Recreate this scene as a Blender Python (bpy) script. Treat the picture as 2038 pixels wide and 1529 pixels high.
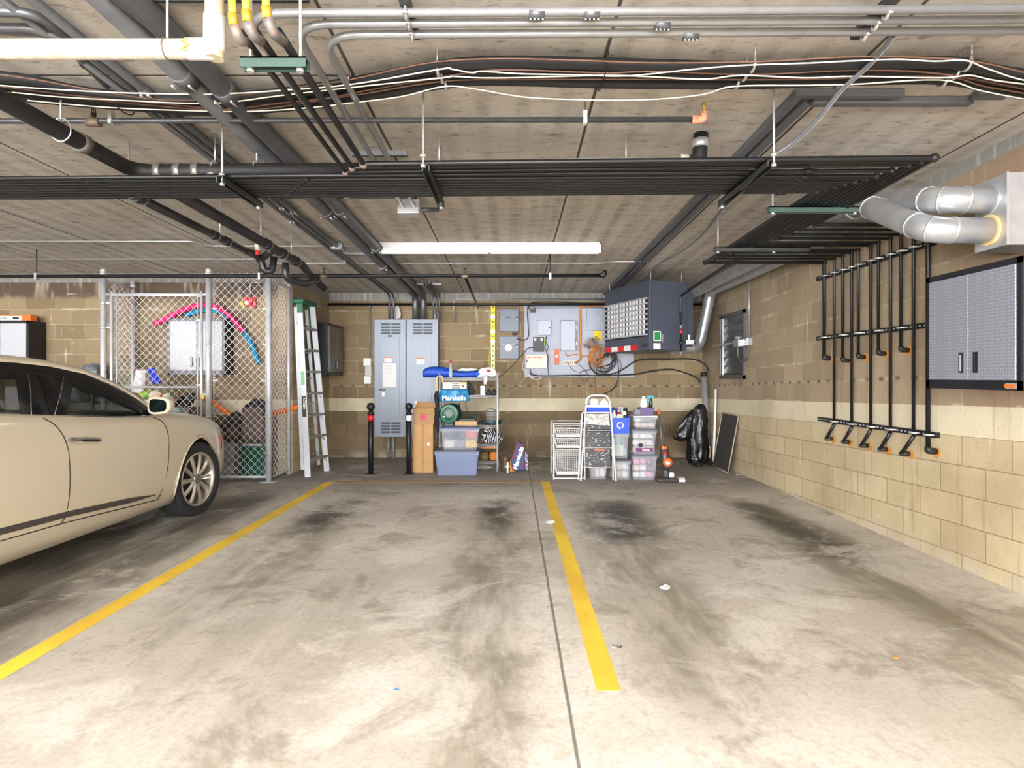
import bpy, bmesh, math, random
from mathutils import Vector, Matrix
random.seed(7)
for o in list(bpy.data.objects): bpy.data.objects.remove(o)
scene = bpy.context.scene
COL = scene.collection
PI = math.pi
# ---------------------------------------------------------------- camera
F = 1179.0; CX = 1021.0; CY = 749.0; H = 1.3146
cd = bpy.data.cameras.new('camera'); cam = bpy.data.objects.new('camera', cd); COL.objects.link(cam)
cam.location = (0, 0, H); cam.rotation_euler = (PI/2, 0, 0)
cd.sensor_fit = 'HORIZONTAL'; cd.sensor_width = 36.0; cd.lens = 36.0*F/2038
cd.shift_x = -(CX-1019)/2038; cd.shift_y = -(764.5-CY)/2038
cd.clip_start = 0.05; cd.clip_end = 100
scene.camera = cam
# ---------------------------------------------------------------- world, exposure
w = bpy.data.worlds.new('world'); scene.world = w; w.use_nodes = True
w.node_tree.nodes['Background'].inputs[0].default_value = (0.97, 0.98, 1, 1)
w.node_tree.nodes['Background'].inputs[1].default_value = 27.0  # strong fill light, let in through the rear side left open for it
scene.view_settings.view_transform = 'Standard'; scene.view_settings.look = 'None'
scene.view_settings.gamma = 1; scene.view_settings.exposure = 0.17
scene.view_settings.use_curve_mapping = False
# ---------------------------------------------------------------- lamps (the visible strip fixture, then unseen ones added as fill)
def zceil(y): return 2.666 + 0.0205*(9.6-y)
FIXTURES = [(-0.25, 6.3, 9, 2.33), (0.1, 1.0, 52, 2.4), (-4.2, 1.2, 48, 2.4), (0.3, -1.6, 72, 2.4), (-8.6, 1.5, 40, 2.4), (-4.4, -3.0, 30, 2.4)]  # only the first is in view; the others are added to brighten the room
for (x, y, e, L) in FIXTURES:
    ld = bpy.data.lights.new('strip_lamp', 'AREA'); lo = bpy.data.objects.new('strip_lamp', ld); COL.objects.link(lo)
    ld.shape = 'RECTANGLE'; ld.size = L; ld.size_y = 0.09; ld.energy = e; ld.color = (1.0, 0.98, 0.955)
    lo.location = (x, y, zceil(y)-0.135)

# ================================================================ helpers
def P(px, py, d): return Vector(((px-CX)/F*d, d, H-(py-CY)/F*d))          # pixel at depth
def PZ(px, py, z): return P(px, py, (z-H)*F/(CY-py))                       # pixel on a level plane
def PX(px, py, X): return P(px, py, X*F/(px-CX))                           # pixel on a side plane
def PF(px, py): return PZ(px, py, 0.0)

MATS = {}
def rgb(c):
    def f(v):
        v /= 255.0
        return v/12.92 if v <= 0.04045 else ((v+0.055)/1.055)**2.4
    return (f(c[0]), f(c[1]), f(c[2]), 1)
def M(name, col, rough=0.5, metal=0.0, noise=0.0, scale=20, bump=0.0, alpha=1.0, trans=0.0, emit=0, col2=None, coat=0, spec=0.5):
    if name in MATS: return MATS[name]
    m = bpy.data.materials.new(name); m.use_nodes = True; nt = m.node_tree; b = nt.nodes['Principled BSDF']
    b.inputs['Base Color'].default_value = rgb(col); b.inputs['Roughness'].default_value = rough
    b.inputs['Metallic'].default_value = metal; b.inputs['Specular IOR Level'].default_value = spec
    if coat: b.inputs['Coat Weight'].default_value = coat
    if alpha < 1: b.inputs['Alpha'].default_value = alpha
    if trans: b.inputs['Transmission Weight'].default_value = trans
    if emit: b.inputs['Emission Color'].default_value = rgb(col); b.inputs['Emission Strength'].default_value = emit
    if noise or bump or col2:
        tc = nt.nodes.new('ShaderNodeTexCoord'); n = nt.nodes.new('ShaderNodeTexNoise')
        n.inputs['Scale'].default_value = scale; n.inputs['Detail'].default_value = 4
        nt.links.new(tc.outputs['Object'], n.inputs['Vector'])
        if noise or col2:
            r = nt.nodes.new('ShaderNodeValToRGB')
            c = rgb(col); k = 1-noise
            c2 = rgb(col2) if col2 else (c[0]*k, c[1]*k, c[2]*k, 1)
            r.color_ramp.elements[0].position = 0.42 if col2 else 0.3; r.color_ramp.elements[1].position = 0.58 if col2 else 0.7
            r.color_ramp.elements[0].color = c2; r.color_ramp.elements[1].color = c
            nt.links.new(n.outputs['Fac'], r.inputs['Fac']); nt.links.new(r.outputs['Color'], b.inputs['Base Color'])
        if bump:
            bp = nt.nodes.new('ShaderNodeBump'); bp.inputs['Strength'].default_value = bump; bp.inputs['Distance'].default_value = 0.01
            nt.links.new(n.outputs['Fac'], bp.inputs['Height']); nt.links.new(bp.outputs['Normal'], b.inputs['Normal'])
    MATS[name] = m; return m

class NT:
    """small helper to write node graphs as expressions"""
    def __init__(s, name):
        s.m = bpy.data.materials.new(name); s.m.use_nodes = True; s.t = s.m.node_tree
        s.b = s.t.nodes['Principled BSDF']; tc = s.t.nodes.new('ShaderNodeTexCoord'); s.co = tc.outputs['Object']
        sp = s.t.nodes.new('ShaderNodeSeparateXYZ'); s.t.links.new(s.co, sp.inputs[0]); s.x, s.y, s.z = sp.outputs
    def put(s, sock, v):
        if isinstance(v, (int, float)): sock.default_value = v
        elif isinstance(v, tuple): sock.default_value = v
        else: s.t.links.new(v, sock)
    def ma(s, op, a, b=0.0, c=None, clamp=False):
        n = s.t.nodes.new('ShaderNodeMath'); n.operation = op; n.use_clamp = clamp
        s.put(n.inputs[0], a); s.put(n.inputs[1], b)
        if c is not None: s.put(n.inputs[2], c)
        return n.outputs[0]
    def mul(s, a, b): return s.ma('MULTIPLY', a, b)
    def add(s, a, b): return s.ma('ADD', a, b)
    def sub(s, a, b): return s.ma('SUBTRACT', a, b)
    def step(s, a, lo, hi, o0=0.0, o1=1.0):
        n = s.t.nodes.new('ShaderNodeMapRange'); n.interpolation_type = 'SMOOTHSTEP'
        s.put(n.inputs[0], a); s.put(n.inputs[1], lo); s.put(n.inputs[2], hi); s.put(n.inputs[3], o0); s.put(n.inputs[4], o1)
        return n.outputs[0]
    def vec(s, x, y, z):
        n = s.t.nodes.new('ShaderNodeCombineXYZ'); s.put(n.inputs[0], x); s.put(n.inputs[1], y); s.put(n.inputs[2], z); return n.outputs[0]
    def noise(s, v, scale, detail=4, rough=0.55, dist=0.0):
        n = s.t.nodes.new('ShaderNodeTexNoise'); s.put(n.inputs['Vector'], v); n.inputs['Scale'].default_value = scale
        n.inputs['Detail'].default_value = detail; n.inputs['Roughness'].default_value = rough; n.inputs['Distortion'].default_value = dist
        return n.outputs['Fac']
    def mix(s, f, a, b):
        n = s.t.nodes.new('ShaderNodeMix'); n.data_type = 'RGBA'; s.put(n.inputs[0], f); s.put(n.inputs[6], a); s.put(n.inputs[7], b)
        return n.outputs[2]
    def bump(s, h, st=0.3, d=0.01):
        n = s.t.nodes.new('ShaderNodeBump'); n.inputs['Strength'].default_value = st; n.inputs['Distance'].default_value = d
        s.put(n.inputs['Height'], h); s.t.links.new(n.outputs[0], s.b.inputs['Normal'])

class MB:
    def __init__(s): s.v = []; s.f = []; s.sm = []
    def quad(s, *p):
        n = len(s.v); s.v += [Vector(q) for q in p]; s.f.append(tuple(range(n, n+len(p)))); s.sm.append(False); return s
    def box(s, x0, x1, y0, y1, z0, z1, taper=1.0):
        n = len(s.v); cx, cy = (x0+x1)/2, (y0+y1)/2
        for z, k in ((z0, taper), (z1, 1.0)):
            for x, y in ((x0, y0), (x1, y0), (x1, y1), (x0, y1)): s.v.append(Vector((cx+(x-cx)*k, cy+(y-cy)*k, z)))
        for f in ((0, 3, 2, 1), (4, 5, 6, 7), (0, 1, 5, 4), (1, 2, 6, 5), (2, 3, 7, 6), (3, 0, 4, 7)):
            s.f.append(tuple(n+i for i in f)); s.sm.append(False)
        return s
    def tube(s, pts, r, seg=10, closed=False, caps=True, rs=None):
        pts = [Vector(p) for p in pts]; k = len(pts)
        if k < 2: return s
        tang = []
        for i in range(k):
            a = pts[i-1] if (i > 0 or closed) else pts[i]; b = pts[(i+1) % k] if (i < k-1 or closed) else pts[i]
            t = (b-a); t = t.normalized() if t.length > 1e-9 else Vector((0, 0, 1)); tang.append(t)
        u = tang[0].orthogonal().normalized(); n0 = len(s.v)
        for i in range(k):
            t = tang[i]; u = (u-t*u.dot(t)); u = u.normalized() if u.length > 1e-6 else t.orthogonal().normalized(); w_ = t.cross(u)
            sc = 1.0
            if 0 < i < k-1:
                c = (pts[i]-pts[i-1]).normalized().dot(t); sc = 1/max(0.6, c)
            rr = (rs[i] if rs else r)
            for j in range(seg):
                a = 2*PI*j/seg; s.v.append(pts[i]+(u*math.cos(a)+w_*math.sin(a))*rr*(sc if sc < 1.3 else 1.3))
        for i in range(k if closed else k-1):
            for j in range(seg):
                a = n0+i*seg+j; b = n0+i*seg+(j+1) % seg; i2 = (i+1) % k
                s.f.append((a, b, n0+i2*seg+(j+1) % seg, n0+i2*seg+j)); s.sm.append(True)
        if caps and not closed:
            s.f.append(tuple(n0+j for j in range(seg))[::-1]); s.sm.append(False)
            s.f.append(tuple(n0+(k-1)*seg+j for j in range(seg))); s.sm.append(False)
        return s
    def cyl(s, a, b, r, seg=16): return s.tube([a, b], r, seg)
    def ball(s, c, r, seg=16, rings=10, jit=0.0):
        c = Vector(c); r = Vector(r) if not isinstance(r, (int, float)) else Vector((r, r, r)); n = len(s.v)
        for i in range(rings+1):
            th = PI*i/rings
            for j in range(seg):
                ph = 2*PI*j/seg; q = 1+random.uniform(-jit, jit)
                s.v.append(c+Vector((r.x*math.sin(th)*math.cos(ph)*q, r.y*math.sin(th)*math.sin(ph)*q, r.z*math.cos(th)*q)))
        for i in range(rings):
            for j in range(seg):
                s.f.append((n+i*seg+j, n+(i+1)*seg+j, n+(i+1)*seg+(j+1) % seg, n+i*seg+(j+1) % seg)); s.sm.append(True)
        return s
    def lathe(s, c, prof, seg=24, axis='z'):
        """prof: (radius, height) from bottom to top"""
        c = Vector(c); n = len(s.v); k = len(prof)
        for (r, h) in prof:
            for j in range(seg):
                a = 2*PI*j/seg; q = (r*math.cos(a), r*math.sin(a))
                s.v.append(c+(Vector((q[0], q[1], h)) if axis == 'z' else Vector((h, q[0], q[1])) if axis == 'x' else Vector((q[0], h, q[1]))))
        for i in range(k-1):
            for j in range(seg):
                s.f.append((n+i*seg+j, n+i*seg+(j+1) % seg, n+(i+1)*seg+(j+1) % seg, n+(i+1)*seg+j)); s.sm.append(True)
        s.f.append(tuple(n+j for j in range(seg))[::-1]); s.sm.append(False)
        s.f.append(tuple(n+(k-1)*seg+j for j in range(seg))); s.sm.append(False)
        return s
    def prism(s, poly, off):
        """poly: 3-D points of one face; off: extrusion vector"""
        off = Vector(off); n = len(s.v); k = len(poly); s.v += [Vector(p) for p in poly]+[Vector(p)+off for p in poly]
        s.f.append(tuple(range(n, n+k))[::-1]); s.sm.append(False); s.f.append(tuple(range(n+k, n+2*k))); s.sm.append(False)
        for i in range(k):
            j = (i+1) % k; s.f.append((n+i, n+j, n+k+j, n+k+i)); s.sm.append(False)
        return s
    def xf(s, mat, start=0):
        for i in range(start, len(s.v)): s.v[i] = mat @ s.v[i]
        return s
    def build(s, name, mat, parent=None, bevel=0, sub=0, smooth=False):
        me = bpy.data.meshes.new(name)
        org = Vector((0, 0, 0))
        if parent is None and s.v:
            xs = [v.x for v in s.v]; ys = [v.y for v in s.v]; zs = [v.z for v in s.v]
            org = Vector(((min(xs)+max(xs))/2, (min(ys)+max(ys))/2, min(zs)))
            if s.keep: org = Vector((0, 0, 0))
        elif parent is not None:
            org = wloc(parent)
        me.from_pydata([tuple(v-org) for v in s.v], [], s.f)
        me.polygons.foreach_set('use_smooth', [bool(q or smooth) for q in s.sm]); me.update()
        bm = bmesh.new(); bm.from_mesh(me); bmesh.ops.recalc_face_normals(bm, faces=bm.faces); bm.to_mesh(me); bm.free()
        o = bpy.data.objects.new(name, me); COL.objects.link(o)
        if mat: me.materials.append(mat)
        if parent: o.parent = parent
        else: o.location = org
        if bevel:
            b = o.modifiers.new('bevel', 'BEVEL'); b.width = bevel; b.segments = 2; b.limit_method = 'ANGLE'; b.angle_limit = 0.7
        if sub:
            b = o.modifiers.new('sub', 'SUBSURF'); b.levels = b.render_levels = sub
        return o
    keep = False
def wloc(o):
    v = Vector((0, 0, 0))
    while o: v += o.location; o = o.parent
    return v
def tag(o, label, cat, group=None, kind=None):
    o['label'] = label; o['category'] = cat
    if group: o['group'] = group
    if kind: o['kind'] = kind
    return o
def thing(name, loc, label, cat, group=None):
    o = bpy.data.objects.new(name, None); COL.objects.link(o); o.location = loc; o.empty_display_size = 0.05
    return tag(o, label, cat, group)
def struct(mb, name, mat):
    mb.keep = True; o = mb.build(name, mat); o['kind'] = 'structure'; return o
def box(px0, py0, px1, py1, d, depth, z0=None, z1=None):
    """box whose front face at depth d fills a pixel rectangle"""
    a = P(px0, py1, d); b = P(px1, py0, d)
    return a.x, b.x, d, d+depth, (a.z if z0 is None else z0), (b.z if z1 is None else z1)
def B(*a, **k): return MB().box(*box(*a, **k))
def fillet(pts, R, n=6):
    pts = [Vector(p) for p in pts]; out = [pts[0]]
    for i in range(1, len(pts)-1):
        a, b, c = pts[i-1], pts[i], pts[i+1]; u = (a-b); v = (c-b)
        r = min(R, u.length*0.49, v.length*0.49); p0 = b+u.normalized()*r; p2 = b+v.normalized()*r
        for k in range(n+1):
            t = k/n; out.append(p0*(1-t)**2+b*2*t*(1-t)+p2*t*t)
    out.append(pts[-1]); return out
def smooth(pts, n=6):
    """catmull-rom"""
    pts = [Vector(p) for p in pts]; out = []
    q = [pts[0]*2-pts[1]]+pts+[pts[-1]*2-pts[-2]]
    for i in range(1, len(q)-2):
        for k in range(n):
            t = k/n; a, b, c, d = q[i-1], q[i], q[i+1], q[i+2]
            out.append(0.5*((2*b)+(-a+c)*t+(2*a-5*b+4*c-d)*t*t+(-a+3*b-3*c+d)*t**3))
    out.append(pts[-1]); return out
def text(s, size, loc, rot, mat, parent, name='lettering', align='CENTER', ext=0.0008, bold=0.0, sx=1.0):
    cu = bpy.data.curves.new(name, 'FONT'); cu.body = s; cu.size = size; cu.align_x = align; cu.align_y = 'CENTER'
    cu.extrude = ext; cu.offset = bold
    t = bpy.data.objects.new(name, cu); COL.objects.link(t); dg = bpy.context.evaluated_depsgraph_get()
    me = bpy.data.meshes.new_from_object(t.evaluated_get(dg)); bpy.data.objects.remove(t)
    o = bpy.data.objects.new(name, me); COL.objects.link(o); me.materials.clear(); me.materials.append(mat)
    me.transform(Matrix.Diagonal((sx, 1, 1, 1)))
    o.rotation_euler = rot; o.location = Vector(loc)-wloc(parent); o.parent = parent
    return o
FRONT = (PI/2, 0, 0)                    # text facing the camera side (-Y)
LEFTF = (PI/2, 0, -PI/2)                # text on a face that looks towards -X

# ---------------------------------------------------------------- materials
black = M('black_iron', (24, 24, 27), 0.42, 0.1, noise=0.35, scale=30)
blackp = M('black_plastic', (24, 24, 27), 0.45)
rubber = M('black_rubber', (32, 32, 34), 0.75, noise=0.3, scale=8)
emt = M('galvanised_conduit', (168, 170, 174), 0.38, 0.6, noise=0.12, scale=15)
emtd = M('dull_conduit', (112, 114, 118), 0.45, 0.6, noise=0.2, scale=8)
galv = M('galvanised_sheet', (200, 203, 207), 0.35, 0.65, noise=0.2, scale=9)
zinc = M('zinc_fitting', (205, 205, 205), 0.35, 0.7)
postm = M('galvanised_post', (206, 208, 214), 0.4, 0.3, noise=0.15, scale=10)
wirem = M('chain_wire', (224, 224, 230), 0.4, 0.1)
alum = M('ladder_aluminium', (184, 186, 190), 0.4, 0.35, noise=0.1, scale=12)
greenst = M('green_strut', (70, 92, 84), 0.5, 0.4, noise=0.2)
strutm = M('dark_strut', (74, 76, 74), 0.45, 0.6, noise=0.3)
white = M('white_enamel', (232, 232, 230), 0.35)
whitep = M('white_plastic', (222, 222, 220), 0.4)
rust = M('orange_rust', (224, 150, 56), 0.9, noise=0.35, scale=60, bump=0.4)
copper = M('weathered_copper', (146, 122, 108), 0.5, 0.3, scale=22, col2=(112, 108, 106))
brass = M('yellow_brass', (196, 160, 60), 0.4, 0.4)
panelgrey = M('panel_grey_enamel', (120, 129, 142), 0.38, 0.1, noise=0.06, scale=4)
paper = M('white_paper', (226, 226, 224), 0.8)
orange = M('orange_plastic', (232, 108, 34), 0.55)
orangec = M('orange_cable', (196, 122, 40), 0.55)
cardb = M('cardboard', (186, 146, 98), 0.85, noise=0.12, scale=10)
clearp = M('clear_plastic', (205, 210, 220), 0.2, alpha=0.2)
blueclear = M('blue_grey_clear_plastic', (140, 152, 188), 0.3, alpha=0.5)
yellow = M('yellow_plastic', (238, 214, 30), 0.5)
red = M('red_paint', (206, 32, 34), 0.5)
bluep = M('blue_plastic', (20, 74, 214), 0.45)
greenp = M('dark_green_plastic', (14, 78, 62), 0.45)
bagblack = M('black_bag_film', (16, 16, 19), 0.3, bump=0.6, scale=30, spec=0.6)
vent = M('dark_opening', (22, 22, 24), 0.8)

# ================================================================ SETTING
XR = 3.065; YB = 9.6; XL = -2.98; YS = 8.0
def wall_mat(name, horiz, tone=1.0):
    n = NT(name)
    h = n.y if horiz == 'y' else n.x
    v = n.add(n.sub(n.z, n.mul(n.sub(9.6, n.y), 0.0285)), 0.064)
    vv = n.vec(n.add(h, 0.02 if horiz == 'y' else 0.08), v, 0.0)
    big = n.noise(n.co, 1.3, 5); fine = n.noise(n.co, 60, 3); med = n.noise(n.co, 9, 4)
    def brick(m_, sm):
        b = n.t.nodes.new('ShaderNodeTexBrick'); n.put(b.inputs['Vector'], vv)
        b.inputs['Scale'].default_value = 1; b.inputs['Mortar Size'].default_value = m_; b.inputs['Mortar Smooth'].default_value = sm
        b.inputs['Brick Width'].default_value = 0.4064; b.inputs['Row Height'].default_value = 0.2032; b.offset = 0.5
        b.inputs['Color1'].default_value = (0, 0, 0, 1); b.inputs['Color2'].default_value = (1, 1, 1, 1); b.inputs['Mortar'].default_value = (0.5, 0.5, 0.5, 1)
        return b
    b = brick(0.004, 0.3); mortar = b.outputs['Fac']; per = b.outputs['Color']
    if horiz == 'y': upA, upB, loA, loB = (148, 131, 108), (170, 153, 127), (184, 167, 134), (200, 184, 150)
    else: upA, upB, loA, loB = (120, 104, 78), (150, 132, 102), (108, 94, 72), (136, 119, 92)  # darker blocks: light falloff towards the back is put into the colour
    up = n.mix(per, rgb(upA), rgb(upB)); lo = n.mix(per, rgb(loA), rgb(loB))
    isup = n.ma('GREATER_THAN', v, 1.016); isband = n.mul(n.ma('GREATER_THAN', v, 0.8128), n.sub(1.0, isup))
    col = n.mix(isup, lo, up)
    if horiz == 'y':   # the courses near the first car space are browner above the band
        col = n.mix(n.mul(isup, n.mul(n.step(n.y, 5.0, 3.2), n.step(v, 2.1, 1.2, 0.7, 0.75))), col, rgb((140, 112, 92)))
    mcol = n.mix(isup, rgb((132, 112, 78)), rgb((196, 178, 146)))
    col = n.mix(n.mul(mortar, n.mix(isup, (0.85, 0.85, 0.85, 1), (0.55, 0.55, 0.55, 1))), col, mcol)
    band = n.mix(n.mul(mortar, 0.3), n.mix(big, rgb((206, 194, 164)), rgb((220, 210, 184))), rgb((240, 232, 210)))
    col = n.mix(isband, col, band)
    # blotches, drips and efflorescence
    col = n.mix(n.step(big, 0.42, 0.7, 0.0, 0.35), col, rgb((128, 108, 82)))
    streak = n.noise(n.vec(n.mul(h, 16.0), n.mul(n.z, 1.1), 3.0), 1.0, 4)
    col = n.mix(n.mul(n.step(streak, 0.56, 0.74), 0.32), col, rgb((128, 98, 60)))
    streak2 = n.noise(n.vec(n.mul(h, 11.0), n.mul(n.z, 1.4), 9.0), 1.0, 5)
    col = n.mix(n.mul(n.step(streak2, 0.6, 0.76), 0.5), col, rgb((222, 214, 200)))
    eff = n.noise(n.vec(n.mul(h, 2.5), n.mul(n.z, 5.0), 1.0), 2.0, 6, 0.7)
    col = n.mix(n.mul(n.mul(n.step(eff, 0.6, 0.75), n.step(med, 0.45, 0.6)), 0.5), col, rgb((226, 220, 210)))
    # scuffed grey salt line at the floor
    salt = n.mul(n.step(n.z, 0.16, 0.0), n.step(n.noise(n.co, 5, 5), 0.4, 0.6)); col = n.mix(n.mul(salt, 0.5), col, rgb((190, 180, 168)))
    # weep holes one course above the band
    u = n.sub(n.ma('FRACT', n.mul(n.add(h, 0.05), 1/0.2032), 0), 0.5); dv = n.mul(n.sub(v, 1.222), 1/0.2032)
    wob = n.mul(n.sub(med, 0.5), 0.25)
    r2 = n.ma('SQRT', n.add(n.ma('POWER', n.add(u, wob), 2.0), n.mul(n.ma('POWER', dv, 2.0), 3.2)), 0)
    hole = n.step(r2, 0.22, 0.09); holemask = n.step(n.noise(n.vec(n.mul(h, 3), 0.0, 0.0), 1.0, 1), 0.36, 0.44)
    col = n.mix(n.mul(n.mul(hole, holemask), 0.75), col, rgb((66, 52, 38)))
    # damp dark courses under the beam
    if horiz == 'x':
        damp = n.mul(n.step(n.add(v, n.mul(n.sub(med, 0.5), 0.08)), 2.36, 2.44), n.ma('LESS_THAN', h, -2.98))
        col = n.mix(n.mul(damp, 0.8), col, n.mix(n.step(streak2, 0.5, 0.68), rgb((72, 58, 50)), rgb((170, 158, 146))))
    joint = n.mul(n.step(n.ma('ABSOLUTE', n.sub(n.ma('FRACT', n.mul(v, 1/0.2032), 0), 0.5), 0), 0.36, 0.5), n.step(n.noise(n.vec(n.mul(h, 1.3), n.mul(n.z, 3.0), 7.0), 2.0, 6, 0.7), 0.52, 0.66))
    col = n.mix(n.mul(n.mul(joint, isup), 0.6), col, rgb((214, 204, 188)))
    # grey grouted beam at the top
    top = n.ma('GREATER_THAN', n.add(v, n.mul(n.sub(med, 0.5), 0.015)), 2.60)
    beam = n.mix(n.step(streak, 0.5, 0.7), rgb((136, 134, 130)), rgb((176, 174, 168)))
    col = n.mix(top, col, beam)
    col = n.mix(n.mul(n.step(fine, 0.5, 0.75), 0.22), col, rgb((120, 100, 78)))
    n.t.links.new(col, n.b.inputs['Base Color']); n.b.inputs['Roughness'].default_value = 0.88
    n.bump(n.add(n.mul(mortar, -0.7), n.mul(fine, 0.35)), 0.55, 0.006)
    return n.m
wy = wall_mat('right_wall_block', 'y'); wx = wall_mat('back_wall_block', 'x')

def floor_mat():
    n = NT('stained_concrete_floor')
    n1 = n.noise(n.co, 0.55, 6, 0.6); n2 = n.noise(n.co, 3.2, 6, 0.65); n3 = n.noise(n.co, 40, 4, 0.6); n4 = n.noise(n.vec(n.mul(n.x, 3.0), n.mul(n.y, 0.7), 0.0), 1.0, 6, 0.65)
    col = n.mix(n.step(n1, 0.35, 0.65), rgb((190, 182, 170)), rgb((214, 208, 198)))
    wx_ = n.add(n.x, n.add(n.mul(n.sub(n2, 0.5), 0.35), n.mul(n.sub(n1, 0.5), 0.5)))
    wy_ = n.add(n.y, n.add(n.mul(n.sub(n2, 0.5), 0.7), n.mul(n.sub(n1, 0.5), 1.2)))
    def lane(c, w_): return n.step(n.ma('ABSOLUTE', n.sub(wx_, c), 0), w_, w_*0.15)
    def rng(a, b, e=0.35): return n.mul(n.step(wy_, a-e, a+e), n.step(wy_, b+e, b-e))
    def acc(items):
        t = None
        for i in items: t = i if t is None else n.ma('MAXIMUM', t, i)
        return t
    soft = acc([n.mul(lane(-1.73, 0.42), rng(2.9, 6.2)), n.mul(lane(-0.16, 0.36), rng(1.2, 6.2)), n.mul(lane(0.86, 0.42), rng(2.4, 6.2)),
                n.mul(lane(2.4, 0.5), rng(1.2, 6.3)), n.mul(lane(-1.2, 0.9), n.mul(rng(2.0, 3.9), 0.45))])
    soft = n.mul(soft, n.step(n4, 0.3, 0.62))
    col = n.mix(n.mul(soft, 0.8), col, rgb((108, 99, 80)))
    dark = acc([n.mul(lane(-1.76, 0.26), rng(5.0, 6.25, 0.25)), n.mul(lane(-0.18, 0.24), rng(5.1, 6.25, 0.25)), n.mul(lane(0.98, 0.42), rng(4.7, 6.1, 0.25)), n.mul(lane(2.45, 0.36), rng(4.4, 6.2, 0.25))])
    dark = n.mul(dark, n.step(n2, 0.28, 0.52, 0.45, 1.0))
    col = n.mix(n.mul(dark, 0.95), col, rgb((44, 42, 39)))
    # oily ground of the space where the car stands
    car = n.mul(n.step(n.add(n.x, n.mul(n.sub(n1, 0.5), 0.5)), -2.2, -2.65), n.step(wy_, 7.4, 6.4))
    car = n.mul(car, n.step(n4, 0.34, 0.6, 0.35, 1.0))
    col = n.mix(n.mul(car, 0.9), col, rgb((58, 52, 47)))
    # far floor greyed: the dimmer light at the back is put into its colour
    far = n.step(wy_, 6.3, 7.5); col = n.mix(n.mul(far, 0.65), col, rgb((118, 112, 107)))
    patch = n.noise(n.co, 1.7, 7, 0.7, 0.4)
    col = n.mix(n.mul(n.step(patch, 0.51, 0.62), 0.5), col, rgb((122, 112, 92)))
    gr = n.noise(n.vec(n.mul(n.x, 1.6), n.y, 8.0), 9.0, 8, 0.8); col = n.mix(n.mul(n.step(gr, 0.5, 0.62), 0.3), col, rgb((138, 128, 112)))
    pale = n.noise(n.vec(n.add(n.x, 7.0), n.y, 4.0), 1.4, 7, 0.7, 0.6)
    col = n.mix(n.mul(n.step(pale, 0.53, 0.64), 0.55), col, rgb((224, 219, 210)))
    spk = n.step(n.noise(n.co, 90, 2), 0.68, 0.75); col = n.mix(n.mul(spk, 0.4), col, rgb((70, 62, 52)))
    col = n.mix(n.mul(n.step(n3, 0.4, 0.7), 0.25), col, rgb((140, 132, 118)))
    # saw cut joints
    jx = n.add(n.x, n.mul(n.sub(n2, 0.5), 0.012)); j1 = n.step(n.ma('ABSOLUTE', n.sub(jx, 0.222), 0), 0.010, 0.003)
    j2 = n.step(n.ma('ABSOLUTE', n.sub(n.y, 4.71), 0), 0.008, 0.003)
    j3 = n.step(n.ma('ABSOLUTE', n.sub(n.x, -2.36), 0), 0.007, 0.003)
    chip = n.mul(n.step(n.ma('ABSOLUTE', n.sub(jx, 0.215), 0), 0.055, 0.02), n.step(n.noise(n.co, 22, 4, 0.7), 0.55, 0.62))
    col = n.mix(n.mul(chip, 0.55), col, rgb((232, 230, 224)))
    col = n.mix(n.mul(j1, 0.75), col, rgb((66, 60, 54))); col = n.mix(n.mul(j2, 0.35), col, rgb((224, 220, 210))); col = n.mix(n.mul(j3, 0.4), col, rgb((96, 88, 80)))
    n.t.links.new(col, n.b.inputs['Base Color'])
    n.put(n.b.inputs['Roughness'], n.step(n.ma('MAXIMUM', dark, car), 0.2, 1.0, 0.72, 0.5))
    n.bump(n.add(n.mul(n3, 0.4), n.mul(j1, -1.5)), 0.25, 0.006)
    return n.m
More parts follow.
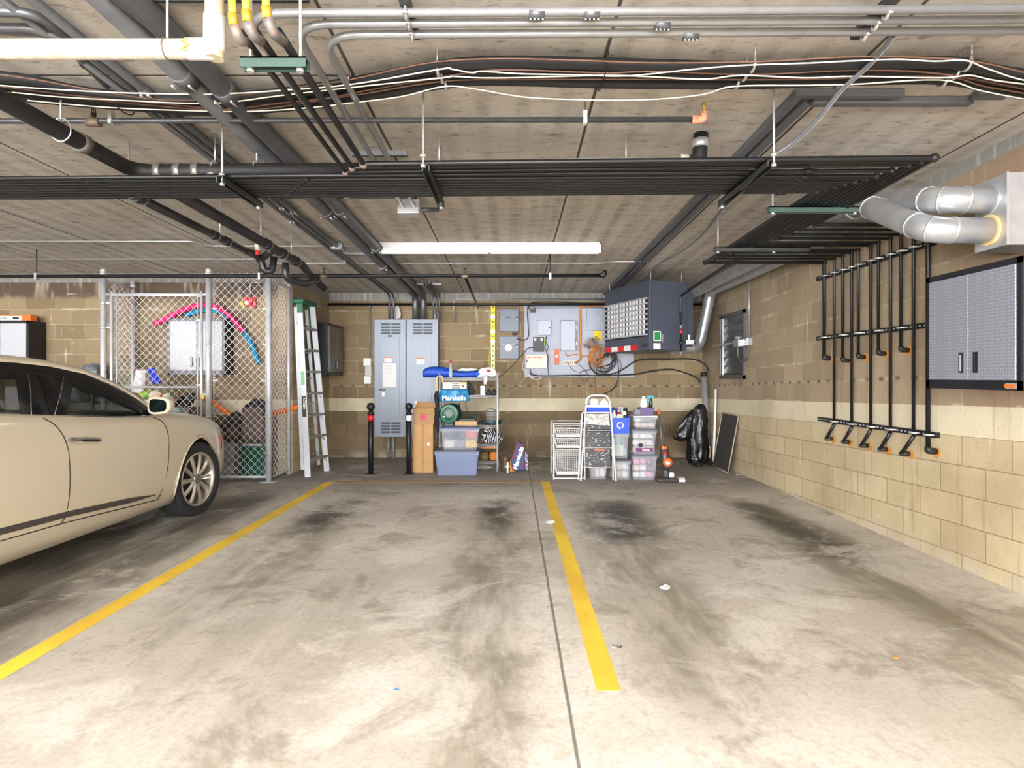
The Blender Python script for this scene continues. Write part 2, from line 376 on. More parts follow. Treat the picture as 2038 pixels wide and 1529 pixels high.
def ceil_mat():
    n = NT('precast_plank_ceiling')
    n1 = n.noise(n.co, 0.7, 5); n2 = n.noise(n.vec(n.mul(n.x, 3.5), n.mul(n.y, 12.0), 0.0), 1.0, 6, 0.7); n3 = n.noise(n.co, 45, 4, 0.7)
    sm = n.noise(n.vec(n.mul(n.x, 9.0), n.mul(n.y, 22.0), 5.0), 1.0, 5, 0.75)
    col = n.mix(n.step(n1, 0.35, 0.65), rgb((190, 182, 171)), rgb((208, 201, 191)))
    col = n.mix(n.mul(n.step(sm, 0.52, 0.66), n.step(n2, 0.42, 0.6, 0.15, 0.8)), col, rgb((104, 92, 80)))
    mot = n.noise(n.vec(n.mul(n.x, 5.0), n.mul(n.y, 9.0), 2.0), 1.0, 7, 0.78); col = n.mix(n.mul(n.step(mot, 0.54, 0.66), 0.5), col, rgb((128, 116, 103)))
    stp = n.ma('SINE', n.add(n.mul(n.x, 34.0), n.mul(n1, 3.0)), 0); col = n.mix(n.mul(n.mul(n.step(stp, -0.2, 0.9), n.step(n.y, 3.5, 4.5)), n.step(n2, 0.35, 0.6, 0.03, 0.34)), col, rgb((112, 100, 87)))
    col = n.mix(n.mul(n.step(n2, 0.5, 0.72), 0.35), col, rgb((126, 116, 106)))
    rib = n.ma('SINE', n.mul(n.x, 28.0), 0); col = n.mix(n.mul(n.step(rib, 0.0, 1.0), n.step(n1, 0.3, 0.6, 0.05, 0.22)), col, rgb((120, 110, 98)))
    col = n.mix(n.mul(n.step(n3, 0.55, 0.75), 0.3), col, rgb((118, 106, 92)))
    fr = n.sub(n.ma('FRACT', n.mul(n.sub(n.add(n.x, n.mul(n.sub(n1, 0.5), 0.02)), 0.43), 1/1.22), 0), 0.0)
    dj = n.mul(n.ma('MINIMUM', fr, n.sub(1.0, fr)), 1.22)
    seam = n.step(dj, 0.011, 0.005); halo = n.step(dj, 0.06, 0.01)
    seam2 = n.mul(n.step(n.ma('ABSOLUTE', n.sub(n.y, 2.93), 0), 0.008, 0.004), n.ma('LESS_THAN', n.x, -0.79))
    seam = n.ma('MAXIMUM', seam, seam2)
    col = n.mix(n.mul(halo, 0.25), col, rgb((200, 194, 184))); col = n.mix(n.mul(seam, 0.9), col, rgb((38, 34, 30)))
    n.t.links.new(col, n.b.inputs['Base Color']); n.b.inputs['Roughness'].default_value = 0.9
    n.bump(n.add(n.mul(n3, 0.4), n.mul(seam, -2.0)), 0.4, 0.006)
    return n.m
FX0 = -11.0; FY0 = -7.0
struct(MB().box(FX0-0.2, XR+0.2, FY0-0.2, YB+0.2, -0.15, 0.0), 'floor', floor_mat())
zc0, zc1 = zceil(FY0-0.2), zceil(YB+0.2)
c = MB(); c.v = [Vector(p) for p in ((FX0-.2, FY0-.2, zc0), (XR+.2, FY0-.2, zc0), (XR+.2, YB+.2, zc1), (FX0-.2, YB+.2, zc1), (FX0-.2, FY0-.2, zc0+.2), (XR+.2, FY0-.2, zc0+.2), (XR+.2, YB+.2, zc1+.2), (FX0-.2, YB+.2, zc1+.2))]
c.f = [(0, 3, 2, 1), (4, 5, 6, 7), (0, 1, 5, 4), (1, 2, 6, 5), (2, 3, 7, 6), (3, 0, 4, 7)]; c.sm = [False]*6
struct(c, 'ceiling', ceil_mat())
struct(MB().box(XR, XR+0.2, FY0, YB+0.2, 0, 3.0), 'wall_right', wy)
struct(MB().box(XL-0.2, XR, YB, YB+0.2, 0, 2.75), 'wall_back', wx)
struct(MB().box(XL-0.2, XL, YS, YB, 0, 2.75), 'wall_left_return', wy)
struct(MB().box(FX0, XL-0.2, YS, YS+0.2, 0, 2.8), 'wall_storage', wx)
struct(MB().box(FX0-0.2, FX0, FY0, YS, 0, 3.1), 'wall_left', wy)

# painted lines
lm = NT('worn_yellow_paint'); a = lm.noise(lm.co, 26, 5, 0.7); b_ = lm.noise(lm.vec(lm.mul(lm.x, 2), lm.y, 0.0), 1.1, 3)
cc = lm.mix(lm.step(b_, 0.35, 0.65), rgb((226, 184, 58)), rgb((248, 212, 66))); cc = lm.mix(lm.mul(lm.step(a, 0.56, 0.7), 0.5), cc, rgb((176, 156, 104)))
lm.t.links.new(cc, lm.b.inputs['Base Color']); lm.b.inputs['Roughness'].default_value = 0.7; paintm = lm.m
fadem = M('faded_yellow_paint', (176, 148, 92), 0.8, noise=0.35, scale=14)
def line(x0, x1, y0, y1, mat, lab):
    m = MB(); n = max(2, int((y1-y0)/0.12)); 
    if y1-y0 > x1-x0:
        for i in range(n):
            ya, yb = y0+(y1-y0)*i/n, y0+(y1-y0)*(i+1)/n; m.box(x0, x1, ya, yb, 0.0, 0.002)
    else: m.box(x0, x1, y0, y1, 0.0, 0.002)
    o = m.build('parking_line', mat); tag(o, lab, 'parking line')
line(-2.325, -2.215, -1.5, 7.36, paintm, 'long yellow painted parking line beside the beige car')
line(0.35, 0.452, 2.476, 7.38, paintm, 'yellow painted parking line in the middle of the floor, ending near the front')
line(-2.2, 0.35, 7.33, 7.43, fadem, 'faded yellow painted line across the floor in front of the shelves')

# ================================================================ STRIP LIGHTS
tubem = M('lit_tube', (255, 250, 245), 0.4, emit=1.3)
def strip(x, y, L, label):
    z = zceil(y); t = thing('strip_light', (x, y, z-0.1), label, 'light', 'fluorescent strip lights')
    MB().box(x-L/2, x+L/2, y-0.06, y+0.06, z-0.075, z-0.004).build('housing', white, t, bevel=0.006)
    MB().box(x-0.012, x+0.012, y-0.05, y+0.05, z-0.11, z-0.075).build('socket', whitep, t)
    for s in (-1, 1):
        MB().box(x+s*L/2-0.012, x+s*L/2+0.012, y-0.05, y+0.05, z-0.115, z-0.02).build('end_cap', whitep, t)
        for yy in (-0.032, 0.032):
            MB().cyl((x+s*0.015, y+yy, z-0.097), (x+s*(L/2-0.014), y+yy, z-0.097), 0.013, 10).build('tube', tubem, t)
LL = ['long white strip light on the ceiling in front of the electrical panels', 'unseen added strip light on the ceiling above the yellow line', 'unseen added strip light over the car roof',
      'unseen added strip light behind the photographer', 'unseen added strip light at far left', 'unseen added strip light over the aisle']
strip(-0.25, 6.3, 2.33, LL[0])
for i, (x, y, e, L) in enumerate(FIXTURES[1:]): strip(x, y, L, LL[i+1])  # housings for the added lamps out of view

# ================================================================ OVERHEAD: thin conduits and pipes
def pipe(name, pts, r, mat, label, cat, group=None, R=0.06, seg=12, parts=None):
    o = MB().tube(fillet(pts, R) if len(pts) > 2 else pts, r, seg).build(name, mat)
    return tag(o, label, cat, group)
def rod(parent, x, y, z0, r=0.005, z1=None, plate=True):
    m = MB().cyl((x, y, z0), (x, y, (z1 or zceil(y)-0.001)), r, 8)
    m.build('hanger_rod', zinc, parent)
def V(x, y, z): return Vector((x, y, z))

# three bent conduits across the top
def zc(y, dz): return zceil(y)-dz
zt = 2.715
d1, d2, d3 = [(zt-H)*F/(CY-p) for p in (27, 48, 69.5)]
for i, (d, xb, yend, lab) in enumerate(((d1, -1.05, 4.3, 'grey steel conduit nearest the front of three that bend back along the ceiling'),
                                     (d2, -0.885, 4.75, 'middle one of three bent grey steel conduits under the ceiling'),
                                     (d3, -0.79, 4.75, 'grey steel conduit farthest back of three that bend along the ceiling'))):
    t = thing('steel_conduit', (xb, d, zt), lab, 'conduit', 'bent conduits across the top')
    pts = [V(XR-0.01, d-0.02, zt+0.012), V(xb, d, zt), V(xb, yend, zt-0.04)]
    MB().tube(fillet(pts, 0.17, 10), 0.0165, 14).build('bent_pipe', emt, t)
    for px in {0: (1068, 1178), 1: (1318,), 2: (1375,)}[i]:
        x = P(px, 30, d).x
        MB().cyl((x-0.03, d, zt), (x+0.03, d, zt), 0.0215, 16).build('coupling', emtd, t)
        for k in range(4): MB().ball((x-0.024+k*0.016, d-0.004, zt-0.024), 0.0045, 8, 6).build('set_screw', zinc, t)
def clamp_strut(x, y0, y1, z, lab, ys):
    t = thing('conduit_clamp_rail', (x, y0, z), lab, 'bracket')
    MB().box(x-0.02, x+0.02, y0, y1, z+0.017, z+0.05).build('channel', strutm, t)
    for y in ys:
        MB().tube([(x, y-0.02, z+0.02), (x, y-0.019, z-0.008), (x, y, z-0.022), (x, y+0.019, z-0.008), (x, y+0.02, z+0.02)], 0.006, 8).build('clamp', zinc, t)
        MB().cyl((x-0.01, y-0.027, z-0.01), (x+0.01, y-0.027, z-0.01), 0.007, 8).build('bolt', zinc, t)
clamp_strut(P(817, 30, 2.38).x, 2.15, 2.5, zt, 'clamp rail on the three grey conduits above the black cables', (d1, d2, d3))
clamp_strut(P(1735, 30, 2.38).x, 2.15, 2.5, zt, 'clamp rail holding the three grey conduits at the top right', (d1, d2, d3))
bx_ = thing('pull_box', (-0.83, 4.85, 2.64), 'small metal pull box where two bent conduits end under the ceiling', 'junction box')
MB().box(-0.93, -0.75, 4.74, 4.86, 2.62, 2.74).build('box_body', zinc, bx_, bevel=0.01)
MB().cyl((-0.8, 4.86, 2.68), (-0.62, 4.93, 2.70), 0.02).build('elbow', emtd, bx_)
# seam straps screwed flat under the ceiling
def ceiling_strap(x0, x1, y, lab):
    z = zceil(y); t = thing('ceiling_channel', ((x0+x1)/2, y, z-0.03), lab, 'bracket', None)
    MB().box(x0, x1, y-0.02, y+0.02, z-0.03, z-0.001).build('channel', emt, t); MB().box(x0, x1, y-0.006, y+0.006, z-0.034, z-0.029).build('slot', strutm, t)
ceiling_strap(-1.05, -0.69, 3.87, 'short metal channel across the ends of two conduits above the pipe bundle')
ceiling_strap(-2.05, -1.35, 4.72, 'metal channel on the ceiling behind the pipe bundle, left of the conduits')
ceiling_strap(-1.3, -0.9, 4.72, 'metal channel on the ceiling beside the thick conduits')
ceiling_strap(-1.95, -1.2, 6.75, 'metal channel on the ceiling left of the strip light')
ceiling_strap(-1.62, -1.05, 8.7, 'metal channel across the conduits close to the back wall')
ceiling_strap(-1.6, -0.8, 2.32, 'metal channel at the top beside the white insulated pipe')

# thick and thin conduits running to the electrical panels
def run_conduit(name, X, y0, y1, r, dz, mat, lab, grp, couplings=(), down=None, start=None):
    t = thing(name, (X, y0, zc(y0, dz)), lab, 'conduit', grp)
    pts = ([Vector(q) for q in start] if start else [])+[V(X, y0, zc(y0, dz)), V(X, y1, zc(y1, dz))]
    if down is not None: pts.append(V(X, y1, down))
    MB().tube(fillet(pts, 0.12, 8) if len(pts) > 2 else pts, r, 16).build('conduit_run', mat, t)
    for y in couplings:
        z = zc(y, dz); MB().cyl((X, y-0.05, z), (X, y+0.05, z), r*1.14, 18).build('coupling', emtd, t)
        for s in (-1, 1): MB().cyl((X+s*r*0.8, y-0.03, z-r*1.25), (X+s*r*0.8, y+0.03, z-r*1.25), 0.006, 8).build('bolt', zinc, t)
run_conduit('thick_conduit', -1.555, 1.2, 9.44, 0.05, 0.07, emtd, 'thick grey conduit, left one of the pair running to the panels', 'thick conduits to the panels', (2.05, 2.8, 4.95, 7.1), 2.2155)
run_conduit('thick_conduit', -1.43, 2.35, 9.44, 0.05, 0.07, emtd, 'thick grey conduit with a bent end, right one of the pair', 'thick conduits to the panels', (2.95, 4.9, 6.2), 2.2155, start=[(-1.62, 1.6, 2.78)])
run_conduit('thin_conduit', -1.97, 1.5, 9.44, 0.017, 0.05, emtd, 'thin conduit, leftmost in the group running back beside the thick pair', 'thin conduits to the panels', (5.3, 6.9), 2.2155)
run_conduit('thin_conduit', -1.905, 2.5, 9.44, 0.017, 0.05, emtd, 'thin conduit, second from left in the group left of the thick pair', 'thin conduits to the panels', (4.9,), 2.2155, start=[(-2.6, 2.44, 2.76)])
run_conduit('thin_conduit', -1.85, 1.5, 6.2, 0.022, 0.05, emtd, 'thin conduit, rightmost in the group, ending in a ceiling box', 'thin conduits to the panels', (3.0, 5.0))
for i, X in enumerate((-1.27, -1.22, -1.175)):
    run_conduit('thin_conduit', X, 8.3, 9.44, 0.013, 0.05, emtd, ('left', 'middle', 'right')[i]+' one of three thin conduits dropping into the right electrical panel', 'conduits into right panel', (), 2.2155)
jb = thing('ceiling_box', (-1.86, 6.3, 2.66), 'small grey junction box under the ceiling left of the strip light', 'junction box')
MB().box(-1.92, -1.8, 6.22, 6.38, 2.655, 2.72).build('box_body', emt, jb, bevel=0.006); MB().box(-1.90, -1.82, 6.24, 6.36, 2.648, 2.655).build('cover', emtd, jb)
pipe('thin_conduit', [V(-8, 6.08, 2.70), V(P(380, 477, 6.08).x, 6.08, 2.70), V(P(420, 493, 6.3).x, 6.3, 2.70), V(-1.42, 6.3, 2.70)], 0.008, zinc, 'thin white conduit under the ceiling leading to the strip light', 'conduit', R=0.05)
pipe('thin_conduit', [V(-8, 7.0, 2.70), V(P(508, 515, 7.0).x, 7.0, 2.70), V(P(530, 528, 7.2).x, 7.25, 2.70), V(P(1200, 527, 7.25).x, 7.25, 2.70), V(P(1230, 533, 7.1).x, 7.1, 2.69), V(P(1280, 533, 7.1).x, 7.1, 2.69), V(P(1300, 526, 7.25).x, 7.25, 2.70), V(P(1365, 526, 7.25).x, 7.25, 2.70)], 0.008, zinc, 'thin white conduit under the ceiling crossing above the chain-link cage and heater', 'conduit', R=0.05)
# pair of grey bends entering at top left
pipe('grey_conduit', [V(-5.5, 2.3, 2.76), V(P(70, 27, 2.35).x, 2.35, 2.76), V(P(125, 52, 2.5).x, 2.55, 2.76), V(-1.99, 2.75, 2.76)], 0.02, emtd, 'bent grey conduit at the top left above the white pipe', 'conduit', R=0.1)
pipe('grey_conduit', [V(-5.5, 2.42, 2.765), V(P(75, 62, 2.47).x, 2.47, 2.765), V(P(115, 80, 2.55).x, 2.6, 2.765), V(-2.02, 2.95, 2.765)], 0.02, emtd, 'bent grey conduit just above the white insulated pipe', 'conduit', R=0.1)

# white insulated pipe
t = thing('insulated_pipe', (-1.16, 2.2, 2.5), 'white wrapped insulated pipe with an elbow at the top left', 'pipe')
wrap = NT('wrapped_insulation'); sn = wrap.ma('SINE', wrap.mul(wrap.x, 420), 0); nn = wrap.noise(wrap.co, 22, 4)
cc = wrap.mix(wrap.step(nn, 0.4, 0.7), rgb((220, 211, 194)), rgb((200, 188, 168))); wrap.t.links.new(cc, wrap.b.inputs['Base Color']); wrap.b.inputs['Roughness'].default_value = 0.6
wrap.bump(wrap.add(wrap.mul(sn, 0.3), wrap.mul(nn, 0.6)), 0.5, 0.004)
zi = H+(749-98)*2.2/F; xi = P(427, 98, 2.2).x
MB().cyl((-7, 2.2, zi), (xi, 2.2, zi), 0.0355, 20).build('horizontal_run', wrap.m, t)
MB().cyl((xi, 2.2, zi-0.035), (xi, 2.2, zc(2.2, 0.001)), 0.0325, 20).build('riser', M('beige_insulation', (206, 192, 160), 0.6), t)
MB().tube(fillet([(xi-0.10, 2.2, zi), (xi, 2.2, zi), (xi, 2.2, zi+0.12)], 0.02), 0.038, 18).build('elbow_cover', white, t)
e = MB().tube(smooth([(xi-0.08, 2.163, zi+0.02), (xi-0.1, 2.161, zi+0.005), (xi-0.075, 2.16, zi-0.003), (xi-0.1, 2.161, zi-0.018), (xi-0.085, 2.165, zi-0.022)]), 0.0035, 6)
e.build('glue_drip', M('amber_glue', (206, 156, 70), 0.4), t)
rod(t, P(333, 50, 2.2).x, 2.2, zi)
MB().tube([(P(333, 50, 2.2).x, 2.2+0.038*math.sin(a_), zi+0.038*math.cos(a_)) for a_ in [i*PI/8 for i in range(16)]], 0.003, 6, closed=True).build('pipe_ring', copper, t)

# black cable bundle in pixels at z = 2.73
def hang(name, pts, r, z, mat, lab, cat, grp, seg=8):
    q = [PZ(px, py, z) for px, py in pts]
    o = MB().tube(smooth(q, 5), r, seg).build(name, mat); return tag(o, lab, cat, grp)
G = 'cable bundle under the ceiling'
tubes = [([(-60, 148), (60, 160), (150, 180), (270, 195), (400, 198), (550, 187), (700, 165), (880, 132), (1000, 124), (1150, 126), (1300, 130), (1490, 134), (1700, 127), (1850, 124), (1920, 128), (1990, 143), (2100, 156)], 0.028, 'topmost thick black cable of the bundle crossing the ceiling'),
         ([(-60, 166), (100, 186), (270, 206), (400, 212), (560, 202), (700, 183), (880, 148), (1000, 142), (1200, 144), (1490, 150), (1700, 145), (1890, 142), (1980, 158), (2100, 172)], 0.026, 'second thick black cable of the ceiling bundle, below the topmost'),
         ([(-60, 182), (120, 200), (280, 213), (420, 222), (560, 213), (700, 196), (890, 165), (1000, 160), (1200, 165), (1470, 167), (1700, 160), (1880, 158), (2000, 180), (2100, 200)], 0.026, 'lowest thick black cable of the ceiling bundle')]
for pts, r, lab in tubes: hang('black_cable', pts, r, 2.735, rubber, lab, 'cable', G)
brown = M('brown_cable_jacket', (104, 74, 58), 0.5); cream = M('cream_cable_jacket', (222, 214, 200), 0.5)
for pts, lab in (([(-60, 140), (60, 157), (150, 173), (290, 196), (400, 199), (520, 184), (620, 170), (700, 158), (850, 126), (980, 117), (1150, 120), (1290, 125), (1500, 123), (1700, 113), (1850, 115), (1950, 124), (2100, 160)], 'thin brown cable along the top edge of the black bundle'),
                 ([(-60, 164), (130, 188), (320, 206), (480, 219), (600, 206), (720, 182), (900, 150), (1000, 139), (1200, 145), (1300, 142), (1500, 148), (1700, 140), (1880, 148), (2100, 190)], 'thin brown cable running between the two upper black cables'),
                 ([(-60, 176), (200, 200), (420, 218), (560, 205), (700, 190), (880, 162), (1050, 158), (1300, 158), (1600, 158), (1870, 152), (1960, 172), (2100, 196)], 'thin brown cable near the bottom of the black bundle')):
    hang('brown_cable', pts, 0.0042, 2.708, brown, lab, 'cable', G, 6)
for pts, lab in (([(-60, 165), (0, 170), (80, 176), (200, 183), (330, 187), (440, 187), (560, 180), (700, 168), (875, 138), (900, 138), (940, 145), (960, 142), (1040, 147), (1150, 149), (1250, 151), (1380, 138), (1480, 130), (1600, 126), (1700, 121), (1790, 118), (1860, 122), (1920, 120), (1960, 135), (2030, 158), (2100, 166)], 'upper thin white cable tied on the black cable bundle'),
                 ([(25, 184), (120, 193), (250, 200), (420, 206), (560, 190), (700, 174), (880, 155), (900, 152), (960, 155), (1050, 154), (1200, 150), (1300, 153), (1400, 158), (1475, 150), (1600, 155), (1700, 152), (1870, 155), (1930, 150), (1980, 160), (2100, 175)], 'middle thin white cable tied on the black cable bundle'),
                 ([(55, 200), (200, 213), (330, 219), (480, 222), (600, 216), (700, 205), (800, 192), (885, 172), (950, 178), (1050, 194), (1180, 199), (1300, 198), (1400, 188), (1460, 172), (1600, 170), (1700, 168), (1870, 159), (1950, 180), (2038, 197), (2100, 205)], 'lowest thin white cable sagging below the black cable bundle')):
    hang('white_cable', pts, 0.0034, 2.70, cream, lab, 'cable', G, 6)
for px, ys, lab in ((880, (136, 150, 166), 'metal strap clamps on the cable bundle at its high point'), (1482, (128, 146, 163), 'metal strap clamps on the cable bundle above the long pipe'), (1900, (126, 143, 160), 'metal strap clamps at the right end of the cable bundle')):
    p = PZ(px, ys[1], 2.72); t = thing('cable_clamps', p, lab, 'clamp', None)
    for k, py in enumerate(ys):
        q = PZ(px+(k-1)*(8 if px < 1000 else -16 if px < 1600 else -24), py, 2.735)
        MB().tube([(q.x, q.y-0.027, q.z+0.02), (q.x, q.y-0.027, q.z-0.015), (q.x, q.y-0.012, q.z-0.028), (q.x, q.y+0.012, q.z-0.028), (q.x, q.y+0.027, q.z-0.015), (q.x, q.y+0.027, q.z+0.02)], 0.007, 8).build('strap', zinc, t)
        MB().cyl((q.x, q.y-0.03, q.z+0.02), (q.x, q.y-0.03, zc(q.y, 0.001)), 0.004, 6).build('screw', zinc, t)
for px, y0, y1, lab in ((245, 190, 222, 'black cable tie around the sagging left part of the bundle'), (704, 158, 196, 'white cable tie on the rising part of the bundle'), (1200, 110, 178, 'dark cable tie with a loose end on the middle of the bundle')):
    a = PZ(px, (y0+y1)/2, 2.735); hw = abs(PZ(px, y0, 2.735).y-PZ(px, y1, 2.735).y)/2
    pts = [(a.x, a.y+hw*math.cos(q), a.z+0.045*math.sin(q)) for q in [i*PI/8 for i in range(16)]]
    tag(MB().tube(pts, 0.003, 6, closed=True).build('cable_tie', white if px == 704 else blackp, None), lab, 'cable tie')

# sprinkler pipe 1
def sprinkler(t, x, y, z, up=1):
    MB().cyl((x-0.035, y, z), (x+0.035, y, z), 0.024, 14).build('tee', M('aged_fitting', (128, 112, 96), 0.6, 0.4, noise=0.4, scale=40), t)
    m = MB().cyl((x, y, z), (x, y, z+up*0.05), 0.014, 10)
    m.cyl((x-0.012, y, z+up*0.05), (x-0.007, y, z+up*0.085), 0.003, 6).cyl((x+0.012, y, z+up*0.05), (x+0.007, y, z+up*0.085), 0.003, 6)
    m.cyl((x, y, z+up*0.05), (x, y, z+up*0.08), 0.003, 6); m.cyl((x, y, z+up*0.085), (x, y, z+up*0.089), 0.02, 12)
    m.build('sprinkler_head', M('dark_bronze', (74, 66, 56), 0.5, 0.6), t)
ypd = 3.2; zp = H+(749-240)*ypd/F
t = thing('sprinkler_pipe', (0, ypd, zp), 'long thin grey sprinkler pipe under the ceiling with a rusty elbow end', 'pipe')
xe = P(1388, 235, ypd).x
MB().cyl((-7, ypd, zp-0.012), (xe, ypd, zp+0.006), 0.0145, 12).build('pipe_run', M('dusty_black_pipe', (84, 84, 88), 0.45, 0.4, noise=0.3), t)
sprinkler(t, P(186, 240, ypd).x, ypd, zp-0.01)
MB().tube(fillet([(xe-0.03, ypd, zp+0.005), (xe+0.035, ypd, zp+0.005), (xe+0.035, ypd, zp+0.05)], 0.04), 0.022, 12).build('rusty_elbow', M('rusty_copper', (190, 140, 110), 0.7, 0.1, scale=40, col2=(170, 104, 70)), t)
MB().cyl((xe+0.035, ypd, zp+0.05), (xe+0.035, ypd, zc(ypd, 0.001)), 0.008).build('brass_stub', brass, t)
for px, top in ((1164, white), (222, zinc)):
    x = P(px, 240, ypd).x; MB().cyl((x, ypd, zp), (x, ypd, zc(ypd, 0.001)), 0.005, 8).build('hanger_rod', zinc if px < 500 else copper, t)
    MB().box(x-0.01, x+0.01, ypd-0.018, ypd+0.018, zp-0.02, zp+0.05).build('hanger_clip', top, t)

# sprinkler pipe 2 (farther back)
yq = 6.6; zq = H+(749-551)*yq/F
t = thing('sprinkler_pipe', (0, yq, zq), 'long black sprinkler pipe hanging above the chain-link cage', 'pipe')
xq = P(1198, 548, yq).x
MB().cyl((-8, yq, zq), (xq, yq, zq+0.015), 0.021, 12).build('pipe_run', black, t)
MB().tube(fillet([(xq-0.02, yq, zq+0.015), (xq+0.03, yq, zq+0.015), (xq+0.03, yq, zq+0.07)], 0.03), 0.027, 12).build('end_elbow', black, t)
for px in (645, 925): sprinkler(t, P(px, 551, yq).x, yq, zq+0.005)
for px in (73, 517, 1095):
    x = P(px, 551, yq).x; MB().cyl((x, yq, zq), (x, yq, zc(yq, 0.001)), 0.006, 8).build('hanger_rod', blackp, t); MB().box(x-0.01, x+0.01, yq-0.025, yq+0.025, zq-0.03, zq+0.04).build('hanger_clip', zinc, t)
xb = P(925, 549, yq).x
MB().cyl((xb, yq, zq+0.01), (xb-0.02, 9.45, zc(9.45, 0.26)), 0.016, 10).build('branch_pipe', black, t)
t = thing('sprinkler_pipe', (0, 9.45, 2.42), 'black pipe running along the top of the back wall above the electrical panels', 'pipe')
MB().cyl((XL+0.03, 9.45, 2.46), (XR-0.05, 9.45, 2.46), 0.02, 10).build('pipe_run', black, t)
MB().tube(fillet([(-0.95, 9.5, 2.2), (-0.95, 9.5, 2.55), (1.5, 9.5, 2.55)], 0.08), 0.011, 8).build('upper_conduit', emt, t)

# ---- big drain pipe with elbow
t = thing('drain_pipe', (-2.29, 3.5, 2.55), 'large black iron drain pipe with banded couplings crossing the ceiling', 'pipe')
zd = 2.553; band = M('stainless_band', (196, 192, 186), 0.3, 0.8, noise=0.25, scale=40)
x45 = -2.29
path = [V(x45, -1.0, zd), V(x45, 3.585, zd), V(-0.85, 3.585, zd+0.01)]
MB().tube(fillet(path, 0.13, 8), 0.043, 18).build('iron_pipe', M('cast_iron', (44, 42, 42), 0.6, 0.3, noise=0.3, scale=50, bump=0.2), t)
dusty = M('dusty_pvc', (150, 142, 130), 0.7, noise=0.2)
ye = 3.6; xe2 = P(1372, 310, ye).x
MB().cyl((-0.85, 3.58, zd+0.01), (xe2, ye, zd+0.062), 0.040, 18).build('painted_pipe', dusty, t)
MB().cyl((xe2-0.06, ye, zd+0.062), (xe2-0.01, ye, zd+0.063), 0.047, 18).build('coupling', M('beige_coupling', (176, 164, 146), 0.6), t)
MB().tube(fillet([(xe2-0.01, ye, zd+0.063), (xe2+0.06, ye, zd+0.065), (xe2+0.07, ye, zc(ye, 0.001))], 0.06), 0.044, 18).build('rubber_elbow', blackp, t)
MB().cyl((xe2+0.068, ye, zd+0.15), (xe2+0.069, ye, zd+0.20), 0.049, 18).build('clamp_band', zinc, t)
for px in (318, 357, 393, 425):
    x = P(px, 340, 3.59).x; MB().cyl((x-0.02, 3.59, zd+0.002), (x+0.02, 3.59, zd+0.002), 0.052 if px < 420 else 0.047, 18).build('clamp_band', band, t)
MB().cyl((x45, 3.12, zd), (x45, 3.17, zd), 0.05, 18).build('clamp_band', M('dull_band', (120, 116, 108), 0.5, 0.5), t)
for x, y in ((x45, 3.0), (P(428, 330, 3.6).x, 3.6), (P(511, 330, 3.6).x, 3.6), (P(874, 330, 3.6).x, 3.6), (P(1246, 300, 3.6).x, 3.6)):
    MB().cyl((x, y, zd+0.05), (x, y, zc(y, 0.001)), 0.005, 8).build('hanger_rod', zinc, t)
    r_ = 0.052
    MB().tube([((x+r_*math.cos(q) if y > 3.3 and False else x+(0 if y > 3.3 else r_*math.cos(q))), y+(r_*math.cos(q) if y > 3.3 else 0), zd+0.01+r_*math.sin(q)*1.15) for q in [i*PI/8 for i in range(16)]], 0.004, 6, closed=True).build('pipe_ring', zinc, t)

# ---- two drain lines running back from the bundle to the trap cluster
def drain(X, y0, y1, r, z0, z1, lab, rings, end):
    t = thing('waste_pipe', (X, y0, z0), lab, 'pipe', 'black waste pipes above the cage')
    MB().cyl((X, y0, z0), (X, y1, z1), r, 16).build('pipe_run', M('abs_pipe', (34, 33, 35), 0.4, 0.0, noise=0.3, scale=20), t)
    for y in rings:
        z = z0+(z1-z0)*(y-y0)/(y1-y0); MB().cyl((X, y-0.04, z), (X, y+0.04, z), r*1.22, 16).build('hub', blackp, t)
        MB().cyl((X, y+0.036, z), (X, y+0.048, z), r*1.26, 16).build('ring', M('dull_band', (120, 116, 108)), t)
    for y in rings[::2]:
        z = z0+(z1-z0)*(y-y0)/(y1-y0); MB().cyl((X, y-0.1, z), (X, y-0.1, zc(y, 0.001)), 0.005, 8).build('hanger_rod', zinc, t)
    for pts, rr in end: MB().tube(fillet(pts, 0.07), rr, 14).build('trap_bend', M('abs_pipe', (34, 33, 35)), t)
drain(-2.4, 3.72, 5.35, 0.030, 2.46, 2.44, 'narrower black waste pipe running back toward the red tag', (3.8, 4.75, 4.95),
      [([(-2.4, 5.33, 2.44), (-2.36, 5.52, 2.43), (-2.33, 5.55, 2.30), (-2.27, 5.58, 2.30), (-2.26, 5.6, 2.44)], 0.032)])
drain(-2.17, 3.72, 6.1, 0.040, 2.50, 2.46, 'wider black waste pipe running back above the cage corner', (5.2, 5.55, 5.9),
      [([(-2.17, 5.4, 2.48), (-2.38, 5.55, 2.40)], 0.032), ([(-2.17, 5.65, 2.40), (-2.17, 5.66, 2.24), (-2.05, 5.85, 2.22), (-1.98, 6.0, 2.30)], 0.033), ([(-2.17, 6.1, 2.46), (-2.17, 6.3, 2.40), (-2.05, 6.45, 2.26)], 0.038)])
t = thing('gauge_vial', (-2.31, 5.4, 2.45), 'small white tube with red base hanging by the black pipe trap', 'fitting')
MB().cyl((-2.33, 5.40, 2.46), (-2.33, 5.40, 2.58), 0.024, 12).build('tube', M('old_white_pipe', (206, 200, 186), 0.5), t); MB().cyl((-2.33, 5.40, 2.42), (-2.33, 5.40, 2.46), 0.02, 10).build('red_cap', red, t)

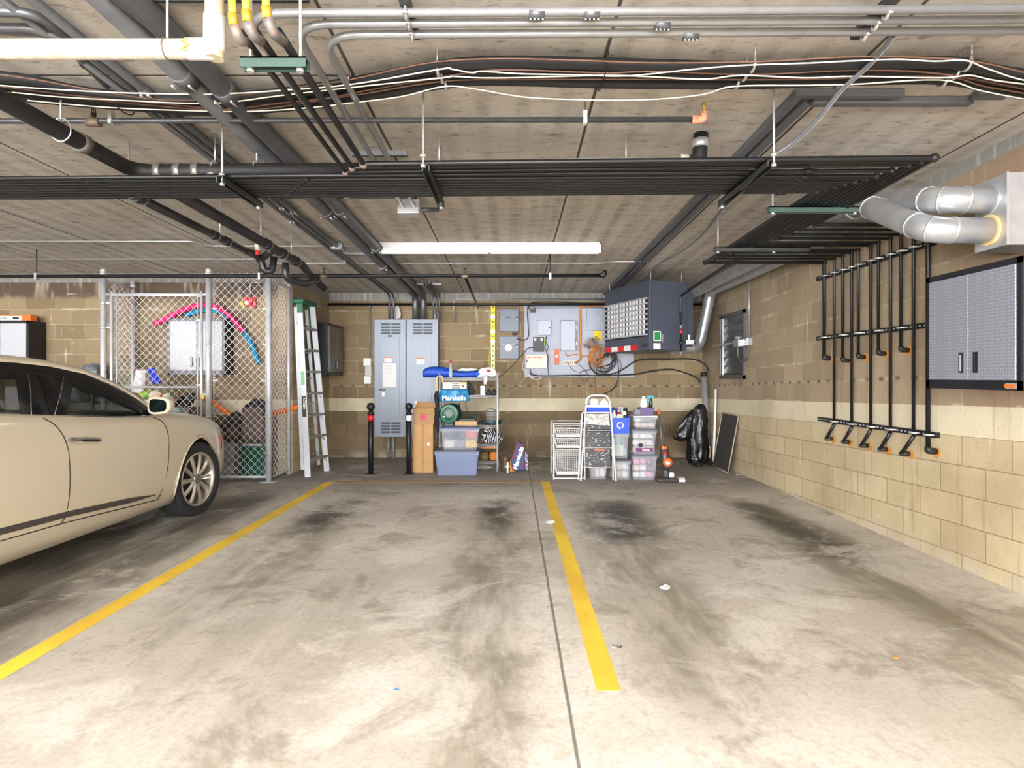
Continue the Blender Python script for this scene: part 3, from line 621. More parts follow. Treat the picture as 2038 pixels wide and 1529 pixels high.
# ---- gas pipe bundle: eleven pipes, bending twice before dropping down the right wall
zg = 2.45; NP = 11
rows = [3.17, 3.225, 3.29] + [3.40+0.051*k for k in range(8)]
rowr = [3.08, 3.13, 3.18, 3.27, 3.355, 3.40, 3.45, 3.50, 3.545, 3.59, 3.63]
drops = [1847, 1818, 1793, 1772, 1748, 1733, 1708, 1695, 1677, 1660, 1640]
short = {1793: 697, 1748: 704, 1708: 711, 1677: 718, 1640: 713}
ordn = ['first', 'second', 'third', 'fourth', 'fifth', 'sixth', 'seventh', 'eighth', 'ninth', 'tenth', 'eleventh']
XW = XR-0.055
for i in range(NP):
    px = drops[i]; yd = XW*F/(px-CX); Xi = 2.19-0.033*i; r = 0.0155 if i in (0, 10) else 0.0122
    kind = 'ending in an elbow above the cream band' if px in short else 'reaching down below the cream band'
    t = thing('gas_pipe', (Xi, rows[i], zg), '%s black gas pipe from the wall cabinet, %s' % (ordn[i], kind), 'pipe', 'bundle of black gas pipes')
    z1 = zg-0.035; z2 = z1-0.0
    xs = -8.0 if i >= 3 else (-0.80-0.055*i)
    if i < 3:   # three pipes come from the green strut at top left
        xs = (-0.80, -0.875, -0.93)[i]
        top = [V(xs, 2.02, zg+0.04), V(xs, rows[i], zg), V(Xi, rowr[i], zg)]
    else: top = [V(xs, rows[i], zg), V(-3.0, rows[i], zg), V(Xi, rowr[i], zg)]
    pts = top+[V(Xi, yd, z1), V(XW, yd, z1)]
    if px in short:
        ze = H+(CY-short[px])*yd/F; pts += [V(XW, yd, ze)]
    elif i == 0:
        ze = H+(CY-898)*yd/F; pts += [V(XW, yd, ze)]
    else:
        ze = 0.86; pts += [V(XW, yd, ze)]
    MB().tube(fillet(pts, 0.022, 4), r, 12).build('pipe_run', black, t)
    fit = M('iron_elbow', (46, 42, 42), 0.5, 0.3, noise=0.4, scale=40)
    for q in ([V(Xi, rowr[i], zg), V(Xi, yd, z1), V(XW, yd, z1)]): MB().ball(q, r*1.55, 12, 8).build('elbow', fit, t)
    if i < 3: MB().ball(V(xs, rows[i], zg), r*1.6, 12, 8).build('elbow', copper, t)
    # sleeve couplings as in the photo
    if i >= 2:
        yc = rowr[i]+0.012; xc = P(1610-(i-3)*8, 360, yc).x; MB().cyl((xc-0.025, yc, zg), (xc+0.025, yc, zg), r*1.35, 12).build('coupling', fit, t)
        if 2 < i < 9:
            xc = P(608-(i-3)*7, 360, rows[i]).x; MB().cyl((xc-0.02, rows[i], zg), (xc+0.02, rows[i], zg), r*1.35, 12).build('coupling', fit, t)
    if px in short or i == 0:
        MB().tube(fillet([(XW, yd, ze+0.03), (XW, yd, ze), (XR+0.005, yd-0.012, ze)], 0.03), r*1.5, 12).build('end_elbow', fit, t); sp = V(XR-0.004, yd-0.02, ze)
    else:
        yl = yd+0.135; zl = 0.715
        MB().tube([(XW, yd, 0.865), (XW, yl, zl)], r*1.15, 12).build('slanted_leg', black, t)
        MB().tube([(XW, yl, zl), (XR+0.005, yl-0.01, zl)], r*1.5, 12).build('end_elbow', fit, t); MB().ball((XW, yl, zl), r*1.55, 12, 8).build('end_elbow', fit, t); sp = V(XR-0.004, yl-0.03, zl)
    # rust bloom around the wall opening
    m = MB(); k = 14; poly = []
    for j in range(k):
        a_ = 2*PI*j/k; rr = random.uniform(0.018, 0.038)*(1.5 if math.sin(a_) < -0.3 and random.random() > 0.5 else 1); poly.append((XR+0.001, sp.y+rr*math.cos(a_), sp.z+rr*math.sin(a_)*1.1))
    m.prism(poly, (-0.004, 0, 0)).build('rust_stain', rust, t)

def strutx(x, y0, y1, z, lab, rods, mat=strutm, topz=None):
    t = thing('pipe_strut', (x, (y0+y1)/2, z), lab, 'bracket', None)
    m = MB().box(x-0.02, x+0.02, y0, y1, z-0.006, z); m.box(x-0.02, x-0.014, y0, y1, z-0.036, z); m.box(x+0.014, x+0.02, y0, y1, z-0.036, z)
    m.build('channel', mat, t)
    n_ = int((y1-y0)/0.05); h_ = MB()
    for k in range(n_):
        yy = y0+0.03+k*0.05; h_.box(x-0.007, x+0.007, yy, yy+0.025, z-0.0075, z-0.0055)
    h_.build('slots', vent, t)
    for y in rods:
        MB().cyl((x, y, z-0.05), (x, y, (topz or zc(y, 0.001))), 0.006, 8).build('hanger_rod', zinc, t); MB().cyl((x, y, z-0.048), (x, y, z-0.034), 0.014, 6).build('nut', zinc, t); MB().cyl((x, y, z+0.003), (x, y, z+0.018), 0.016, 8).build('washer', zinc, t)
def struty(x0, x1, y, z, lab, rods, mat=strutm):
    t = thing('pipe_strut', ((x0+x1)/2, y, z), lab, 'bracket', None)
    m = MB().box(x0, x1, y-0.02, y+0.02, z-0.006, z); m.box(x0, x1, y-0.02, y-0.014, z-0.036, z); m.box(x0, x1, y+0.014, y+0.02, z-0.036, z)
    m.build('channel', mat, t)
    for x in rods:
        MB().cyl((x, y, z-0.05), (x, y, zc(y, 0.001)), 0.006, 8).build('hanger_rod', zinc, t); MB().cyl((x, y, z-0.048), (x, y, z-0.034), 0.014, 6).build('nut', zinc, t)
zs = zg-0.0175
strutx(-1.63, 3.29, 3.82, zs, 'slotted strut under the pipe bundle at the left', (3.32, 3.79))
strutx(-0.46, 3.12, 3.80, zs, 'slotted strut under the pipe bundle left of the strip light', (3.03, 3.79))
strutx(1.33, 3.05, 3.79, zs, 'slotted strut under the pipe bundle at the right', (3.02, 3.77))
struty(1.68, 2.27, 3.62+0.28, zs-0.005, 'green strut under the pipes beside the silver ducts', (1.71, 2.25), greenst)
struty(1.70, 2.5, 5.0, zs-0.03, 'thin strut under the pipes where they turn to the right wall', (1.73, 2.2))
yg = 2.107; 
struty(P(482, 125, yg).x, P(612, 125, yg).x, yg, H+(749-118)*yg/F, 'green strut at the top left carrying three black pipes', (P(499, 100, yg).x, P(598, 100, yg).x), greenst)
# wall struts of the drops
def wall_strut(y0, y1, z, pxs, lab):
    t = thing('wall_strut', (XR-0.02, (y0+y1)/2, z), lab, 'bracket', None)
    MB().box(XR-0.034, XR, y0, y1, z-0.02, z+0.02).build('channel', black, t)
    h_ = MB(); k = int((y1-y0)/0.05)
    for j in range(k): h_.box(XR-0.0355, XR-0.0335, y0+0.012+j*0.05, y0+0.034+j*0.05, z-0.006, z+0.006)
    h_.build('slots', zinc, t)
    for px in pxs:
        y = XW*F/(px-CX); MB().tube([(XR-0.03, y-0.035, z), (XW-0.004, y-0.026, z), (XW-0.021, y-0.012, z), (XW-0.023, y, z), (XW-0.021, y+0.012, z), (XW-0.004, y+0.026, z), (XR-0.03, y+0.035, z)], 0.008, 8).build('pipe_clamp', zinc, t)
wall_strut(4.28, 5.92, 2.285, drops[1:], 'upper strut on the right wall holding all the black gas pipes')
wall_strut(3.99, 5.92, 1.69, sorted(short), 'middle strut on the right wall, ending behind the wall cabinet')
wall_strut(4.25, 5.90, 0.89, [1847, 1818, 1772, 1733, 1695, 1660], 'lower strut on the right wall with six pipe ends below')
# yellow gas hoses and elbows above the green strut
for j, (x, px, lab) in enumerate(((-0.93, 490, 'left'), (-0.875, 516, 'middle'), (-0.80, 536, 'right'))):
    t = thing('gas_hose', (x, 2.02, 2.49), 'yellow flexible gas hose, %s one of three above the green strut' % lab, 'hose', 'yellow gas hoses')
    yb = 2.02-0.02*j; MB().tube(fillet([(x, 2.06, zg+0.03), (x, yb, zg+0.01), (x-0.012, yb-0.02, zg+0.05)], 0.04), 0.018, 12).build('copper_elbow', copper, t)
    MB().cyl((x-0.012, yb-0.02, zg+0.045), (x-0.015, yb-0.022, zg+0.085), 0.0175, 8).build('brass_nut', brass, t)
    pts = [V(x-0.015, yb-0.022, zg+0.08)+V(-0.010*k/3, 0.004*k, 0.03*k) for k in range(10)]
    MB().tube(pts, 0.013, 12, rs=None).build('flexible_hose', M('yellow_hose', (214, 178, 66), 0.5), t)
# grey surface raceways
t = thing('surface_raceway', (1.5, 5, 2.7), 'pair of grey raceways running along the ceiling to the back wall', 'raceway')
rm = M('raceway_grey', (104, 106, 112), 0.5, 0.2)
def race(x0, x1, y0, y1, y0b=None):
    m = MB(); z0, z1 = zceil(y0), zceil(y1)
    for a_, b_ in (((x0, y0), (x1, y1)),): pass
    m.v = [V(x0, y0, z0-0.04), V(x1, y0b or y0, z0-0.04), V(x1, y1, z1-0.04), V(x0, y1, z1-0.04), V(x0, y0, z0-0.001), V(x1, y0b or y0, z0-0.001), V(x1, y1, z1-0.001), V(x0, y1, z1-0.001)]
    m.f = [(0, 3, 2, 1), (4, 5, 6, 7), (0, 1, 5, 4), (1, 2, 6, 5), (2, 3, 7, 6), (3, 0, 4, 7)]; m.sm = [False]*6; return m
race(1.455, 1.51, 3.05, YB, 3.09).build('raceway', rm, t, bevel=0.005); race(1.535, 1.59, 3.13, YB, 3.17).build('raceway', rm, t, bevel=0.005)
race(1.46, 2.02, 3.05, 3.09).build('raceway', rm, t, bevel=0.005); race(1.59, 2.44, 3.13, 3.18).build('raceway', rm, t, bevel=0.005); race(2.40, 2.56, 3.05, 3.10).build('raceway', rm, t)
# grey cable draped diagonally
pts = [PZ(1778, 72, 2.72), PZ(1730, 128, 2.70), PZ(1675, 178, 2.66), PZ(1620, 245, 2.58), PZ(1570, 290, 2.52), PZ(1530, 316, 2.47), PZ(1500, 352, 2.425), PZ(1470, 385, 2.42), PZ(1432, 422, 2.50)]
pts2 = [P(1400, 465, 5.1), P(1350, 505, 5.9), P(1310, 525, 6.6), P(1285, 548, 7.2), P(1265, 562, 7.7)]
tag(MB().tube(smooth(pts+pts2, 6), 0.009, 8).build('grey_cable', M('grey_cable_jacket', (92, 94, 100), 0.5)), 'grey cable draped diagonally from the top conduits to the heater', 'cable')
tag(MB().tube(smooth([p+V(0.014, 0.012, 0.004) for p in pts], 6), 0.007, 8).build('grey_cable', M('pale_cable_jacket', (176, 178, 184), 0.5)), 'pale grey cable beside the dark one, draped down to the pipe bundle', 'cable')

# ================================================================ DUCTS
duct = M('spiral_duct', (206, 209, 213), 0.33, 0.7, noise=0.25, scale=7)
t = thing('duct_box', (2.9, 3.4, 2.05), 'sheet metal duct box on the right wall above the cabinet', 'duct box')
MB().box(2.754, XR, 3.3, 3.535, 2.048, 2.452).build('sheet_metal_box', galv, t, bevel=0.003)
MB().box(2.745, 2.757, 3.292, 3.302, 2.046, 2.454).build('seam', zinc, t)
MB().cyl((2.735, 3.42, 2.157), (2.756, 3.42, 2.157), 0.088, 24).build('sealant_ring', M('tan_sealant', (206, 178, 128), 0.7), t)
MB().cyl((2.745, 3.43, 2.335), (2.756, 3.43, 2.335), 0.084, 24).build('collar', zinc, t)
def ring(t, a, b, r):
    a, b = Vector(a), Vector(b); u = (b-a).normalized()*0.005; MB().tube([a-u, a+u], r, 24).build('seam_ring', zinc, t)
def ductrun(lab, pts, R, r, rings):
    t = thing('round_duct', pts[0], lab, 'duct', 'round silver ducts')
    q = fillet(pts, R, 6); MB().tube(q, r, 24).build('duct_run', duct, t)
    for i in rings:
        a, b = q[i], q[i+1]; ring(t, a, b, r*1.05)
    return t
ductrun('lower round silver duct from the wall box, ending over the unit heater', [V(2.75, 3.42, 2.157), V(2.40, 3.42, 2.157), V(2.45, 4.15, 2.52), V(2.62, 5.2, 2.585), V(2.69, 8.4, 2.56), V(2.45, 8.6, 2.46)], 0.13, 0.074, [1, 4, 7, 8, 14, 21, 24, 28])
ductrun('upper round silver duct from the wall box, dropping down beside the unit heater', [V(2.75, 3.43, 2.335), V(2.48, 3.43, 2.335), V(2.60, 4.25, 2.57), V(2.86, 5.4, 2.585), V(2.87, 8.60, 2.55), V(2.72, 8.66, 1.74), V(2.30, 8.55, 1.70)], 0.13, 0.076, [1, 4, 7, 14, 21, 28, 29, 35])

# ================================================================ RIGHT WALL
diam = NT('diamond_plate'); hx = diam.mul(diam.add(diam.x, diam.y), 1.0)
def dplate():
    n = diam; u = n.mul(hx, 1/0.019); v = n.mul(n.z, 1/0.019)
    par = n.ma('MODULO', n.add(n.ma('FLOOR', u, 0), n.ma('FLOOR', v, 0)), 2.0); par = n.ma('ABSOLUTE', par, 0)
    fu = n.sub(n.ma('FRACT', u, 0), 0.5); fv = n.sub(n.ma('FRACT', v, 0), 0.5)
    sgn = n.sub(n.mul(par, 2.0), 1.0)
    a = n.mul(n.add(fu, n.mul(fv, sgn)), 0.707); b = n.mul(n.sub(fu, n.mul(fv, sgn)), 0.707)
    r = n.ma('SQRT', n.add(n.ma('POWER', n.mul(a, 2.1), 2.0), n.ma('POWER', n.mul(b, 7.0), 2.0)), 0)
    h = n.step(r, 1.05, 0.75)
    n.t.links.new(n.mix(h, rgb((138, 140, 152)), rgb((176, 178, 190))), n.b.inputs['Base Color']); n.b.inputs['Metallic'].default_value = 0.25; n.b.inputs['Roughness'].default_value = 0.4
    n.bump(h, 0.9, 0.003); return n.m
diamm = dplate()
diamw = M('pale_tread_plate', (186, 188, 194), 0.4, 0.1, noise=0.08, scale=60)
cabblack = M('cabinet_black', (26, 27, 32), 0.4, 0.1)
def cabinet(a, u, n_, w_, h, dep, doorm, label, framem=cabblack, badge=True, hz=0.10):
    """a: lower near corner on the wall; u: direction along the wall; n_: outward normal; doors on the outward face"""
    a, u, n_ = Vector(a), Vector(u), Vector(n_)
    mid = a+u*w_/2+n_*dep/2; t = thing('wall_cabinet', (mid.x, mid.y, a.z), label, 'cabinet', 'tread-plate wall cabinets')
    def blk(u0, u1, d0, d1, z0, z1):
        p = a+u*u0+n_*d0; q = a+u*u1+n_*d1
        return MB().box(min(p.x, q.x), max(p.x, q.x), min(p.y, q.y), max(p.y, q.y), a.z+z0, a.z+z1)
    blk(0, w_, 0.0, dep-0.02, 0, h).build('body', cabblack, t, bevel=0.004)
    e = 0.025
    for (u0, u1, z0, z1) in ((0, w_, 0, 0.055), (0, w_, h-0.035, h), (0, 0.028, 0, h), (w_-0.028, w_, 0, h)): blk(u0, u1, dep-0.02, dep-0.006, z0, z1).build('front_frame', framem, t)
    for k in (0, 1):
        u0 = 0.03+k*(w_-0.06)/2+0.002; u1 = 0.03+(k+1)*(w_-0.06)/2-0.002
        dr = blk(u0, u1, dep-0.018, dep, 0.057, h-0.037).build('door', doorm, t, bevel=0.003)
        hu = u1-0.07 if k == 0 else u0+0.04
        blk(hu, hu+0.036, dep-0.001, dep+0.004, hz, hz+0.125).build('handle_recess', blackp, dr)
        blk(hu+0.008, hu+0.017, dep+0.003, dep+0.008, hz+0.012, hz+0.112).build('handle', zinc if k == 0 else blackp, dr)
    if badge:
        b = blk(w_-0.12 if u.y > 0 or u.x > 0 else w_-0.1, w_-0.03, dep-0.007, dep-0.003, 0.008, 0.042).build('badge', zinc, t)
        b2 = blk(w_-0.108, w_-0.038, dep-0.004, dep-0.002, 0.015, 0.035).build('badge_stripe', orange, b)
    return t
# u along -Y so that the badge lies toward the camera
cabinet((XR, 3.97, 1.235), (0, -1, 0), (-1, 0, 0), 0.74, 0.737, 0.30, diamm, 'grey tread-plate cabinet with black frame on the right wall near the front')
cabinet((XL, 9.35, 1.322), (0, -1, 0), (1, 0, 0), 0.74, 0.77, 0.30, M('brushed_steel', (120, 122, 126), 0.35, 0.7, noise=0.2, scale=5), 'dark steel cabinet on the side wall behind the aluminium ladder', badge=False)
cabinet((-4.50, YS, 1.333), (1, 0, 0), (0, -1, 0), 0.74, 0.735, 0.28, diamw, 'white-fronted cabinet on the wall inside the chain-link cage', framem=M('cabinet_slate', (120, 122, 132), 0.5), badge=False)
cabinet((-7.03, YS, 1.28), (1, 0, 0), (0, -1, 0), 0.73, 0.76, 0.30, diamw, 'white-fronted black cabinet on the back wall above the car roof', badge=False)
t = thing('wrapping_paper_box', (-6.75, 7.85, 2.04), 'long orange and white cardboard box on top of the cabinet above the car', 'box')
zt_ = 2.04
MB().box(-7.1, -6.32, 7.76, 7.86, zt_, zt_+0.075).build('carton', orange, t); MB().box(-7.1, -6.43, 7.757, 7.761, zt_+0.006, zt_+0.062).build('white_panel', white, t)
text('WRAPPING PAPER', 0.045, (-6.80, 7.7555, zt_+0.034), FRONT, blackp, t); MB().box(-6.55, -6.47, 7.755, 7.757, zt_+0.02, zt_+0.05).build('logo', blackp, t)

# louvre
t = thing('wall_louver', (XR, 8.26, 1.29), 'metal wall louver with shutter blades on the right wall', 'louver')
y0, y1, z0, z1 = 7.80, 8.72, 1.28, 2.20
m = MB().box(XR-0.03, XR, y0, y1, z1-0.05, z1).box(XR-0.03, XR, y0, y1, z0, z0+0.05).box(XR-0.03, XR, y0, y0+0.04, z0, z1).box(XR-0.03, XR, y1-0.06, y1, z0, z1); m.build('frame', emtd, t)
MB().box(XR-0.035, XR-0.03, y1-0.055, y1-0.02, z0+0.04, z1-0.05).build('side_channel', galv, t)
MB().box(XR-0.045, XR-0.02, y1-0.17, y1-0.15, z0+0.05, z1-0.06).build('link_bar', zinc, t)
for k in range(7):
    z = z0+0.055+k*0.116
    MB().prism([(XR-0.004, y0+0.04, z), (XR-0.028, y0+0.04, z+0.02), (XR-0.006, y0+0.04, z+0.115)], (0, y1-y0-0.1, 0)).build('blade', M('dull_blade', (120, 122, 124), 0.35, 0.8, noise=0.3, scale=5), t)
t = thing('louver_actuator', (XR-0.1, 7.75, 1.7), 'small grey louver motor with arm and conduit on the right wall', 'motor')
MB().box(XR-0.13, XR-0.035, 7.72, 7.92, 1.70, 1.80).build('motor_box', emt, t, bevel=0.008); MB().cyl((XR-0.09, 7.82, 1.80), (XR-0.09, 7.82, 1.84), 0.05, 16).build('gear_case', emt, t)
MB().box(XR-0.07, XR, 7.58, 7.72, 1.71, 1.81).build('outlet_box', galv, t, bevel=0.004)
MB().cyl((XR-0.1, 7.9, 1.76), (XR-0.22, 8.42, 1.745), 0.012).build('arm', zinc, t)
MB().cyl((XR-0.02, 7.64, 1.81), (XR-0.02, 7.64, zc(7.64, 0.001)), 0.012).build('conduit', emt, t); MB().cyl((XR-0.02, 7.64, 2.18), (XR-0.02, 7.64, 2.2), 0.018).build('coupling', zinc, t)
MB().tube(smooth([(XR-0.08, 7.86, 1.70), (XR-0.08, 7.87, 1.60), (XR-0.06, 7.79, 1.51), (XR-0.04, 7.68, 1.54), (XR-0.03, 7.65, 1.62), (XR-0.03, 7.65, 1.72)]), 0.011, 8).build('flex_conduit', emtd, t)

# window screen, tubes and bag in the corner
t = thing('window_screen', (2.98, 8.3, 0), 'dark window screen with pale frame leaning on the right wall', 'window screen')
q = [V(2.92, 8.66, 0.0), V(2.90, 7.99, 0.0), V(3.05, 8.0, 0.785), V(3.05, 8.62, 0.785)]
nrm = (q[1]-q[0]).cross(q[3]-q[0]).normalized()*0.008
MB().prism([q[0].lerp(q[2], .02), q[1].lerp(q[3], .02), q[2].lerp(q[0], .02), q[3].lerp(q[1], .02)], nrm*0.3).build('mesh', M('insect_mesh', (60, 58, 56), 0.8), t)
for i in range(4):
    a, b = q[i], q[(i+1) % 4]; MB().tube([a+V(0, 0, 0.009 if i != 2 else 0), b+V(0, 0, 0.009 if i != 2 else 0)], 0.009, 6).build('frame', M('beige_frame', (176, 164, 146), 0.5, 0.2), t)
xm = P(1411, 900, 9.0).x
t = thing('metal_tube', (xm, 9.0, 0), 'tall silver tube with black cap standing in the back right corner', 'pipe')
MB().cyl((xm-0.02, 9.0, 0.0), (xm-0.045, 9.1, 1.33), 0.045, 16).build('tube', galv, t); MB().cyl((xm-0.045, 9.1, 1.31), (xm-0.046, 9.1, 1.38), 0.049, 16).build('black_cap', blackp, t)
MB().box(xm-0.045, xm+0.01, 8.95, 8.954, 0.08, 0.26).build('label', cardb, t)
tag(MB().cyl((2.945, 8.70, 0.0), (3.02, 8.82, 1.12), 0.018, 10).build('white_pole', white), 'thin white pole leaning beside the tall silver tube', 'pole')
t = thing('short_tube', (3.0, 8.8, 0), 'short silver tube with rusty collar beside the window screen', 'pipe')
MB().cyl((3.015, 8.80, 0.0), (3.0, 8.87, 0.40), 0.038, 16).build('tube', galv, t); MB().cyl((3.0, 8.87, 0.40), (3.0, 8.875, 0.45), 0.046, 14).build('rusty_collar', M('brown_rust', (150, 110, 50), 0.7, 0.4, noise=0.4, scale=30), t)
t = thing('bin_bag', (2.55, 8.9, 0), 'black plastic bin bag draped against the corner tubes', 'bag')
def blob(prof, c, name, mat, t, seg=22, jit=0.06, sy=0.5, lean=(0, 0)):
    """loose bag: stack of wobbly rings; prof = (height, half width)"""
    m = MB(); m.v = []; ph = [random.uniform(0, 6) for _ in range(4)]
    for i, (z, r, off) in enumerate(prof):
        for j in range(seg):
            a_ = 2*PI*j/seg; w_ = 1+jit*math.sin(5*a_+ph[0]+i*0.6)+jit*0.7*math.sin(9*a_+ph[1]-i*0.8)+random.uniform(-jit, jit)*0.4
            m.v.append(V(c[0]+off+r*w_*math.cos(a_), c[1]+r*sy*w_*math.sin(a_), c[2]+z))
    k = len(prof)
    for i in range(k-1):
        for j in range(seg): m.f.append((i*seg+j, i*seg+(j+1) % seg, (i+1)*seg+(j+1) % seg, (i+1)*seg+j)); m.sm.append(True)
    m.f.append(tuple(range(seg))[::-1]); m.sm.append(True); m.f.append(tuple((k-1)*seg+j for j in range(seg))); m.sm.append(True)
    o = m.build(name, mat, t, sub=2)
    if 'clouds' not in bpy.data.textures: tx = bpy.data.textures.new('clouds', 'CLOUDS'); tx.noise_scale = 0.06; tx.noise_depth = 2
    md = o.modifiers.new('folds', 'DISPLACE'); md.texture = bpy.data.textures['clouds']; md.strength = min(0.05, 0.25*max(p[1] for p in prof)); md.mid_level = 0.5
    return o
blob([(0.0, 0.16, 0), (0.06, 0.17, 0), (0.3, 0.15, 0.0), (0.55, 0.17, -0.02), (0.75, 0.14, 0.0), (0.86, 0.08, 0.04), (0.90, 0.03, 0.05)], (xm-0.19, 8.92, 0.0), 'bag_body', bagblack, t, jit=0.09)
blob([(0.34, 0.07, -0.06), (0.38, 0.17, -0.05), (0.5, 0.15, 0.0), (0.7, 0.09, 0.08), (0.82, 0.04, 0.12)], (xm-0.38, 8.9, 0.0), 'hanging_fold', bagblack, t, jit=0.1)
for k, lab in ((0, 'left'), (1, 'right')):
    tag(MB().ball((xm-0.28+k*0.22, 8.66+k*0.04, 0.035), (0.075, 0.12, 0.035), 14, 8).build('black_shoe', blackp), 'black shoe on the floor under the bin bag, the %s one' % lab, 'shoe', 'shoes under the bin bag')

# ================================================================ HEATER
hc = V(1.753, 7.6, 0); hd = V(-0.353, 0.95, 0).normalized(); hs = V(0.937, 0.348, 0).normalized()
wl = 1.166; ws = 0.576; hz0, hz1 = 1.65, 2.553
t = thing('unit_heater', hc+hd*0.5+hs*0.25+V(0, 0, hz0), 'slate grey unit heater with white louvers hanging before the back wall', 'heater')
hg = M('heater_slate', (74, 80, 94), 0.45, 0.15, noise=0.08, scale=5)
def hp(a, b, z): return hc+hd*a+hs*b+V(0, 0, z)
def hblk(a0, a1, b0, b1, z0, z1): return MB().prism([hp(a0, b0, z0), hp(a1, b0, z0), hp(a1, b1, z0), hp(a0, b1, z0)], (0, 0, z1-z0))
hblk(0, wl, 0.0, ws, hz0, hz1).build('casing', hg, t, bevel=0.008)
hblk(0.03, wl-0.03, ws, ws+0.12, hz0+0.06, hz1-0.1).build('rear_section', hg, t, bevel=0.008)
hblk(0.05, wl-0.03, -0.003, 0.004, hz0+0.18, hz0+0.69).build('grille_opening', vent, t)
for k in range(8):
    z = hz0+0.195+k*0.067; hblk(0.04, wl-0.03, -0.042, -0.004, z, z+0.018).build('louver_blade', M('louver_grey', (168, 168, 172), 0.4, 0.2), t)
for c_ in range(12):
    a_ = 0.10+c_*0.083; p0_ = hp(a_, -0.004, hz0+0.20); MB().prism([p0_, p0_-hs*0.024, p0_-hs*0.026+hd*0.020, p0_-hs*0.012+hd*0.034, p0_+hd*0.036], (0, 0, 0.47)).build('vertical_vane', M('vane_white', (206, 206, 208), 0.5), t)
for k in range(5):
    a0 = 0.94-k*0.17; hblk(a0+0.02, a0+0.19, -0.006, -0.001, hz0+0.012, hz0+0.08).build('striped_tape', red if k % 2 == 0 else white, t)
hblk(0.05, 0.2, -0.004, -0.001, hz0+0.05, hz0+0.075).build('name_plate', blackp, t)
MB().prism([hp(-0.002, 0.055, hz0+0.12), hp(-0.002, 0.165, hz0+0.12), hp(-0.002, 0.165, hz0+0.245), hp(-0.002, 0.055, hz0+0.245)], -hd*0.004).build('label_border', white, t)
MB().prism([hp(-0.007, 0.068, hz0+0.135), hp(-0.007, 0.152, hz0+0.135), hp(-0.007, 0.152, hz0+0.232), hp(-0.007, 0.068, hz0+0.232)], -hd*0.002).build('green_label', M('label_green', (20, 140, 70), 0.5), t)
MB().prism([hp(-0.002, 0.055, hz0+0.015), hp(-0.002, 0.16, hz0+0.015), hp(-0.002, 0.16, hz0+0.09), hp(-0.002, 0.055, hz0+0.09)], -hd*0.003).build('white_label', paper, t)
MB().prism([hp(-0.002, 0.18, hz0+0.10), hp(-0.002, 0.20, hz0+0.10), hp(-0.002, 0.20, hz0+0.21), hp(-0.002, 0.18, hz0+0.21)], -hd*0.003).build('silver_label', zinc, t)
for a_, b_ in ((0.05, 0.05), (wl-0.05, 0.05), (0.05, ws-0.05), (wl-0.05, ws-0.05)):
    p = hp(a_, b_, hz1); MB().cyl(p, (p.x, p.y, zc(p.y, 0.001)), 0.006, 8).build('hanger_rod', zinc, t)
xg = P(1350, 600, 7.55).x+0.02
t = thing('heater_gas_line', (xg, 7.5, 1.5), 'dark gas pipe dropping down the side of the unit heater', 'pipe')
MB().tube(fillet([(2.16, 5.70, 2.425), (2.16, 5.98, 2.44), (xg, 7.5, 2.335), (xg, 7.5, 1.62)], 0.03), 0.015, 10).build('pipe_run', black, t)
for z, m_, r_ in ((1.94, copper, 0.025), (1.88, red, 0.02), (1.74, black, 0.025), (2.1, black, 0.02), (1.61, copper, 0.023)): MB().cyl((xg, 7.5, z-0.025), (xg, 7.5, z+0.025), r_, 12).build('fitting', m_, t)
MB().cyl((xg, 7.5, 1.74), (xg+0.2, 7.6, 1.74), 0.018).build('side_branch', black, t); MB().box(xg+0.07, xg+0.17, 7.5, 7.57, 1.715, 1.775).build('valve', galv, t, bevel=0.005); MB().cyl((xg+0.11, 7.53, 1.775), (xg+0.11, 7.53, 1.84), 0.012).build('valve_stem', white, t)

# ================================================================ BACK WALL
def rect(px0, py0, px1, py1, d): a = P(px0, py1, d); b = P(px1, py0, d); return a.x, b.x, a.z, b.z
def screws(): pass
def epanel(px0, px1, lab, second):
    d = 9.38; x0, x1, z0, z1 = rect(px0, 636, px1, 870, d); t = thing('electrical_panel', ((x0+x1)/2, 9.5, z0), lab, 'electrical panel', 'tall grey electrical panels')
    MB().box(x0, x1, d, YB-0.001, z0, z1).build('enclosure', panelgrey, t, bevel=0.004)
    dr = MB().box(x0+0.10, x1-0.10, d-0.006, d, z0+0.30, z1-0.28).build('door', panelgrey, t, bevel=0.002)
    for (za, n_) in ((z1-0.235, 4), (z0+0.06, 4)):
        for k in range(n_):
            for s in (0, 1):
                xa = x0+0.105+s*0.165; MB().box(xa, xa+0.145, d-0.003, d, za+k*0.048, za+k*0.048+0.032).build('vent_louver', M('vent_shadow', (66, 72, 82), 0.6), t)
    MB().box((x0+x1)/2-0.03 if not second else x0+0.15, (x0+x1)/2+0.03 if not second else x0+0.17, d-0.008, d-0.005, z0+0.52 if second else z1-0.245-0.03, z0+0.57 if second else z1-0.25).build('latch', blackp if not second else zinc, t)
    return t, d-0.009, x0, x1, z0, z1
t, df, x0, x1, z0, z1 = epanel(745, 807.3, 'tall grey electrical panel with a large notice, the left one of two', False)
q = rect(762, 723, 788, 770, df); MB().box(q[0], q[1], df-0.002, df, q[2], q[3]).build('notice', paper, t)
for k in range(7):
    zz = q[3]-0.04-k*0.017*(1 if k < 4 else 1.2); MB().box(q[0]+0.03, q[1]-0.03-(0.03 if k % 3 == 1 else 0), df-0.0028, df-0.002, zz, zz+0.003).build('printed_line', M('grey_print', (150, 150, 154), 0.8), t)
q = rect(765, 710, 780, 722, df); MB().box(q[0], q[1], df-0.002, df, q[2], q[3]).build('warning_label', paper, t); MB().box(q[0], q[1], df-0.003, df-0.002, q[3]-0.02, q[3]).build('orange_strip', orange, t)
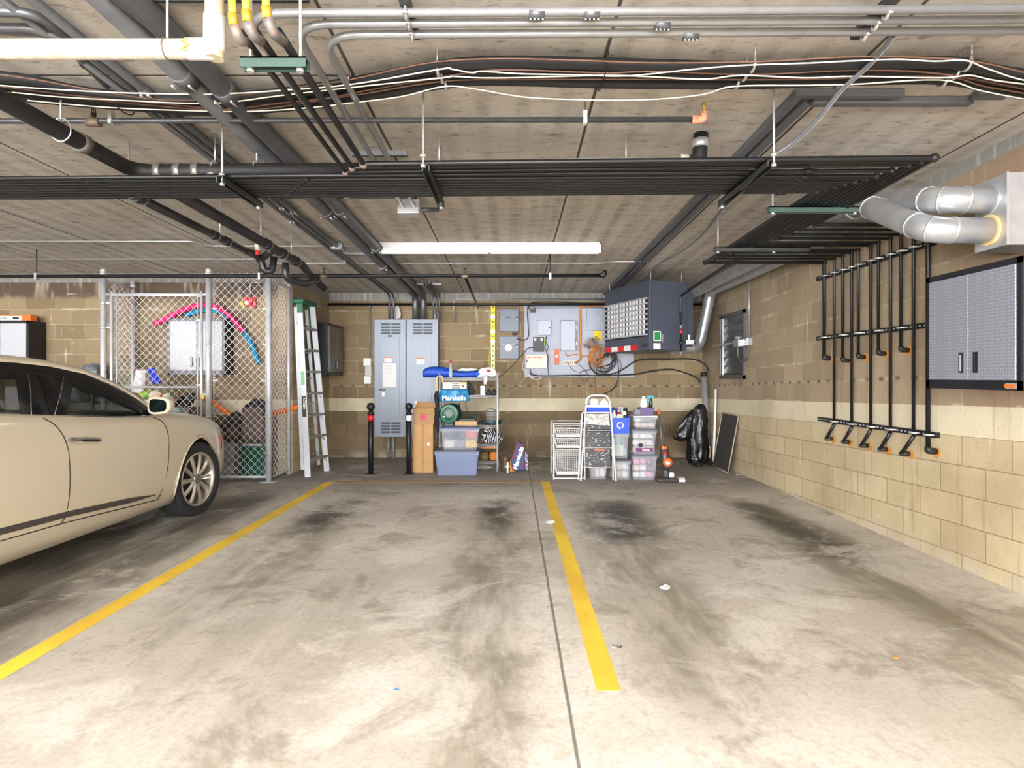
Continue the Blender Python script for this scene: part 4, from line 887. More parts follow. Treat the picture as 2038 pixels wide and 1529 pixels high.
q = rect(754, 774, 768, 777, df); MB().box(q[0], q[1], df-0.01, df, q[2], q[3]).build('handle', blackp, t); q = rect(761, 781, 765, 789, df); MB().box(q[0], q[1], df-0.006, df, q[2], q[3]).build('lock', zinc, t)
t, df, x0, x1, z0, z1 = epanel(808.7, 872, 'tall grey electrical panel behind the cardboard boxes, the right one of two', True)
q = rect(829, 712, 845, 726, df); MB().box(q[0], q[1], df-0.002, df, q[2], q[3]).build('warning_label', paper, t); MB().box(q[0], q[1], df-0.003, df-0.002, q[3]-0.02, q[3]).build('orange_strip', orange, t)
for px, lab in ((772.5, 'left'), (782.5, 'right')):
    x = P(px, 900, 9.45).x; o = MB().cyl((x, 9.47, 0), (x, 9.47, 0.36), 0.0145, 10).cyl((x, 9.47, 0.17), (x, 9.47, 0.2), 0.019, 10).build('floor_conduit', emt)
    tag(o, 'short conduit from floor to the left electrical panel, the %s one' % lab, 'conduit', 'conduits below the panel')
for px0, px1, top, lab in ((778, 800, 608, 'crumpled translucent plastic stuffed above the left electrical panel'), (862, 876, 620, 'crumpled plastic sheet above the right electrical panel')):
    q = rect(px0, top, px1, 636, 9.5); tag(blob([(0, (q[1]-q[0])/2, 0), ((q[3]-q[2])*0.5, (q[1]-q[0])/2*0.8, 0), (q[3]-q[2], (q[1]-q[0])/5, 0)], ((q[0]+q[1])/2, 9.53, q[2]+0.005), 'plastic_sheet', M('cloudy_plastic', (206, 204, 200), 0.4, alpha=0.7), None, jit=0.12, sy=0.3), lab, 'plastic sheet')
xt = P(736, 700, 9.55).x
t = thing('thermostat_stack', (xt, 9.57, 1.4), 'stack of three white control boxes on the back wall beside the panels', 'control box')
q = rect(723, 713, 738, 728, 9.55); MB().box(q[0], q[1], 9.55, YB-.001, q[2], q[3]).build('upper_box', white, t, bevel=0.004)
q = rect(726, 729, 739, 748, 9.55); MB().box(q[0], q[1], 9.56, YB-.001, q[2], q[3]).build('middle_box', M('grey_box', (196, 194, 190), 0.5), t, bevel=0.004)
q = rect(724, 749, 738, 764, 9.55); MB().box(q[0], q[1], 9.55, YB-.001, q[2], q[3]).build('lower_box', white, t, bevel=0.004)
x = P(736, 650, 9.57).x; tag(MB().cyl((x, 9.58, 1.6), (x, 9.58, 2.44), 0.013, 10).ball((x, 9.58, 2.44), 0.03, 10, 8).build('wall_conduit', emt), 'vertical conduit above the white control boxes on the back wall', 'conduit')
# two alarm boxes
for py0, py1, lab, badge in ((615, 660, 'dark grey lidded box on the back wall, upper of two', 0), (670, 714, 'dark grey box with a round white sticker, lower of two', 1)):
    q = rect(994, py0, 1032, py1, 9.52); t = thing('alarm_box', ((q[0]+q[1])/2, 9.56, q[2]), lab, 'control box', 'grey boxes right of the panels')
    cb = M('slate_box', (106, 112, 126), 0.45, 0.1)
    MB().box(q[0], q[1], 9.52, YB-.001, q[2], q[3]).build('enclosure', cb, t, bevel=0.004)
    zz = q[3]-0.12; MB().box(q[0], q[1], 9.512, 9.52, zz-0.03, zz).build('name_strip', M('dark_strip', (60, 66, 80), 0.4), t); MB().box(q[0]+0.02, q[0]+0.09, 9.509, 9.512, zz-0.02, zz-0.01).build('printed_name', white, t); MB().box(q[1]-0.12, q[1]-0.06, 9.509, 9.512, zz-0.02, zz-0.01).build('printed_name', white, t)
    MB().cyl((q[1]-0.03, 9.508, zz-0.05), (q[1]-0.03, 9.513, zz-0.05), 0.008, 8).build('lock', zinc, t)
    if badge:
        c_ = P(1012, 692, 9.51); MB().lathe((c_.x, 9.509, c_.z), [(0.06, 0), (0.06, 0.003)], 8, 'y').build('round_sticker', white, t)
c_ = P(1024, 665, 9.53); tag(MB().tube([(c_.x+0.035*math.cos(a_)*(1+0.1*math.sin(a_*3)), 9.54+0.004*math.sin(a_*5), c_.z+0.016*math.sin(a_)) for a_ in [k*PI/7 for k in range(28)]], 0.006, 6).build('coiled_cable', blackp), 'small coil of black cable between the two grey boxes', 'cable')
# yellow level rule with holes and yellow cord
q = rect(977, 603, 985, 742, 9.56); t = thing('yellow_power_strip', ((q[0]+q[1])/2, 9.57, q[2]), 'long yellow power strip hanging vertically on the back wall', 'power strip')
zm = P(0, 680, 9.56).z
MB().box(q[0], q[1], 9.56, YB-.001, q[2], zm).build('pale_body', M('pale_yellow', (232, 226, 150), 0.5), t); MB().box(q[0], q[1], 9.56, YB-.001, zm, q[3]).build('yellow_body', yellow, t)
for k in range(14):
    zz = q[2]+0.04+k*0.078
    if k in (6, 8, 11): MB().box(q[0]-0.003, q[1]+0.003, 9.545, 9.56, zz-0.025, zz+0.025).build('white_plug', white, t)
    else: MB().cyl(((q[0]+q[1])/2, 9.555, zz), ((q[0]+q[1])/2, 9.561, zz), 0.011, 10).build('outlet', blackp, t)
MB().tube(smooth([(q[0]+0.02, 9.55, q[3]), (q[0]-0.015, 9.55, q[3]-0.08), (q[0]-0.005, 9.55, 1.9), (q[0]-0.03, 9.55, 1.6), (q[0]-0.02, 9.55, 1.45), (q[0], 9.55, q[2]+0.01)]), 0.005, 6).build('yellow_cord', yellow, t)

# network board
q = rect(1044, 604, 1264, 749, 9.57); q = (q[0], q[1], 1.30, q[3])
t = thing('backboard', ((q[0]+q[1])/2, 9.58, q[2]), 'light grey plywood board full of network gear on the back wall', 'board')
MB().box(q[0], P(1262, 0, 9.57).x, 9.575, YB-.001, q[2], q[3]).build('board_panel', M('board_grey', (176, 180, 194), 0.6, noise=0.06, scale=8), t)
MB().cyl((q[0]+0.03, 9.55, q[3]-0.07), (q[1]-0.4, 9.55, q[3]-0.06), 0.02, 10).build('top_pipe', M('painted_pipe', (150, 152, 164), 0.4), t)
Dm = 9.574
def gear(px0, py0, px1, py1, dep, name, mat, lab, cat='box', bev=0.008):
    q = rect(px0, py0, px1, py1, Dm-dep); t = thing(name, ((q[0]+q[1])/2, Dm, q[2]), lab, cat, None); MB().box(q[0], q[1], Dm-dep, Dm, q[2], q[3]).build('housing', mat, t, bevel=bev); return t, q, Dm-dep
gearw = M('gear_grey', (184, 190, 204), 0.5)
t, q, d = gear(1055, 610, 1066, 622, 0.04, 'power_adapter', blackp, 'small black adapter with green light on the grey board', 'adapter', 0.003); MB().box(q[0]+0.02, q[0]+0.04, d-0.002, d, q[3]-0.04, q[3]-0.025).build('green_light', M('green_led', (150, 220, 60), 0.5, emit=1.5), t)
t, q, d = gear(1070, 637, 1097, 667, 0.07, 'hinged_box', gearw, 'small square grey box with round lock on the network board'); MB().cyl((q[1]-0.025, d-0.006, q[3]-0.12), (q[1]-0.025, d, q[3]-0.12), 0.012, 10).build('lock', blackp, t)
for k in range(4): MB().box(q[0]-0.012, q[0], d+0.01, d+0.03, q[2]+0.03+k*0.055, q[2]+0.05+k*0.055).build('hinge', gearw, t)
t, q, d = gear(1115, 637, 1147, 699, 0.10, 'splice_enclosure', gearw, 'tall rounded grey cover on the network board', 'box', 0.025)
for zz in (q[2]+0.1, q[3]-0.15): MB().box(q[1], q[1]+0.012, d+0.02, d+0.05, zz, zz+0.05).build('latch', zinc, t)
t, q, d = gear(1168, 614, 1206, 658, 0.06, 'square_enclosure', M('gear_grey2', (170, 176, 190), 0.5), 'large square grey enclosure beside the heater'); 
MB().tube([(q[0]+0.01, d-0.002, q[2]+0.02), ((q[0]+q[1])/2+0.03, d-0.002, (q[2]+q[3])/2-0.02), (q[0]+0.02, d-0.002, q[3]-0.03)], 0.002, 4).tube([(q[1]-0.02, d-0.002, q[2]+0.06), ((q[0]+q[1])/2+0.03, d-0.002, (q[2]+q[3])/2-0.02), ((q[0]+q[1])/2+0.08, d-0.002, q[3]-0.03)], 0.002, 4).build('embossed_lines', white, t)
q = rect(1181, 659, 1199, 678, 9.56); o = MB().prism([(q[0]+0.01, 9.572, q[3]), (q[1]-0.01, 9.572, q[3]), (q[1], 9.572, q[2]), (q[0], 9.572, q[2])], (0, -0.003, 0)).build('yellow_sheet', yellow); tag(o, 'yellow warning sheet under the square enclosure', 'sign')
for k, wd in enumerate((0.09, 0.1, 0.07)): MB().box(q[0]+0.025, q[0]+0.025+wd, 9.567, 9.569, q[3]-0.045-k*0.035, q[3]-0.040-k*0.035).build('printed_line', M('brown_print', (170, 110, 30), 0.7), o)
t, q, d = gear(1061, 671, 1083, 700, 0.06, 'black_router', M('router_black', (52, 54, 60), 0.5), 'black network router on the grey board', 'router')
for xx in (q[0]+0.012, q[1]-0.06): MB().box(xx, xx+0.04, d-0.002, d, q[3]-0.06, q[3]-0.02).build('white_label', paper, t)
MB().box(q[1]-0.01, q[1]+0.02, d+0.01, d+0.03, q[2]+0.1, q[3]-0.02).build('green_tag', M('lime', (170, 200, 60)), t)
t, q, d = gear(1046, 706, 1089, 733, 0.14, 'cream_cabinet', M('cream_metal', (214, 208, 194), 0.5), 'cream metal box with orange lettering on the grey board')
text('COM - 40V BDI', 0.042, ((q[0]+q[1])/2-0.05, d-0.001, q[3]-0.045), FRONT, orange, t, bold=0.001); MB().box(q[1]-0.1, q[1]-0.01, d-0.002, d, q[3]-0.19, q[3]-0.09).build('white_label', paper, t); MB().box(q[0]+0.015, q[0]+0.03, d-0.006, d, q[3]-0.12, q[3]-0.08).build('latch', blackp, t)
t, q, d = gear(1104, 695, 1112, 726, 0.04, 'orange_block', orange, 'vertical orange device with white label on the grey board', 'device', 0.004); MB().box(q[0]+0.01, q[1]-0.01, d-0.002, d, q[2]+0.115, q[2]+0.15).build('white_label', paper, t)
t, q, d = gear(1119, 718, 1147, 727, 0.04, 'patch_block', M('cream_metal2', (216, 208, 192), 0.5), 'white wiring block at the foot of the orange conduit', 'device', 0.004)
for k in range(5): MB().box(q[0]+0.02+k*0.035, q[0]+0.04+k*0.035, d-0.003, d, q[2]+0.015, q[3]-0.015).build('terminal', M('tan_terminal', (150, 132, 110)), t)
# cables: pixel paths on the board at depth
def cab(pts, d, r, mat, lab, name='cable', grp='cables on the network board', closed=False, dd=0):
    q = [P(a, b, d+(dd*math.sin(i*1.7))) for i, (a, b) in enumerate(pts)]
    return tag(MB().tube(smooth(q, 6), r, 7).build(name, mat), lab, 'cable', grp)
def fcab(pts, r, mat, lab, name='cable'): return tag(MB().tube(smooth([P(*p) for p in pts], 6), r, 7).build(name, mat), lab, 'cable', 'cables on the network board')
cab([(1215, 608), (1190, 609), (1168, 609), (1157, 611), (1154, 620), (1155, 640), (1155, 670), (1154, 700), (1156, 712), (1150, 720), (1143, 722)], 9.53, 0.017, orangec, 'thick orange innerduct running down the grey board', 'orange_conduit')
cab([(1125, 702), (1128, 708), (1140, 706), (1150, 706), (1160, 709), (1172, 708)], 9.53, 0.008, orangec, 'orange cable from the tall cover to the cable tangle', 'orange_cable')
cab([(1207, 604), (1150, 603), (1100, 601), (1065, 602), (1055, 606), (1050, 620), (1051, 645), (1052, 668), (1044, 677), (1028, 674)], 9.5, 0.008, blackp, 'black cable along the top and left edge of the grey board', 'black_cable')
cab([(1055, 735), (1058, 745), (1075, 748), (1110, 748), (1160, 747), (1200, 748), (1264, 745), (1300, 738), (1335, 735), (1360, 741), (1385, 752), (1403, 770)], 9.42, 0.011, blackp, 'lower black cable arching from the board to the corner tube', 'black_cable')
cab([(1172, 720), (1178, 735), (1195, 746), (1220, 744), (1240, 735), (1265, 719), (1290, 715), (1330, 715), (1365, 714), (1390, 718), (1405, 728), (1412, 742)], 9.28, 0.012, blackp, 'upper black cable arching from the tangle to the corner tube', 'black_cable')
fcab([(1061, 692, 9.5), (1050, 694, 9.45), (1040, 706, 9.3), (1020, 728, 9.0), (1002, 744, 8.7), (993, 751, 8.56), (985, 753, 8.5)], 0.006, M('brown_black', (50, 40, 34)), 'dark cable from the router down to the shelf', 'black_cable')
fcab([(1060, 747, 9.55), (1044, 752, 9.55), (1032, 768, 9.3), (1018, 779, 9.0), (998, 788, 8.7), (988, 789, 8.56), (980, 787, 8.5)], 0.006, M('grey_white_cable', (190, 184, 178), 0.5), 'pale cable from the board down past the shelf', 'white_cable')
cab([(1088, 700), (1091, 690), (1086, 678), (1088, 668), (1085, 690), (1091, 712), (1090, 730), (1092, 748)], 9.46, 0.005, blackp, 'thin black cable hanging below the square box with lock', 'black_cable')
cab([(1042, 720), (1040, 732), (1048, 744), (1060, 752), (1068, 756), (1078, 750), (1066, 744), (1054, 746), (1060, 756)], 9.45, 0.005, white, 'white cable knotted at the bottom left corner of the board', 'white_cable')
cab([(1146, 722), (1158, 730), (1168, 742), (1171, 752), (1166, 759), (1158, 755), (1154, 745), (1160, 738), (1178, 735)], 9.48, 0.004, blackp, 'thin dark loop hanging below the patch block', 'black_cable')
cab([(1128, 720), (1135, 730), (1142, 738), (1155, 741), (1175, 736)], 9.48, 0.004, blackp, 'thin dark cable sagging between patch block and tangle', 'black_cable')
cab([(1186, 742), (1185, 760), (1186, 786)], 9.5, 0.004, blackp, 'thin black cable hanging straight down behind the step stool', 'black_cable')
cab([(1204, 742), (1212, 752), (1214, 765), (1208, 774), (1195, 777), (1182, 773)], 9.48, 0.007, orangec, 'orange cable looping below the grey board', 'orange_cable')
cab([(1225, 705), (1230, 725), (1231, 750), (1224, 770), (1212, 780), (1198, 785)], 9.46, 0.007, blackp, 'black cable hanging in a wide curve below the board', 'black_cable')
cab([(1222, 706), (1236, 725), (1232, 745), (1226, 765), (1214, 778), (1200, 784)], 9.44, 0.004, blackp, 'thin black cable beside the wide curve below the board', 'black_cable')
# the tangle itself
def loops(lab, mat, cx, cy, rx, rz, n_, r, name, dz=0.0):
    t_ = MB()
    for k in range(n_):
        rr = 1+random.uniform(-0.22, 0.22); ox, oz = random.uniform(-6, 6), random.uniform(-5, 5); ph = random.uniform(0, 6); til = random.uniform(0.5, 1.4)
        pts = [P(cx+ox+rx*rr*math.cos(a_+0.5)+3*math.sin(3*a_+ph), cy+oz+rz*rr*math.sin(a_)*1.0+2*math.sin(2*a_+ph), 9.46+dz+0.02*math.sin(a_*2+ph)) for a_ in [j*PI/10 for j in range(20)]]
        t_.tube(pts, r, 6, closed=True)
    return tag(t_.build(name, mat), lab, 'cable', 'cables on the network board')
loops('coil of black cables hanging below the heater corner', blackp, 1206, 722, 17, 17, 7, 0.006, 'cable_coil')
loops('tangle of orange cables left of the black coil', orangec, 1187, 708, 11, 19, 7, 0.006, 'cable_tangle', -0.03)
loops('thin grey and white wires bunched at the top of the tangle', M('mixed_wire', (176, 150, 140), 0.5, col2=(80, 70, 66), scale=30), 1176, 684, 9, 9, 8, 0.004, 'wire_bunch', -0.02)
for k, (pp, mm) in enumerate((([(1172, 678), (1178, 690), (1172, 700), (1182, 716), (1196, 730)], orangec), ([(1184, 690), (1180, 705), (1190, 722), (1210, 712), (1220, 700)], orangec), ([(1176, 686), (1188, 700), (1196, 716), (1205, 735)], orangec))):
    cab(pp, 9.40, 0.007, mm, ('leftmost', 'curling', 'straight')[k]+' orange cable strand in front of the tangle', 'orange_cable')

# ================================================================ BOLLARDS, BOXES
for px, bandm, lab in ((738, red, 'black bollard with ball top and red band'), (814, white, 'black bollard with ball top and white band')):
    x = P(px, 900, 7.95).x; t = thing('bollard', (x, 7.95, 0), lab, 'bollard', 'black bollards before the electrical panels')
    MB().cyl((x, 7.95, 0), (x, 7.95, 0.80), 0.036, 20).build('post', blackp, t); MB().box(x-0.07, x+0.07, 7.88, 8.02, 0, 0.008).build('base_plate', blackp, t)
    MB().lathe((x, 7.95, 0.80), [(0.045, 0), (0.045, 0.02), (0.028, 0.03), (0.026, 0.06)], 18).ball((x, 7.95, 0.905), 0.054, 20, 14).build('ball_top', blackp, t)
    MB().cyl((x, 7.95, 0.715), (x, 7.95, 0.79), 0.0385, 20).build('reflective_band', bandm, t)
t = thing('cardboard_box', (P(841, 0, 7.95).x, 8.1, 0), 'tall flat cardboard box standing beside the white-banded bollard', 'box')
q = rect(821, 845, 862, 941, 8.07); MB().box(q[0], q[1], 8.07, 8.3, 0, q[3]).build('carton', cardb, t, bevel=0.004)
MB().box(q[0]+0.13, q[0]+0.15, 8.0685, 8.07, 0, q[3]).build('seam', M('seam_brown', (150, 116, 76), 0.8), t); MB().box(q[0]+0.2, q[0]+0.235, 8.068, 8.07, 0.37, 0.41).build('label', paper, t)
zb = q[3]
t = thing('cardboard_box', (P(843, 0, 7.95).x, 8.1, zb), 'open cardboard box with pink stamp on top of the tall carton', 'box')
x0, x1 = P(822, 0, 8.08).x, P(864, 0, 8.08).x
m = MB().box(x0, x1, 8.08, 8.09, zb, zb+0.22).box(x0, x1, 8.29, 8.30, zb, zb+0.22).box(x0, x0+0.01, 8.09, 8.29, zb, zb+0.22).box(x1-0.01, x1, 8.09, 8.29, zb, zb+0.22).box(x0, x1, 8.09, 8.29, zb, zb+0.01); m.build('carton', M('cardboard_pale', (170, 132, 94), 0.85), t)
MB().prism([(x0, 8.08, zb+0.22), (x1, 8.08, zb+0.20), (x1+0.02, 8.02, zb+0.13), (x0+0.01, 8.02, zb+0.16)], (0, 0.004, 0.004)).build('flap', cardb, t)
MB().prism([(x0, 8.29, zb+0.22), (x1, 8.29, zb+0.22), (x1+0.01, 8.25, zb+0.28), (x0+0.02, 8.25, zb+0.31)], (0, 0.004, 0.002)).build('flap', cardb, t)
MB().lathe(((x0+x1)/2-0.01, 8.077, zb+0.10), [(0.042, 0), (0.042, 0.002)], 18, 'y').build('pink_stamp', M('stamp_pink', (206, 70, 100), 0.7), t)

# ================================================================ WIRE SHELF
chrome = M('chrome_wire', (206, 206, 208), 0.35, 0.35)
SX0, SX1 = P(875, 0, 8.2).x, P(990, 0, 8.2).x; SY0, SY1 = 8.2, 8.56
LV = [1.29, 1.045, 0.63, 0.365, 0.13]
t = thing('wire_shelf', ((SX0+SX1)/2, 8.38, 0), 'chrome wire shelf unit loaded with bags and garden things', 'shelf')
for x in (SX0, SX1):
    for y in (SY0, SY1): MB().cyl((x, y, 0), (x, y, 1.345), 0.0125, 12).ball((x, y, 1.345), 0.014, 10, 6).build('post', chrome, t)
for z in LV:
    m = MB()
    for y in (SY0, SY1):
        m.cyl((SX0, y, z), (SX1, y, z), 0.004, 6).cyl((SX0, y, z-0.03), (SX1, y, z-0.03), 0.004, 6)
        k = 16; m.tube([(SX0+(SX1-SX0)*j/(2*k), y, z-0.002 if j % 2 else z-0.028) for j in range(2*k+1)], 0.003, 4)
    for x in (SX0, SX1): m.cyl((x, SY0, z), (x, SY1, z), 0.004, 6)
    for j in range(1, 26): x = SX0+(SX1-SX0)*j/26; m.cyl((x, SY0, z), (x, SY1, z), 0.002, 4)
    m.build('wire_rack', chrome, t)
def on(z): return z+0.005
# top shelf
t = thing('blue_bag', (-1.0, 8.35, on(LV[0])), 'long blue nylon bag lying on top of the wire shelf', 'bag')
bl = M('blue_nylon', (22, 74, 190), 0.55, noise=0.2, scale=14, bump=0.5)
xs = [P(p, 0, 8.3).x for p in (840, 846, 858, 885, 897, 903, 920, 940, 960, 966)]
hs_ = [0.10, 0.14, 0.165, 0.16, 0.12, 0.10, 0.09, 0.095, 0.12, 0.05]
m = MB(); seg = 14
for i, (x, h) in enumerate(zip(xs, hs_)):
    for j in range(seg):
        a_ = 2*PI*j/seg; m.v.append(V(x, 8.33+0.085*math.cos(a_)*(1+0.1*math.sin(i*2+j)), LV[0]+0.004+h/2+h/2*math.sin(a_)))
for i in range(len(xs)-1):
    for j in range(seg): m.f.append((i*seg+j, i*seg+(j+1) % seg, (i+1)*seg+(j+1) % seg, (i+1)*seg+j)); m.sm.append(True)
m.f += [tuple(range(seg)), tuple((len(xs)-1)*seg+j for j in range(seg))[::-1]]; m.sm += [True, True]
m.build('bag_body', bl, t, sub=1)
blob([(0, 0.15, 0), (0.03, 0.16, 0), (0.05, 0.10, 0.02)], (P(930, 0, 8.4).x, 8.44, LV[0]+0.09), 'white_lining', paper, t, jit=0.05, sy=0.35)
x = P(897, 0, 8.23).x; t = thing('clear_bottle', (x, 8.235, on(LV[0])), 'clear bottle with red cap in front of the blue bag', 'bottle')
MB().lathe((x, 8.235, LV[0]+0.004), [(0.026, 0), (0.028, 0.02), (0.026, 0.10), (0.012, 0.16), (0.012, 0.205)], 16).build('bottle_body', M('bottle_clear', (196, 206, 220), 0.15, alpha=0.6), t)
MB().lathe((x, 8.235, LV[0]+0.209), [(0.016, 0), (0.017, 0.03), (0.008, 0.036)], 12).build('cap', red, t)
x = P(967, 0, 8.25).x; t = thing('carrier_bag', (x, 8.3, on(LV[0])), 'white plastic carrier bag with red print hanging over the shelf top', 'bag')
blob([(0, 0.13, 0), (0.05, 0.15, 0.0), (0.10, 0.12, 0.01), (0.15, 0.05, 0.04)], (x, 8.3, on(LV[0])), 'bag_body', M('white_film', (224, 222, 224), 0.4, bump=0.5), t, jit=0.12)
m = MB().tube([(x+0.0, 8.19, LV[0]+0.03), (x+0.0, 8.165, LV[0]-0.03), (x-0.01, 8.165, LV[0]-0.09)], 0.02, 10, rs=[0.03, 0.028, 0.018]); m.build('hanging_handle', M('white_film', (224, 222, 224)), t)
MB().ball((x+0.04, 8.2, LV[0]+0.10), (0.03, 0.012, 0.016), 10, 6).build('red_print', red, t)
# second shelf
x0, x1 = P(875, 0, 8.2).x, P(932, 0, 8.2).x
t = thing('shopping_bag', ((x0+x1)/2, 8.35, on(LV[1])), 'blue patterned shopping bag with white lettering on the second shelf', 'bag')
bgm = M('blue_marble_print', (60, 150, 196), 0.5, col2=(24, 104, 160), scale=18)
def shopbag(t, x0, x1, y0, y1, z0, z1, mat, tilt=0.0, topm=None):
    m = MB(); k = 8
    for i in range(k+1):
        f = i/k; z = z0+(z1-z0)*f; w_ = 1+0.05*math.sin(f*5); dx = tilt*f
        for (px_, py_) in ((x0, y0), ((x0+x1)/2, y0-0.012*math.sin(f*3)), (x1, y0), (x1+0.006, (y0+y1)/2), (x1, y1), (x0, y1), (x0-0.006, (y0+y1)/2)):
            cx_ = (x0+x1)/2; m.v.append(V(cx_+(px_-cx_)*w_+dx+random.uniform(-1, 1)*0.004, py_+random.uniform(-1, 1)*0.004, z))
    for i in range(k):
        for j in range(7): m.f.append((i*7+j, i*7+(j+1) % 7, (i+1)*7+(j+1) % 7, (i+1)*7+j)); m.sm.append(True)
    m.f += [tuple(range(7)), tuple(k*7+j for j in range(7))]; m.sm += [False, False]
    return m.build('bag_body', mat, t)
shopbag(t, x0, x1, SY0-0.03, 8.42, 0.965, 1.13, bgm)
text('Marshalls', 0.095, ((x0+x1)/2+0.005, SY0-0.05, 1.01), FRONT, white, t, bold=0.002, sx=0.92)
ch = NT('black_white_print'); u_ = ch.ma('FRACT', ch.mul(ch.x, 26), 0); v_ = ch.ma('FRACT', ch.add(ch.mul(ch.z, 30), ch.ma('ABSOLUTE', ch.sub(u_, 0.5), 0)), 0)
ch.t.links.new(ch.mix(ch.ma('GREATER_THAN', v_, 0.55), rgb((228, 224, 214)), rgb((40, 56, 70))), ch.b.inputs['Base Color'])
x0, x1 = P(881, 0, 8.2).x, P(929, 0, 8.2).x
t2 = thing('tissue_pack', ((x0+x1)/2, 8.25, 1.133), 'white patterned pack sitting in the blue shopping bag', 'package')
MB().box(x0, x1, SY0-0.01, 8.36, 1.133, 1.235).build('pack', M('off_white_pack', (222, 214, 200), 0.6), t2, bevel=0.012)
MB().box(x0+0.13, x0+0.24, SY0-0.0125, SY0-0.01, 1.14, 1.225).build('chevron_print', ch.m, t2); MB().box(x0+0.25, x1-0.01, SY0-0.0125, SY0-0.01, 1.2, 1.228).build('gold_print', M('gold_print', (220, 176, 80)), t2); MB().lathe((x1-0.05, SY0-0.012, 1.175), [(0.018, 0), (0.018, 0.001)], 12, 'y').build('motif', M('maroon', (120, 60, 70)), t2)
x = P(939, 0, 8.3).x; o = blob([(0, 0.05, 0), (0.06, 0.05, -0.01), (0.13, 0.035, -0.03), (0.2, 0.015, -0.05)], (x, 8.32, on(LV[1])), 'dark_cloth', M('charcoal_cloth', (46, 46, 54), 0.8, noise=0.4, scale=30), None, jit=0.12, sy=1); tag(o, 'charcoal bundle leaning right of the blue shopping bag', 'bundle')
q = rect(956, 768, 965, 786, 8.24); o = MB().box(q[0], q[1], 8.24, 8.30, on(LV[1]), q[3]).build('white_carton', paper, None, bevel=0.004); tag(o, 'small upright white carton on the second shelf', 'box')
for px, lab in ((972, 'left'), (983, 'right')):
    x = P(px, 0, 8.22).x; t = thing('dark_shoe', (x, 8.3, on(LV[1])), 'dark grey shoe on the second shelf, the %s one of the pair' % lab, 'shoe', 'pair of shoes on the shelf')
    m = MB(); 
    m.ball((x, 8.26, LV[1]+0.035), (0.036, 0.075, 0.034), 14, 10).ball((x, 8.36, LV[1]+0.045), (0.034, 0.07, 0.042), 14, 10); m.build('upper', M('shoe_grey', (62, 64, 72), 0.7, noise=0.2), t)
    MB().box(x-0.035, x+0.035, 8.19, 8.42, LV[1]+0.004, LV[1]+0.014).build('sole', blackp, t, bevel=0.01)
# third shelf
c_ = P(893, 824, 8.17); t = thing('hose_reel', (c_.x, 8.26, on(LV[2])), 'dark green round hose reel on the third shelf', 'hose reel')
MB().lathe((c_.x, 8.17, c_.z), [(0.02, -0.004), (0.085, 0.0), (0.11, 0.012), (0.132, 0.006), (0.138, 0.016), (0.128, 0.03), (0.118, 0.05)], 32, 'y').build('front_flange', M('reel_green', (20, 84, 66), 0.35), t)
MB().lathe((c_.x+0.03, 8.22, c_.z+0.004), [(0.10, 0), (0.10, 0.05), (0.138, 0.055), (0.14, 0.075), (0.05, 0.085)], 32, 'y').build('rear_flange', M('reel_dark', (14, 48, 42), 0.4), t)
MB().lathe((c_.x+0.006, 8.158, c_.z-0.002), [(0.045, 0), (0.047, 0.008), (0.05, 0.014)], 20, 'y').build('hub', M('hub_grey', (110, 118, 112), 0.5), t)
MB().box(c_.x-0.08, c_.x-0.055, 8.163, 8.168, c_.z-0.05, c_.z-0.03).build('white_label', paper, t)
MB().box(c_.x-0.05, c_.x+0.06, 8.2, 8.30, LV[2]+0.004, LV[2]+0.03).build('base', M('reel_dark', (14, 48, 42)), t)
q = rect(905, 839, 949, 846, 8.2); o = MB().box(q[0], q[1], 8.2, 8.42, on(LV[2]), on(LV[2])+0.055).build('tan_tray', M('tan_wood', (198, 160, 118), 0.7), None, bevel=0.003); tag(o, 'shallow tan wooden box on the third shelf', 'box')
t = thing('plant_hook', (P(920, 0, 8.4).x, 8.4, LV[2]+0.062), 'dark green metal stand with crossing legs on the tan box', 'stand')
def pl(pts, d, r, mat, name, par): return MB().tube([P(a, b, d) for a, b in pts], r, 7).build(name, mat, par)
pl([(914, 803), (914, 836)], 8.4, 0.009, greenp, 'leg', t); pl([(926, 802), (935, 836)], 8.4, 0.005, greenp, 'leg', t); pl([(924, 806), (922, 836)], 8.4, 0.004, greenp, 'leg', t); MB().box(P(912, 0, 8.38).x, P(948, 0, 8.38).x, 8.34, 8.42, LV[2]+0.062, LV[2]+0.075).build('foot_plate', greenp, t)
c_ = P(946, 828, 8.3); o = MB().ball((c_.x, 8.3, c_.z), (0.026, 0.026, 0.024), 12, 8).cyl((c_.x, 8.3, LV[2]+0.062), (c_.x, 8.3, c_.z), 0.008).build('green_finial', greenp); tag(o, 'small dark green round finial at the right end of the tan box', 'finial')
x0, x1 = P(957, 0, 8.25).x, P(1000, 0, 8.25).x
t = thing('green_tray', ((x0+x1)/2, 8.33, on(LV[2])), 'dark green oval tray under the bird feeder', 'tray')
MB().lathe(((x0+x1)/2, 8.36, on(LV[2])), [(0.11, 0), (0.14, 0.02), (0.15, 0.055), (0.14, 0.06)], 28).build('tray_body', M('teal_tray', (30, 70, 72), 0.4), t)
t = thing('bird_feeder', ((x0+x1)/2, 8.33, LV[2]+0.066), 'dark house-shaped wire bird feeder on the third shelf', 'bird feeder')
xc = P(977, 0, 8.3).x; zf = LV[2]+0.067
m = MB()
for k in range(7): m.cyl((xc-0.06+k*0.02, 8.28, zf), (xc-0.06+k*0.02, 8.28, zf+0.115), 0.002, 4).cyl((xc-0.06+k*0.02, 8.36, zf), (xc-0.06+k*0.02, 8.36, zf+0.115), 0.002, 4)
